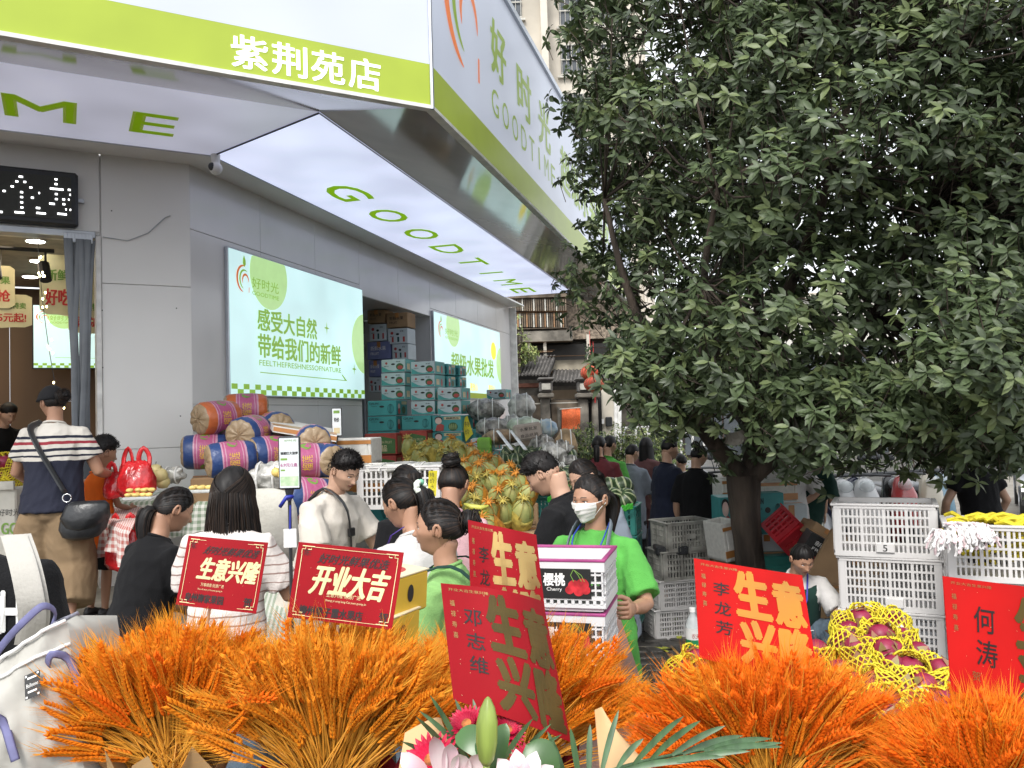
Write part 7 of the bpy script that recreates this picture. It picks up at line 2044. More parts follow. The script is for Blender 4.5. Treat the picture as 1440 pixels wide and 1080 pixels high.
b.build('lettering',M_black,t,world=True)
t=thing('fabric_sack','pale grey canvas bag on the floor behind the price stand','sack',tuple(at(372,790,3.9)))
b=MB();b.loft([[Vector((a*math.cos(2*PI*i/20)**1,c*math.sin(2*PI*i/20),z))for i in range(20)]for z,a,c in((0,.14,.09),(.1,.17,.1),(.25,.16,.09),(.33,.13,.07),(.35,.05,.02))]);b.build('sack',mat('pale_canvas',(.5,.48,.42),rough=.9,n=.08,bump=.2),t,smooth='all')
ct_=thing('display_counter','pale printed counter at the shop door heaped with fruit','counter',tuple(at(5,800,5.9)))
pl,pr2=at(-90,690,5.8),at(40,690,6.0)
b=MB();b.box(((pl.x+pr2.x)/2,pl.y+.3,.8+(pl.z-.8)/2),(pr2.x-pl.x,.5,pl.z-.8),bev=.01);b.build('front_panel',mat('counter_panel',(.52,.50,.44),rough=.6,n=.06),ct_,world=True)
b=MB();y_=pl.y+.045;p=at(18,725,5.85);put_text(b,'好时光',p.x-.1,p.x+.06,p.z,p.z+.05,y_);b.build('lettering',M_black,ct_,world=True)
b=MB();p=at(4,745,5.85);put_text(b,'GOODTIME',p.x,p.x+.42,p.z-.03,p.z+.05,y_,.02);b.build('lettering',M_green,ct_,world=True)
b=MB();logo(b,at(-6,725,5.85).x,p.z+.12,.05,y_,0,1);b.build('logo',[M_mred,M_green],ct_,world=True)
b=MB();b.box(((pl.x+pr2.x)/2,pl.y+.03,pl.z+.02),(pr2.x-pl.x,.02,.06));
b.build('rim',M_bar,ct_,world=True)
M_df=mat('dragon_fruit_skin',(.27,.012,.05),rough=.45,n=.25,ns=10)
M_dfl=mat('dragon_fruit_scale',(.30,.05,.07),c2=(.2,.22,.05),rough=.5,ns=14)
def df_meshes(k):
 b=MB();b.ell((0,0,0),(.046,.046,.058),18,12)
 m1=b.mesh('fruit',M_df,smooth='all')
 sc=[]
 for i in range(11):
  a=i*2.4+k;e=-.7+1.6*i/11
  c=Vector((.046*math.cos(e)*math.cos(a),.046*math.cos(e)*math.sin(a),.058*math.sin(e)))
  o_=c.normalized();sd_=Vector((-math.sin(a),math.cos(a),0));u=Vector((0,0,1))-o_*o_.z;u.normalize()
  q_=MB();q_.add([c-sd_*.014,c+sd_*.014,c+u*.014+sd_*.009+o_*.006,c+u*.03+o_*.012,c+u*.014-sd_*.009+o_*.006],[(0,1,2,4),(4,2,3)]);sc.append(q_.mesh('scale',M_dfl,smooth='all'))
 b=MB();n=17
 top=.040 if k%2 else .026
 for d_ in(-1,1):
  for i in range(n):
   pts=[]
   for j in range(9):
    t=j/8;z=-.06+(top+.062)*t;zz=min(.98,max(-.98,z/.062));rr=.049*math.sqrt(1-zz*zz)+.0035
    if t>.8:rr=.049*math.sqrt(1-(min(.98,max(-.98,(-.06+(top+.062)*.8)/.062)))**2)+.0035+(t-.8)*.045
    a=2*PI*i/n+d_*t*1.25+k
    pts.append((rr*math.cos(a),rr*math.sin(a),z))
   b.tube(pts,.0027,4,cap=False)
 b.tube([(.05*math.cos(a)*1.12,.05*math.sin(a)*1.12,top+.004*math.sin(a*7))for a in[2*PI*i/30 for i in range(31)]],.003,5,cap=False)
 for i in range(8):
  a=2*PI*i/8;b.tube([(0,0,-.058),(.02*math.cos(a),.02*math.sin(a),-.072)],[.004,.0055],5)
 return m1,sc,b.mesh('foam_net',M_yfoam,smooth='all')
dfm=[df_meshes(k)for k in range(4)]
GD='dragon fruit in yellow foam nets'
def dfruit(p,s,R3,k,label):
 t=thing('dragon_fruit',label,'dragon fruit',M=Matrix.Translation(p)@R3@Matrix.Scale(s,4),group=GD)
 link('fruit',dfm[k][0],t);link('foam_net',dfm[k][2],t)
 for m in dfm[k][1]:link('scale',m,t)
dpos=[(1172,878,3.5),(1190,870,3.5),(1212,868,3.55),(1235,876,3.5),(1250,880,3.45),(1178,893,3.35),(1200,890,3.35),(1222,893,3.3),(1243,898,3.3),(1268,900,3.35),(1190,915,3.15),(1210,912,3.15),(1232,915,3.1),(1256,918,3.1),(1280,918,3.1),(1172,905,3.25),(1202,938,2.95),(1226,935,2.95),(1250,940,2.9),(1275,940,2.9),(1300,938,2.95),(1322,945,2.9),(1215,962,2.75),(1240,965,2.7),(1265,965,2.7),(1290,965,2.7),(1316,968,2.7),(1335,960,2.75),(1225,988,2.55),(1252,992,2.5),(1280,992,2.5),(1308,995,2.5),(1334,992,2.5),(1355,985,2.6),(1240,1018,2.35),(1270,1020,2.3),(1300,1022,2.3),(1330,1020,2.3),(1358,1015,2.35),(975,935,3.1),(958,945,3.0),(990,950,2.95),(1150,925,3.2),(1160,945,3.0),(1178,965,2.8)]
def dlab(x,y):
 if x<1150:return 'yellow netted dragon fruit %s of those left of the heap, behind the red card'%{975:'topmost',958:'leftmost',990:'rightmost'}[x]
 rows_=sorted({b_ for a_,b_,c_ in dpos if a_>=1150});bands=[(0,885),(885,899),(899,908),(908,922),(922,939),(939,955),(955,980),(980,1010),(1010,1100)]
 k=[i_ for i_,(lo_,hi_)in enumerate(bands)if lo_<=y<hi_][0]
 xs_=sorted(a_ for a_,b_,c_ in dpos if a_>=1150 and bands[k][0]<=b_<bands[k][1])
 o_=['leftmost','second','third','fourth','fifth','sixth','seventh','eighth'][xs_.index(x)]
 return 'yellow netted dragon fruit, %s in the %s row of the heap counted from the back'%(o_,['back','second','third','fourth','fifth','sixth','seventh','eighth','front'][k])
wh=['at the top of the heap','in the upper rows','in the middle rows','in the lower rows','at the front of the heap','left of the heap behind the red card']
for i,(x,y,d)in enumerate(dpos):
 row=5 if x<1150 else min(4,int((y-865)/33))
 R3=Matrix.Rotation(random.uniform(0,6.28),4,'Z')@Matrix.Rotation(random.uniform(.3,1.5),4,'X')
 side='left' if x<1215 else 'middle' if x<1275 else 'right'
 sh_x=16 if 1150<x<1240 else 4 if x>=1240 else 0
 dfruit(at(x+sh_x,y+(6 if x>1150 else 0),d),random.uniform(1.08,1.28)*(1.05 if y<900 else 1),R3,random.randrange(4),dlab(x,y))
tr_=thing('fruit_bench','sloping brown board under the dragon fruit heap','bench',tuple(at(1255,1000,2.8)))
b=MB();qd=[at(1195,1075,2.25),at(1380,1075,2.25),at(1270,905,3.62),at(1160,900,3.62)]
for q_ in qd:q_.z-=.03
b.add([tuple(q_)for q_ in qd]+[(q_.x,q_.y,gz(q_.x,q_.y))for q_ in qd],[(0,1,2,3),(4,5,6,7),(0,1,5,4),(1,2,6,5),(2,3,7,6),(3,0,4,7)]);b.build('box',M_card,tr_,world=True)
t=thing('paper_note','crumpled pale note lying among the dragon fruit','note',tuple(at(1303,975,2.55)))
b=MB();b.grid(lambda u,v:tuple(at(1285+u*36,968+v*18+u*6,2.5)+Vector((0,.01*math.sin(u*6),.008*math.sin(u*5+v*3)))),6,4);b.build('paper',mat('pinkish_paper',(.6,.5,.5),rough=.8,n=.15,ns=60),t,smooth='all',world=True)
for(x,y,lab)in((1186,932,'clear wrapper on the left of the dragon fruit heap'),(1260,893,'clear wrapper behind the dragon fruit heap')):
 lump('plastic_bag',lab,'plastic bag',at(x,y,3.4),(.05,.04,.04),M_wrapw,x,amp=.4)
for i in range(16):
 x=-20+(i%5)*10+random.uniform(-3,3);y=682-(i//5)*15
 dfruit(at(x,y,6.05),1.25,Matrix.Rotation(i,4,'Z')@Matrix.Rotation(1,4,'X'),i%4,'dragon fruit on the counter by the door, %s layer, %s'%(['bottom','second','third','top'][i//5],['leftmost','second','third','fourth','rightmost'][i%5]))
M_cherw=mat('white_fruit_crate',(.66,.65,.65),rough=.4,n=.04)
M_mag=mat('magenta_rim',(.33,.05,.18),rough=.4)
M_cher=mat('cherry_red_print',(.55,.03,.04),rough=.4,n=.3,ns=30)
def cherry_crate(M,label):
 w,d,h=.40,.29,.165
 t=thing('cherry_crate',label,'crate',M=M)
 b=MB()
 b.box((0,0,.008),(w-.02,d-.02,.012))
 for s in(-1,1):
  y=s*(d/2-.006)
  b.box((0,y,.020),(w,.012,.012));b.box((0,y,.045),(w,.012,.012));b.box((0,y,h-.02),(w,.014,.03))
  for i in range(17):b.box((-w/2+.012+(w-.024)*i/16,y,.032),(.010,.012,.016))
  b.box((-.01,y,.095),(w-.08,.009,.09))
  for i in range(4):b.box((w/2-.075+i*.022,y,.095),(.005,.012,.09))
  for i in range(3):b.box((w/2-.045,y,.07+i*.025),(.075,.012,.005))
  x=s*(w/2-.006)
  b.box((x,0,h-.02),(.014,d-.02,.03));b.box((x,0,.025),(.012,d-.02,.03))
  for i in range(9):b.box((x,-d/2+.03+(d-.06)*i/8,.085),(.010,.007 if i%2 else .012,.1))
  for i in range(3):b.box((x,0,.06+i*.03),(.012,d-.03,.006))
 b.build('lattice',M_cherw,t)
 b=MB()
 for s in(-1,1):b.box((0,s*(d/2-.004),h),(w+.006,.015,.009),bev=.002);b.box((s*(w/2-.004),0,h+.0005),(.015,d-.03,.009),bev=.002)
 b.build('rim',M_mag,t)
 y=-d/2-.002
 b=MB();b.box((.03,y,.092),(.25,.003,.095));lb=b.build('label',M_black,t)
 b=MB();put_text(b,'樱桃',.0,.07,.085,.125,y-.003,.02);put_text(b,'Cherry',.01,.06,.065,.08,y-.003);b.build('lettering',M_white,lb)
 b=MB()
 for(cx,cz,r)in((.1,.085,.02),(.128,.09,.021),(.115,.07,.018),(.085,.072,.014),(.138,.073,.015)):oval(b,cx,cz,r,r*.95,y-.0025-r*.02,0)
 b.build('printed_cherries',M_cher,lb)
 b=MB()
 for x1 in(.1,.125,.135):b.tube([(x1,y-.003,.1),(x1-.01,y-.003,.12),(.1,y-.003,.138)],.0012,3)
 b.build('printed_stems',M_green,lb)
 b=MB()
 b.box((0,0,.157),(w-.03,d-.03,.006));b.build('lid',M_cherw,t)
 return t
rzc=R(-15)
pc=at(767,846,2.78)
Mc0=Matrix.Translation((pc.x+.03,pc.y+.0,pc.z))@Matrix.Rotation(rzc,4,'Z')
cherry_crate(Mc0,'upper white cherry crate with magenta rim held by the masked worker')
cherry_crate(Mc0@Matrix.Translation((-.004,.0,-.172)),'lower white cherry crate with magenta rim held by the masked worker')
M_ycart=mat('yellow_carton',(.66,.42,.035),rough=.55,n=.06)
for(x,y,d,lab,rz)in((560,858,2.25,'yellow carton with an oval hand hole held against the pale lime shirt',-.5),(548,915,2.2,'yellow carton under the first, behind the opening red card',-.45)):
 t=thing('carton',lab,'carton',M=Matrix.Translation(at(x,y,d)+Vector((-.03,0,0)))@Matrix.Rotation(rz,4,'Z')@Matrix.Rotation(.08,4,'Y'))
 b=MB();b.box((0,0,.055),(.15,.17,.11),bev=.006);b.build('box',M_ycart,t)
 b=MB();b.box((0,0,.1115),(.152,.172,.003));b.build('lid',mat('pale_yellow_lid',(.7,.6,.4),rough=.5),t)
 b=MB();b.add([(.045*math.cos(a),.05*math.sin(a),.1135)for a in[2*PI*i/20 for i in range(20)]],[tuple(range(20))]);b.build('printed_fruit',M_mred,t)
 b=MB()
 oval(b,.0,.06,.013,.022,-.0862,0,16);b.build('handle_hole',M_black,t)
 b=MB();b.add([(.0765,.014*math.cos(a),.06+.024*math.sin(a))for a in[2*PI*i/16 for i in range(16)]],[tuple(range(16))]);b.build('handle_hole',M_black,t)
def ear_meshes(k,m,ma):
 r=random.Random(k);b=MB();L_=.078;bend=.012*(1+k%3)
 P_=lambda t:Vector((bend*t*t,0,L_*t))
 n=11
 for i in range(n):
  t=i/n;w=.0068*(1-.55*abs(t-.35)*1.6)
  for s in(-1,1):
   c=P_(t+.03*(s>0))+Vector((0,s*w*.75,0));up=Vector((.0,s*.42,1)).normalized();sd_=Vector((1,0,0))
   for q_ in(-1,1):
    cc=c+Vector((q_*w*.55,0,0));
    tip=cc+up*.0135+Vector((q_*.002,0,0));mid=cc+up*.006;f2=up.cross(sd_)*.0028
    b.add([cc,mid+sd_*.0028,mid+f2,mid-sd_*.0028,mid-f2,tip],[(0,1,2),(0,2,3),(0,3,4),(0,4,1),(5,2,1),(5,3,2),(5,4,3),(5,1,4)],0)
   for q_ in range(2):
    a=r.uniform(-.5,.5);sp=Vector((a*.4,s*r.uniform(.12,.42),1)).normalized();ln=r.uniform(.03,.055)*(1.05-.3*t)
    o_=c+up*.01;wd=Vector((.00042,0,0))if q_ else Vector((0,.00042,0)).cross(Vector((0,0,1)))
    b.add([o_-wd,o_+wd,o_+sp*ln*.5+Vector((0,s*.002,0))+wd*.8,o_+sp*ln*.5+Vector((0,s*.002,0))-wd*.8,o_+sp*ln+Vector((0,s*.006,0))],[(0,1,2,3),(3,2,4)],1)
 b.tube([(0,0,-.16),(0,0,-.08),(0,0,0),P_(1)],[.0011,.0012,.0013,.0006],4,2)
 return b.mesh('wheat_ear',[m,ma,mat('wheat_stem',(.80,.38,.04),rough=.6,n=.2,ns=20,tl=.3)],smooth=False)
M_we=[mat('orange_wheat',(.95,.265,.010),rough=.65,n=.12,ns=60,spec=.25,tl=.3),mat('amber_wheat',(.95,.33,.018),rough=.65,n=.12,ns=60,spec=.25,tl=.3),mat('red_orange_wheat',(.95,.185,.006),rough=.65,n=.12,ns=60,spec=.25,tl=.3)]
M_wa=[mat('orange_awn',(.95,.40,.03),rough=.6,spec=.2,tl=.4),mat('golden_awn',(.95,.46,.05),rough=.6,spec=.2,tl=.4),mat('red_orange_awn',(.95,.29,.02),rough=.6,spec=.2,tl=.4)]
ears={c:[ear_meshes(c*10+k,M_we[c],M_wa[c])for k in range(4)]for c in range(3)}
M_redp=mat('red_wrapping_paper',(.28,.012,.025),rough=.5,n=.15)
M_kraftp=mat('tan_wrapping_paper',(.56,.36,.17),rough=.6,n=.08)
def bouquet(label,bx,by,d,rad,n,colr,spread=(-80,80),up_bias=.35,lean=(0,0),wrap=True,depth=.45,sc=1.0,low=-.15,vs=.75):
 """ears fan out of one binding point; rad = length from the binding point to the outermost ears"""
 o=at(bx,by,d);t=thing('wheat_bouquet',label,'bouquet',tuple(o),group='orange dried wheat bouquets')
 r=random.Random(int(bx));cnt=0
 stems=MB()
 while cnt<n:
  a=R(r.uniform(*spread));q_=r.uniform(-1.0,depth)
  dr=Vector((math.sin(a),q_*.75*-1,math.cos(a)+up_bias*r.random())).normalized()
  if dr.z<low:continue
  dr=(dr+Vector((lean[0],0,lean[1]))).normalized()
  L_=rad*r.uniform(.45,1.0)**.8
  if abs(q_)<.35:L_=rad*r.uniform(.75,1.02)
  base=dr*((L_-.07*sc)*(1-(1-vs)*max(0,dr.z)**2));X_=dr.orthogonal().normalized();Y_=dr.cross(X_)
  dd=(dr+Vector((r.gauss(0,.09),r.gauss(0,.09),r.gauss(0,.07)))).normalized();X_=dd.orthogonal().normalized();Y_=dd.cross(X_)
  c=colr if r.random()<.85 else(colr+r.choice([1,2]))%3
  link('wheat_ear',ears[c][r.randrange(4)],t,frame(base,X_,Y_,dd)@Matrix.Rotation(r.uniform(0,6.28),4,'Z')@Matrix.Scale(sc*r.uniform(.85,1.15),4))
  stems.tube([base,base*.5+Vector((0,0,-.01)),Vector((r.gauss(0,.012),r.gauss(0,.012),-.06))],[.0013,.0014,.0012],3,0,cap=False)
  cnt+=1
 for i in range(260):
  a=R(r.uniform(*spread));q_=r.uniform(-.9,depth);dr=Vector((math.sin(a),-.75*q_,math.cos(a)+up_bias*r.random())).normalized()
  if dr.z<low:continue
  dr=(dr+Vector((lean[0],0,lean[1]))).normalized();b0=dr*rad*r.uniform(.3,.9)*(1-(1-vs)*max(0,dr.z)**2)
  w=MB_side=dr.orthogonal().normalized()*.0005
  tip=b0+(dr+Vector((r.gauss(0,.2),r.gauss(0,.2),r.gauss(0,.15)))).normalized()*.09
  stems.add([b0-w,b0+w,tip],[(0,1,2)],1)
 so=stems.build('stems',[mat('wheat_stem',(.62,.30,.03)),M_wa[colr]],t);so['kind']='stuff'
 if wrap:
  b=MB();nn=28
  rings=[[Vector((math.cos(2*PI*i/nn)*rr*(1+.12*math.sin(i*2.6)),math.sin(2*PI*i/nn)*rr*.8,z+(.03*math.sin(i*1.9)if rr>.05 else 0)))for i in range(nn)]for rr,z in((rad*.42,.02),(rad*.25,-.06),(.035,-.16),(.03,-.2),(.05,-.28),(.045,-.36))]
  b.loft(rings,0,False);b.build('wrapping_paper',M_redp if int(bx)%2 else M_kraftp,t,smooth='all')
  b=MB();b.tube([(.036*math.cos(a),.034*math.sin(a),-.18)for a in[2*PI*i/16 for i in range(17)]],.012,6);b.build('ribbon',M_redp,t)
  b=MB();b.lathe([(.10,-1.1),(.11,-.9),(.06,-.36),(.03,-.3)],16);b.build('holder',M_redp,t)
 return t
bouquet('leftmost orange wheat bouquet beside the beige backpack',240,1072,1.34,.245,300,0,(-86,64),vs=.8)
bouquet('second orange wheat bouquet under the opening card, golden tips',465,1105,1.32,.275,300,1,(-72,66),vs=.86)
bouquet('central orange wheat bouquet behind the tall red card',715,1085,1.62,.335,300,0,(-82,82),vs=.78)
bouquet('bright red orange wheat bouquet in front of the dragon fruit',1085,1120,1.28,.26,300,2,(-84,80),vs=.74)
bouquet('orange wheat bouquet cut off at the lower right corner',1405,1150,1.15,.2,200,2,(-75,60),vs=.55)
bouquet('small wheat bunch lying sideways in front of the right red card',1330,1015,1.5,.15,70,2,(55,115),up_bias=.05,wrap=False)
0 and bouquet('low orange wheat bunch at the bottom left of the centre card',610,1150,1.2,.2,90,0,(-60,50))
0 and bouquet('low orange wheat bunch in front of the second bouquet',330,1150,1.2,.2,90,0,(-60,60))
def sheet(name,label,cat,pts,m,bulge=.0,nu=8,nv=8,parent=None,th=.0015):
 """bent sheet through four corner points TL, TR, BR, BL"""
 P_=[Vector(p)for p in pts];n=(P_[1]-P_[0]).cross(P_[3]-P_[0]).normalized()
 if n.dot(CAM-P_[0])<0:n=-n
 f=lambda u,v:P_[0].lerp(P_[1],u).lerp(P_[3].lerp(P_[2],u),v)+n*bulge*math.sin(PI*u)
 t=parent or thing(name,label,cat,tuple(P_[3]))
 b=MB();b.grid(lambda u,v:tuple(f(u,v)),nu,nv);b.grid(lambda u,v:tuple(f(u,v)-n*th),nu,nv)
 b.build('sheet',m,t,smooth='all',world=True)
 return t,f,n
sheet('wrapping_paper','dark red paper sheet behind the leftmost wheat','paper',[at(125,938,1.62),at(160,955,1.6),at(175,1010,1.55),at(112,1010,1.55)],M_redp,.005)
sheet('wrapping_paper','tan paper corner at the lower left','paper',[at(40,1010,1.45),at(5,1055,1.4),at(40,1085,1.35),at(95,1085,1.35)],M_kraftp,.005)
sheet('wrapping_paper','dark red paper fold under the leftmost wheat','paper',[at(40,1035,1.42),at(120,1060,1.4),at(150,1090,1.35),at(50,1090,1.35)],M_redp,.01)
sheet('wrapping_paper','tan paper edge curling up right of the lilies','paper',[at(837,998,1.12),at(842,1002,1.12),at(925,1090,1.05),at(845,1090,1.05)],M_kraftp,.012)
sheet('wrapping_paper','tan paper cone behind the small lying wheat','paper',[at(1328,1010,1.5),at(1385,1030,1.45),at(1400,1090,1.4),at(1290,1090,1.4)],M_kraftp,.02)
sheet('wrapping_paper','tan paper at the bottom centre left','paper',[at(570,1030,1.15),at(620,1010,1.2),at(650,1090,1.1),at(560,1090,1.1)],M_kraftp,.02)
M_cred=mat('red_card',(.30,.004,.010),rough=.55,n=.08,ns=9,spec=.2)
M_cred2=mat('bright_red_card',(.50,.008,.007),rough=.55,n=.06,ns=9,spec=.2)
M_gold=mat('gold_foil',(.50,.34,.13),rough=.28,metal=.9,n=.15,ns=5,bump=.05,bs=12)
M_cgold=mat('cream_gold_print',(.80,.68,.36),rough=.4)
M_goldd=mat('gold_dark_reflection',(.045,.036,.012),rough=.5,spec=.2,n=.2,ns=7,c2=(.13,.085,.022))  # gold foil without metal; its dark reflection is put into the colour
M_goldo=mat('orange_gold_print',(.80,.27,.02),c2=(.36,.2,.04),rough=.35,ns=7)
M_ink=mat('ink',(.02,.012,.012),rough=.35)
M_stick=mat('pale_stick',(.68,.58,.45),rough=.6)
def greeting(label,corners,m,texts,bulge,border=False,stick=None,orange=None):
 t,f,n=sheet('greeting_card',label,'card',corners,m,bulge,24,10)
 for s,u0,u1,v0,v1,m_,bold,slant in texts:
  vv,ff,asp=text2d(s)
  bm=bmesh.new();sh=[(0,0)]if not bold else[(bold*math.cos(a),bold*math.sin(a))for a in[2*PI*i/6 for i in range(6)]]+[(0,0)]
  W_,H_=(u1-u0),(v1-v0)
  for k,(dx,dz)in enumerate(sh):
   vs=[bm.verts.new((u0+W_*(p[0]+slant*p[1]/asp)+dx,v1-H_*p[1]/asp+dz,.0004*k/7))for p in vv]
   for q_ in ff:
    try:bm.faces.new([vs[i]for i in q_])
    except ValueError:pass
  for c in np.arange(0.04,1,.04 if bulge>.01 else .12):
   bmesh.ops.bisect_plane(bm,geom=bm.verts[:]+bm.edges[:]+bm.faces[:],plane_co=(c,0,0),plane_no=(1,0,0))
  bm.verts.index_update()
  b=MB();b.add([tuple(f(q_.co.x,q_.co.y)+n*(.0007+q_.co.z))for q_ in bm.verts],[tuple(x.index for x in fc.verts)for fc in bm.faces]);bm.free()
  b.build('lettering',m_,t,world=True)
 if border:
  b=MB();F3=lambda u,v:tuple(f(u,v)+n*.0008)
  e=.045;w=.006
  for(a,c)in(((.16,e),(.84,e)),((.16,1-e),(.84,1-e)),((e,.14),(e,.86)),((1-e,.14),(1-e,.86))):
   du,dv=(0,w)if a[1]==c[1]else(w,0)
   b.add([F3(*a),F3(*c),F3(c[0]+du,c[1]+dv),F3(a[0]+du,a[1]+dv)],[(0,1,2,3)])
  for su in(0,1):
   for sv in(0,1):
    for L_ in(((e,.14),(e,.085),(.075,.085),(.075,.045+.0),(e,e)),((e+.0,e),(.13,e),(.13,.085),(.1,.085)),((.13,.045),(.16,.045))):
     pts=[Vector(F3(u if not su else 1-u,v if not sv else 1-v))for u,v in L_]
     b.tube(pts,.0009,4)
  b.build('printed_border',M_cgold,t,world=True)
 b=MB();r=random.Random(len(label))
 for i in range(26):b.add([tuple(f(u+a,v+c)+n*.0009)for u,v in[(r.uniform(.05,.95),r.uniform(.05,.95))]for a,c in((0,0),(.005,.002),(.004,.007))],[(0,1,2)])
 b.build('gold_flecks',M_cgold,t,world=True)['kind']='stuff'
 if stick:
  b=MB();b.tube([at(*stick[0]),at(*stick[1])],.0028,6);b.build('stick',M_stick,t,world=True)
 return t,f,n
B0=0
greeting('small square red card with gold border reading thriving business',[at(265,753,1.42),at(377,763,1.42),at(360,863,1.40),at(247,850,1.40)],M_cred,[('陈:',.07,.13,.09,.18,M_ink,0,0),('好时光鲜果优选',.22,.88,.12,.24,M_ink,.002,.1),('生意兴隆',.20,.92,.29,.60,M_cgold,.010,.08),('万事顺意·财源广进',.27,.56,.65,.70,M_cgold,0,0),('Wan shi shun yi Cai yuan guang jin',.24,.55,.73,.76,M_cgold,0,0),('泉州柳家果园',.10,.58,.81,.93,M_ink,.003,0),('贺',.83,.92,.80,.92,M_ink,.003,0)],.004,True,((295,855,1.42),(283,930,1.44)))
greeting('wider square red card with gold border reading grand opening',[at(420,762,1.36),at(568,777,1.36),at(551,886,1.34),at(404,868,1.34)],M_cred,[('陈:',.07,.13,.08,.17,M_ink,0,0),('好时光鲜果优选',.2,.86,.12,.25,M_ink,.002,.05),('开业大吉',.16,.86,.27,.66,M_cgold,.010,.08),('生意兴隆·财源广进',.33,.66,.62,.68,M_cgold,0,0),('Sheng yi xing long Cai yuan guang jin',.33,.72,.71,.745,M_cgold,0,0),('柳州果子露水果店',.10,.70,.82,.94,M_ink,.003,0),('贺',.86,.94,.80,.93,M_ink,.003,0)],-.004,True,((475,880,1.36),(470,960,1.38)))
sm_=[('开业大吉福禄',.05,.42,.03,.055,M_gold,0,0),('生',.42,.80,.06,.42,M_gold,.014,-.05),('兴',.42,.80,.47,.80,M_gold,.014,-.05)]
def big(name_chars,y0=.2,xs=(.14,.27),hgt=.13,extra=()):
 L_=[]
 for i,ch in enumerate(name_chars):L_.append((ch,xs[0],xs[1],y0+i*(hgt+.06),y0+i*(hgt+.06)+hgt,M_ink,.0015,.06))
 for i in range(4):L_.append(('福禄寿喜'[i],.05,.085,.14+i*.09,.19+i*.09,M_gold,0,0))
 L_.append(('开业大吉生意兴隆',.05,.36,.035,.06,M_gold,0,0))
 return L_+list(extra)
calli=lambda a,b_,c,d_,g=None,xa=.34,xb=.62,xc=.68,xd=.96:[(q1,q2,q3,q4,q5,g or M_gold,.021,sl_)for q1,q2,q3,q4,q5,sl_ in((a,xa,xb,.06,.48,-.06),(c,xa,xb,.53,.93,.05),(b_,xc,xd,.10,.50,-.05),(d_,xc,xd,.54,.95,.04))]
greeting('tall curved red card behind, with a black handwritten name',[at(658,731,1.62),at(754,752,1.62),at(772,905,1.58),at(664,905,1.58)],M_cred,big('李龙芳',extra=calli('生','意','兴','隆')),.022,stick=((712,905,1.62),(715,1010,1.64)))
greeting('tall curved red card in the centre foreground with dark gold characters',[at(620,820,1.12),at(764,846,1.16),at(803,1044,1.12),at(638,984,1.08)],M_cred,big('邓志维',extra=calli('生','意','兴','隆',M_goldd)),.045,stick=((718,1000,1.12),(724,1100,1.1)))
greeting('bright red card with orange gold characters in front of the tree',[at(976,785,1.36),at(1128,809,1.38),at(1152,962,1.34),at(984,925,1.34)],M_cred2,big('李龙芳',extra=calli('生','意','兴','隆',M_goldo)),.016,stick=((1065,930,1.36),(1066,1020,1.36)))
greeting('red card with a two character handwritten name at the right edge',[at(1326,810,1.30),at(1486,830,1.34),at(1500,1010,1.32),at(1338,972,1.28)],M_cred2,big('何涛',y0=.22,xs=(.2,.36),hgt=.22,extra=[('贺',.16,.22,.78,.86,M_gold,0,0),('生',.55,.95,.1,.5,M_goldd,.02,0),('兴',.55,.95,.55,.92,M_goldd,.02,0)]),.014,stick=((1400,960,1.33),(1400,1080,1.33)))
M_palm=mat('palm_leaf',(.065,.13,.055),rough=.4,n=.2,ns=10,stretch=(8,8,.6))
M_bud=mat('lily_bud',(.26,.34,.07),rough=.4,n=.2,ns=12,stretch=(5,5,.5))
M_lilyp=mat('lily_petal',(.78,.72,.70),c2=(.70,.28,.38),rough=.5,ns=14)
M_lilyw=mat('lily_petal_white',(.82,.80,.76),c2=(.74,.5,.55),rough=.5,ns=9)
M_ger=mat('red_gerbera_petal',(.58,.012,.06),rough=.45,n=.25,ns=20)
M_gerc=mat('gerbera_centre',(.5,.16,.04),rough=.8,n=.4,ns=90)
basket=thing('flower_basket','flower basket of lilies, red gerberas and palm leaves at the bottom centre','flower basket',tuple(at(690,1180,1.0)))
def leafstrip(p0,p1,bendv,w,m,nm='palm_leaf',fold=.3,n=9):
 p0,p1=Vector(p0),Vector(p1);d=(p1-p0);s=d.cross(CAM-p0).normalized();nn=s.cross(d).normalized();b=MB();v=[]
 for i in range(n+1):
  t=i/n;c=p0.lerp(p1,t)+Vector(bendv)*math.sin(PI*t*.9);ww=w*(math.sin(PI*min(1,t*.92+.08))**.55)if i<n else .0002
  v+=[c-s*ww+nn*ww*fold,c,c+s*ww+nn*ww*fold]
 b.add(v,[(3*i+k,3*i+k+1,3*i+4+k,3*i+3+k)for i in range(n)for k in(0,1)])
 return b.build(nm,m,basket,smooth='all',world=True)
root_l=(690,1110,.98)
for(x0,y0,x1,y1,d1)in((655,1090,585,1010,.96),(660,1080,605,980,1.0),(665,1075,590,1002,1.02),(670,1070,640,985,1.04),(680,1060,665,985,1.05),(640,1090,565,1045,.98),(690,1100,750,1012,1.0),(700,1105,775,1020,1.02),(705,1100,790,1035,1.0)):
 leafstrip(at(x0,y0,1.02),at(x1,y1,d1),(0,0,.006),.0034,M_palm)
mid=cubic([at(800,1120,.98),at(850,1088,1.0),at(930,1065,1.02),at(1010,1052,1.05),at(1075,1048,1.08)],12)
b=MB();b.tube(mid,[.0035-.0002*i for i in range(13)],6);b.build('midrib',M_palm,basket,smooth='all',world=True)
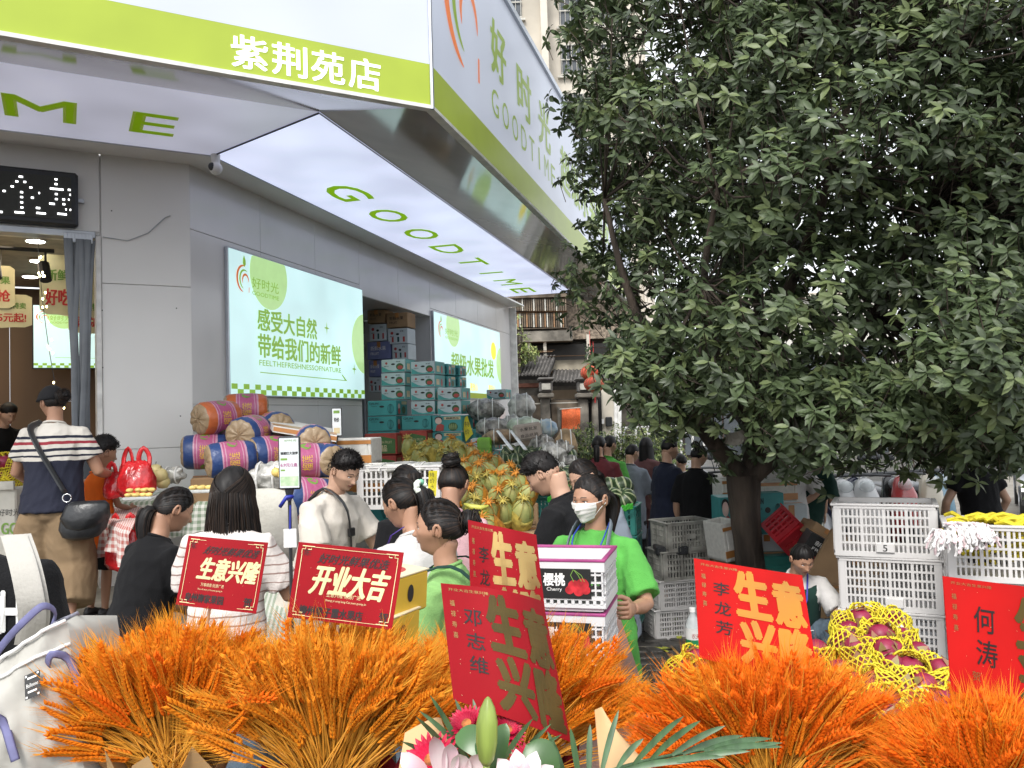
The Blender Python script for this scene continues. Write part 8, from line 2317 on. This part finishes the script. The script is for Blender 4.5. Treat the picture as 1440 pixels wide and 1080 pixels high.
for i,(x0,y0,x1,y1)in enumerate([(815,1100,802,1025),(828,1095,830,1020),(845,1090,870,1000),(868,1080,905,1040),(890,1076,962,1008),(915,1068,985,1015),(945,1062,1020,1022),(960,1060,1045,1036),(990,1055,1085,1040),(1005,1054,1100,1052),(880,1082,980,1072),(915,1076,1020,1066),(945,1072,1055,1058),(985,1066,1100,1046),(850,1095,940,1095),(800,1110,770,1030),(815,1105,752,1060),(790,1110,735,1058)]):
 leafstrip(at(x0,y0,1.0),at(x1,y1,1.0+.03*math.sin(i)),(0,0,.004),.0038,M_palm)
def petal(base,dr,up,L_,w,curl,m,nm='petal'):
 dr,up=Vector(dr).normalized(),Vector(up);s=dr.cross(up).normalized();u=s.cross(dr);b=MB();v=[];n=8
 for i in range(n+1):
  t=i/n;a=curl*t*t;c=Vector(base)+(dr*math.cos(a)-u*math.sin(a)*1.0)*L_*t;ww=w*(math.sin(PI*(t*.86+.07))**.7)if i<n else .0004
  v+=[c-s*ww+u*ww*.35,c-s*ww*.5,c,c+s*ww*.5,c+s*ww+u*ww*.35]
 b.add(v,[(5*i+k,5*i+k+1,5*i+6+k,5*i+5+k)for i in range(n)for k in range(4)])
 return b.build(nm,m,basket,smooth='all',world=True)
pb=at(685,1030,.92)
b=MB();ax=Vector((.05,0,1)).normalized()
n=18;rings=[]
for z,r_ in((-.035,.004),(-.028,.009),(-.01,.0125),(.01,.0125),(.025,.009),(.035,.004),(.038,.001)):
 rings.append([pb+ax*z*1.05+Vector((math.cos(2*PI*i/n)*r_*(1-.12*(i%6==0)),math.sin(2*PI*i/n)*r_*(1-.12*(i%6==0)),0))for i in range(n)])
b.loft(rings);b.build('lily_bud',M_bud,basket,smooth='all',world=True)
b=MB();b.tube([pb-ax*.034,pb-ax*.06,pb-ax*.12],.004,8);b.build('stem',M_bud,basket,smooth='all',world=True)
for(x,y,dx,L_,w_,m)in((622,1085,-.10,.062,.010,M_lilyp),(632,1088,.1,.055,.010,M_lilyw),(652,1088,-.1,.04,.012,M_lilyp),(662,1092,.3,.045,.011,M_lilyw)):
 petal(at(x,y+10,.93),(dx,-.15,1),(0,-1,.2),L_,w_,-.25,m)
for a in(-70,-38,-8,22,55,80):
 petal(at(735,1108,.92),(math.sin(R(a)),-.35,math.cos(R(a))),(0,-1,.2),.042,.0125,.5,M_lilyw if a%4 else M_lilyp)
petal(at(600,1092,.95),(-.5,-.2,.5),(0,-1,.2),.04,.012,.4,M_lilyp)
for(x0,y0,x1,y1,w_)in((690,1060,640,1038,.016),(668,1055,700,1048,.012),(780,1095,740,1050,.02),(690,1090,712,1020,.012)):
 leafstrip(at(x0,y0,.95),at(x1,y1,.97),(0,0,.008),w_,mat('broad_leaf',(.05,.13,.03),rough=.3,n=.2,ns=14),'broad_leaf',.2)
def gerbera(x,y,d,nrm,r_):
 c=at(x,y,d);nrm=Vector(nrm).normalized();s=nrm.orthogonal().normalized();u=nrm.cross(s)
 for ring,(nn,L_,tilt)in enumerate(((26,1,.05),(24,.82,.3),(20,.6,.55))):
  for i in range(nn):
   a=2*PI*i/nn+ring*.1;dr=s*math.cos(a)+u*math.sin(a)+nrm*tilt
   petal(c+nrm*.002*ring,dr,nrm,r_*L_,r_*.10,-.15,M_ger)
 b=MB();b.ell((0,0,0),(r_*.3,r_*.3,r_*.12),16,8,0,frame(c+nrm*.006,s,u,nrm));b.build('flower_centre',M_gerc,basket,smooth='all',world=True)
gerbera(658,1022,1.02,(-.2,-.6,.8),.028)
gerbera(712,1030,1.06,(.3,-.5,.8),.026)
gerbera(608,1072,.98,(-.2,-.7,.7),.036)
gerbera(745,1075,1.0,(.1,-.6,.8),.028)
b=MB();b.lathe([(.10,-.35),(.12,-.1),(.13,0),(.12,.02)],24,0,Matrix.Translation(at(690,1180,1.0)));b.build('pot',M_kraftp,basket,smooth=True,world=True)
Pb=at(-110,800,1.6)
gzb=gz(Pb.x,Pb.y)
Ib=person('person in black tee with bold white print carrying a beige backpack at the lower left',(Pb.x,Pb.y,Pb.z+.02-1.44),12,1.72,1.15,1,lean=0,head=(10,0,0),top=C_black,pants=C_jean,hair='short',vox=.009,sleeve=.85,topcut=.3,shoes=M_shoe)
M_beige=mat('beige_nylon',(.42,.405,.365),rough=.75,n=.08,ns=4,bump=.3,bs=12)
M_beige2=mat('quilted_strap',(.42,.40,.36),rough=.8,n=.06,ns=9,bump=.15,bs=120)
M_purp=mat('periwinkle_webbing',(.15,.15,.29),rough=.7,n=.15,ns=30)
bp=thing('backpack','beige backpack with periwinkle loops and a black label patch','backpack',tuple(at(40,960,1.35)))
Bx=(at(120,900,1.35)-at(0,960,1.35)).normalized()
fl_=at(-70,985,1.33);fr_=at(96,876,1.36);br_=at(128,1130,1.3);bl_=at(-70,1130,1.28)
nb_=(fr_-fl_).cross(bl_-fl_).normalized();
if nb_.dot(CAM-fl_)<0:nb_=-nb_
def bpf(u,v):return fl_.lerp(fr_,u).lerp(bl_.lerp(br_,u),v)+nb_*(.035*math.sin(PI*u)**.5*math.sin(PI*min(1,v+.12))**.6+.004*math.sin(u*17+v*9)*math.sin(v*14)+.006*abs(math.sin(u*5.5+v*3+math.sin(v*6)))**3+.003*math.sin(u*38+math.sin(v*11)*2))
b=MB();b.grid(lambda u,v:tuple(bpf(u,v)),30,22)
dpt=.16
edge=[(i/30,0)for i in range(31)]+[(1,j/22)for j in range(1,23)]
v=[]
for(u,w_)in edge:
 p=bpf(u,w_);v+=[p,p-nb_*.03+(Vector((0,0,.014))if w_==0 else Vector((.012,0,0))),p-nb_*dpt+Vector((0,0,.02))]
b.add(v,[(3*i+k,3*i+3+k,3*i+4+k,3*i+1+k)for i in range(len(edge)-1)for k in(0,1)])
b.grid(lambda u,v:tuple(fl_.lerp(fr_,u).lerp(bl_.lerp(br_,u),v)-nb_*dpt+Vector((0,0,.02*(1-v)))),4,4)
b.build('body',M_beige,bp,smooth='all',world=True)
for off,rr,m in((-.004,.0035,M_white),(.03,.0032,M_white)):
 b=MB();b.tube([bpf(u,.0)-nb_*off*1.0+Vector((0,0,.004))if off<0 else bpf(u,.12)+nb_*.002 for u in[i/20 for i in range(21)]],rr,6);b.build('piping',m,bp,smooth='all',world=True)
b=MB();b.tube([bpf(u,0)-nb_*.035+Vector((0,0,.018))for u in[i/20 for i in range(21)]],.007,6,flat=.5);b.build('zip',mat('zip_grey',(.22,.22,.27),rough=.5,n=.3,ns=200),bp,smooth='all',world=True)
c=bpf(.78,.28)+nb_*.010;du=(bpf(.86,.28)-bpf(.7,.28)).normalized();dv=(bpf(.78,.36)-bpf(.78,.2)).normalized()
def patch(mb,cx,cy,w_,h_,off,mi=0):mb.add([c+du*(cx+sx*w_)+dv*(cy+sy*h_)+nb_*off for sx,sy in((-1,-1),(1,-1),(1,1),(-1,1))],[(0,1,2,3)],mi)
b=MB();patch(b,0,0,.012,.019,.006);b.build('label_patch',M_black,bp,world=True)
b=MB();vv,ff,asp=text2d('Balloons');b.add([c+du*(-.009+p[0]*.018)+dv*(.002-p[1]/asp*.006)+nb_*.007 for p in vv],ff)
for sy in(-.012,.009):patch(b,0,sy,.007,.0015,.007)
for sx in(-.009,.009):patch(b,sx,-.016,.0015,.0015,.007);patch(b,sx,.016,.0015,.0015,.007)
b.build('lettering',M_white,bp,world=True)
for(u,w_,m)in((.93,.2,M_purp),(.46,.42,M_purp)):
 p=bpf(u,w_)+nb_*.004
 b=MB();b.tube(cubic([p+du*-.018,p+nb_*.02+dv*-.012,p+du*.016+dv*.002,p+du*.03+dv*.05,p+du*.035+dv*.07],12),.0065,6,flat=.2,up=tuple(nb_));b.build('webbing_loop',m,bp,smooth='all',world=True)
b=MB();b.tube(cubic([at(-20,945,1.36),at(5,905,1.33),at(40,868,1.32),at(62,852,1.33),at(78,862,1.36),at(70,888,1.40)],22),.0065,8,flat=.35,up=(0,-1,.2));b.build('handle',M_purp,bp,smooth='all',world=True)
cs_=cubic([at(20,752,1.52),at(32,790,1.45),at(42,835,1.42),at(46,870,1.43),at(40,905,1.46)],20)
b=MB();sx_=Vector((1,.15,0)).normalized()
for off,th_ in((0,0),(0,-.012)):b.grid(lambda u,v:tuple(cs_[min(20,int(round(v*20)))]+sx_*((u-.5)*.046)+Vector((0,-.008*math.cos((u-.5)*2.6)-th_+.0015*math.sin(u*40),0))),12,20)
b.build('shoulder_strap',M_beige2,bp,smooth='all',world=True)
from mathutils.bvhtree import BVHTree
sh_=[c for c in Ib['root'].children if c.name.startswith('shirt')][0];Mi=Ib['root'].matrix_basis
bv=BVHTree.FromPolygons([Mi@v.co for v in sh_.data.vertices],[tuple(p.vertices)for p in sh_.data.polygons])
for ch,x0,x1,y0,y1 in(('H',2,28,832,888),('W',72,92,800,852),('A',88,106,806,862),('N',-20,2,840,890)):
 pr_t=MB();vv,ff,asp=text2d(ch)
 for k,(dx,dy)in enumerate(((0,0),(.05,0),(-.05,0),(0,.03),(0,-.03))):
  pts=[]
  for p in vv:
   d_=ray(x0+(x1-x0)*(p[0]+dx),y1+(y0-y1)*(p[1]/asp+dy)).normalized();h_=bv.ray_cast(CAM,d_)
   if h_[0]is None:break
   pts.append(h_[0]-d_*(.004+.0003*k))
  if len(pts)==len(vv):pr_t.add([Mi.inverted()@p for p in pts],ff)
 if pr_t.v:pr_t.build('lettering',M_white,Ib['root'])
def scooter(label,x,y,d,rz,colr,H=1.05):
 p=at(x,y,d);z=gz(p.x,p.y)+.02
 t=thing('motor_scooter',label,'scooter',M=Matrix.Translation((p.x,p.y,z))@Matrix.Rotation(rz,4,'Z')@Matrix.Scale(1.15,4),group='scooters parked beyond the crates')
 m=mat('scooter_%s'%label.split()[0],colr,rough=.25,coat=.6,n=.04)
 for yy in(-.62,.62):
  w=thing('wheel',None,None,(0,0,0));w.parent=t;w.matrix_basis=Matrix.Translation((0,yy,.24));
  b=MB();b.tube([(0,.19*math.cos(a),.19*math.sin(a))for a in[2*PI*i/20 for i in range(21)]],.05,8);b.build('tyre',M_dark,w,smooth='all')
  b=MB();b.lathe([(.15,-.02),(.15,.02)],16,0,Matrix.Rotation(PI/2,4,'Y'));b.build('rim',M_trim,w)
 b=MB();b.loft([ellring(Vector((0,yy,zz)),a,c,Vector((1,0,0)),Vector((0,0,1)),14)for yy,zz,a,c in((-.85,.68,.05,.04),(-.7,.66,.12,.12),(-.3,.58,.15,.18),(0,.42,.13,.16),(.15,.3,.14,.06),(.35,.3,.14,.05))])
 b.loft([ellring(Vector((0,yy,zz)),a,c,Vector((1,0,0)),Vector((0,1,0)),14)for yy,zz,a,c in((.4,.26,.16,.05),(.47,.5,.18,.07),(.45,.8,.15,.08),(.40,.98,.09,.06),(.38,1.02,.02,.02))]);b.build('body',m,t,smooth='all')
 b=MB();b.loft([ellring(Vector((0,yy,zz)),a,.045,Vector((1,0,0)),Vector((0,0,1)),12)for yy,zz,a in((-.72,.80,.08),(-.6,.80,.14),(-.2,.77,.15),(.02,.73,.08))]);b.build('seat',M_leather,t,smooth='all')
 b=MB();b.tube([(-.33,.3,1.02),(-.12,.4,1.04),(.12,.4,1.04),(.33,.3,1.02)],.018,6);b.tube([(0,.45,.9),(0,.62,.25)],.03,8);b.build('handlebar',M_dark,t,smooth='all')
 b=MB();b.ell((0,.5,.92),(.09,.05,.07),12,8);b.build('headlight',M_clear,t,smooth='all')
 for s in(-1,1):b=MB();b.tube([(s*.24,.34,1.03),(s*.3,.36,1.2)],.006,5);b.ell((s*.31,.36,1.23),(.06,.015,.04),10,6);b.build('mirror',M_dark,t,smooth='all')
 return t
sc_l=[(1155,690,11.2,.2,(.5,.5,.5),'silver scooter nearest the leaning worker'),(1178,688,11.4,.1,(.03,.035,.08),'navy scooter second in the row beyond the crates'),(1200,688,11.2,-.1,(.6,.6,.6),'white scooter third in the row beyond the crates'),(1222,686,11.5,.2,(.02,.02,.02),'black scooter fourth in the row beyond the crates'),(1246,686,11.3,0,(.4,.05,.05),'red scooter behind the top white crate'),(1275,684,11.6,.15,(.5,.45,.35),'cream scooter right of the red one'),(1300,682,11.8,-.1,(.2,.35,.45),'pale blue scooter near the seated person'),(1010,690,13,.3,(.6,.6,.6),'white scooter glimpsed left of the trunk'),(975,690,14,.1,(.2,.2,.22),'grey scooter far beyond the navy polo')]
for x,y,d,rz,c,lab in sc_l:scooter(lab,x,y,d,rz+PI,c)
pcar=at(1432,690,14.5);zc=gz(pcar.x,pcar.y)
car=thing('parked_car','dark parked car with a blue number plate at the right edge','car',(9.55+1.08,13.7+1.87,zc),R(-30))
M_cp=mat('dark_car_paint',(.015,.018,.022),rough=.2,coat=1,n=.05)
b=MB();pr_=[(-2.1,.35),(-2.15,.6),(-2.05,.78),(-1.2,.92),(-.6,1.38),(.9,1.42),(1.6,1.0),(2.15,.92),(2.2,.5),(2.15,.35)]
b.loft([[Vector((w_,p[0],p[1]-(0 if abs(w_)<.8 else .06*(p[1]>.9))))for p in pr_]for w_ in(-.9,-.78,.78,.9)]);b.build('body',M_cp,car,smooth=True)
for s in(-1,1):
 for yy in(-1.3,1.35):
  w=thing('wheel',None,None);w.parent=car;w.matrix_basis=Matrix.Translation((s*.82,yy,.32))
  b=MB();b.lathe([(.2,-.1),(.31,-.1),(.32,0),(.31,.1),(.2,.1)],20,0,Matrix.Rotation(PI/2,4,'Y'));b.build('tyre',M_dark,w);b=MB();b.lathe([(.19,-.105),(.19,.105)],14,0,Matrix.Rotation(PI/2,4,'Y'));b.build('rim',M_trim,w)
 b=MB();b.box((s*.62,-2.12,.68),(.34,.1,.14),bev=.04);b.build('headlight',M_clear,car)
b=MB();b.box((0,-2.17,.5),(.5,.03,.15),bev=.01);npl=b.build('number_plate',mat('plate_blue',(.02,.10,.45),rough=.4),car)
b=MB();b.add([(-.7,-1.18,.94),(.7,-1.18,.94),(.6,-.62,1.36),(-.6,-.62,1.36)],[(0,1,2,3)]);b.build('windscreen',M_wdark,car)
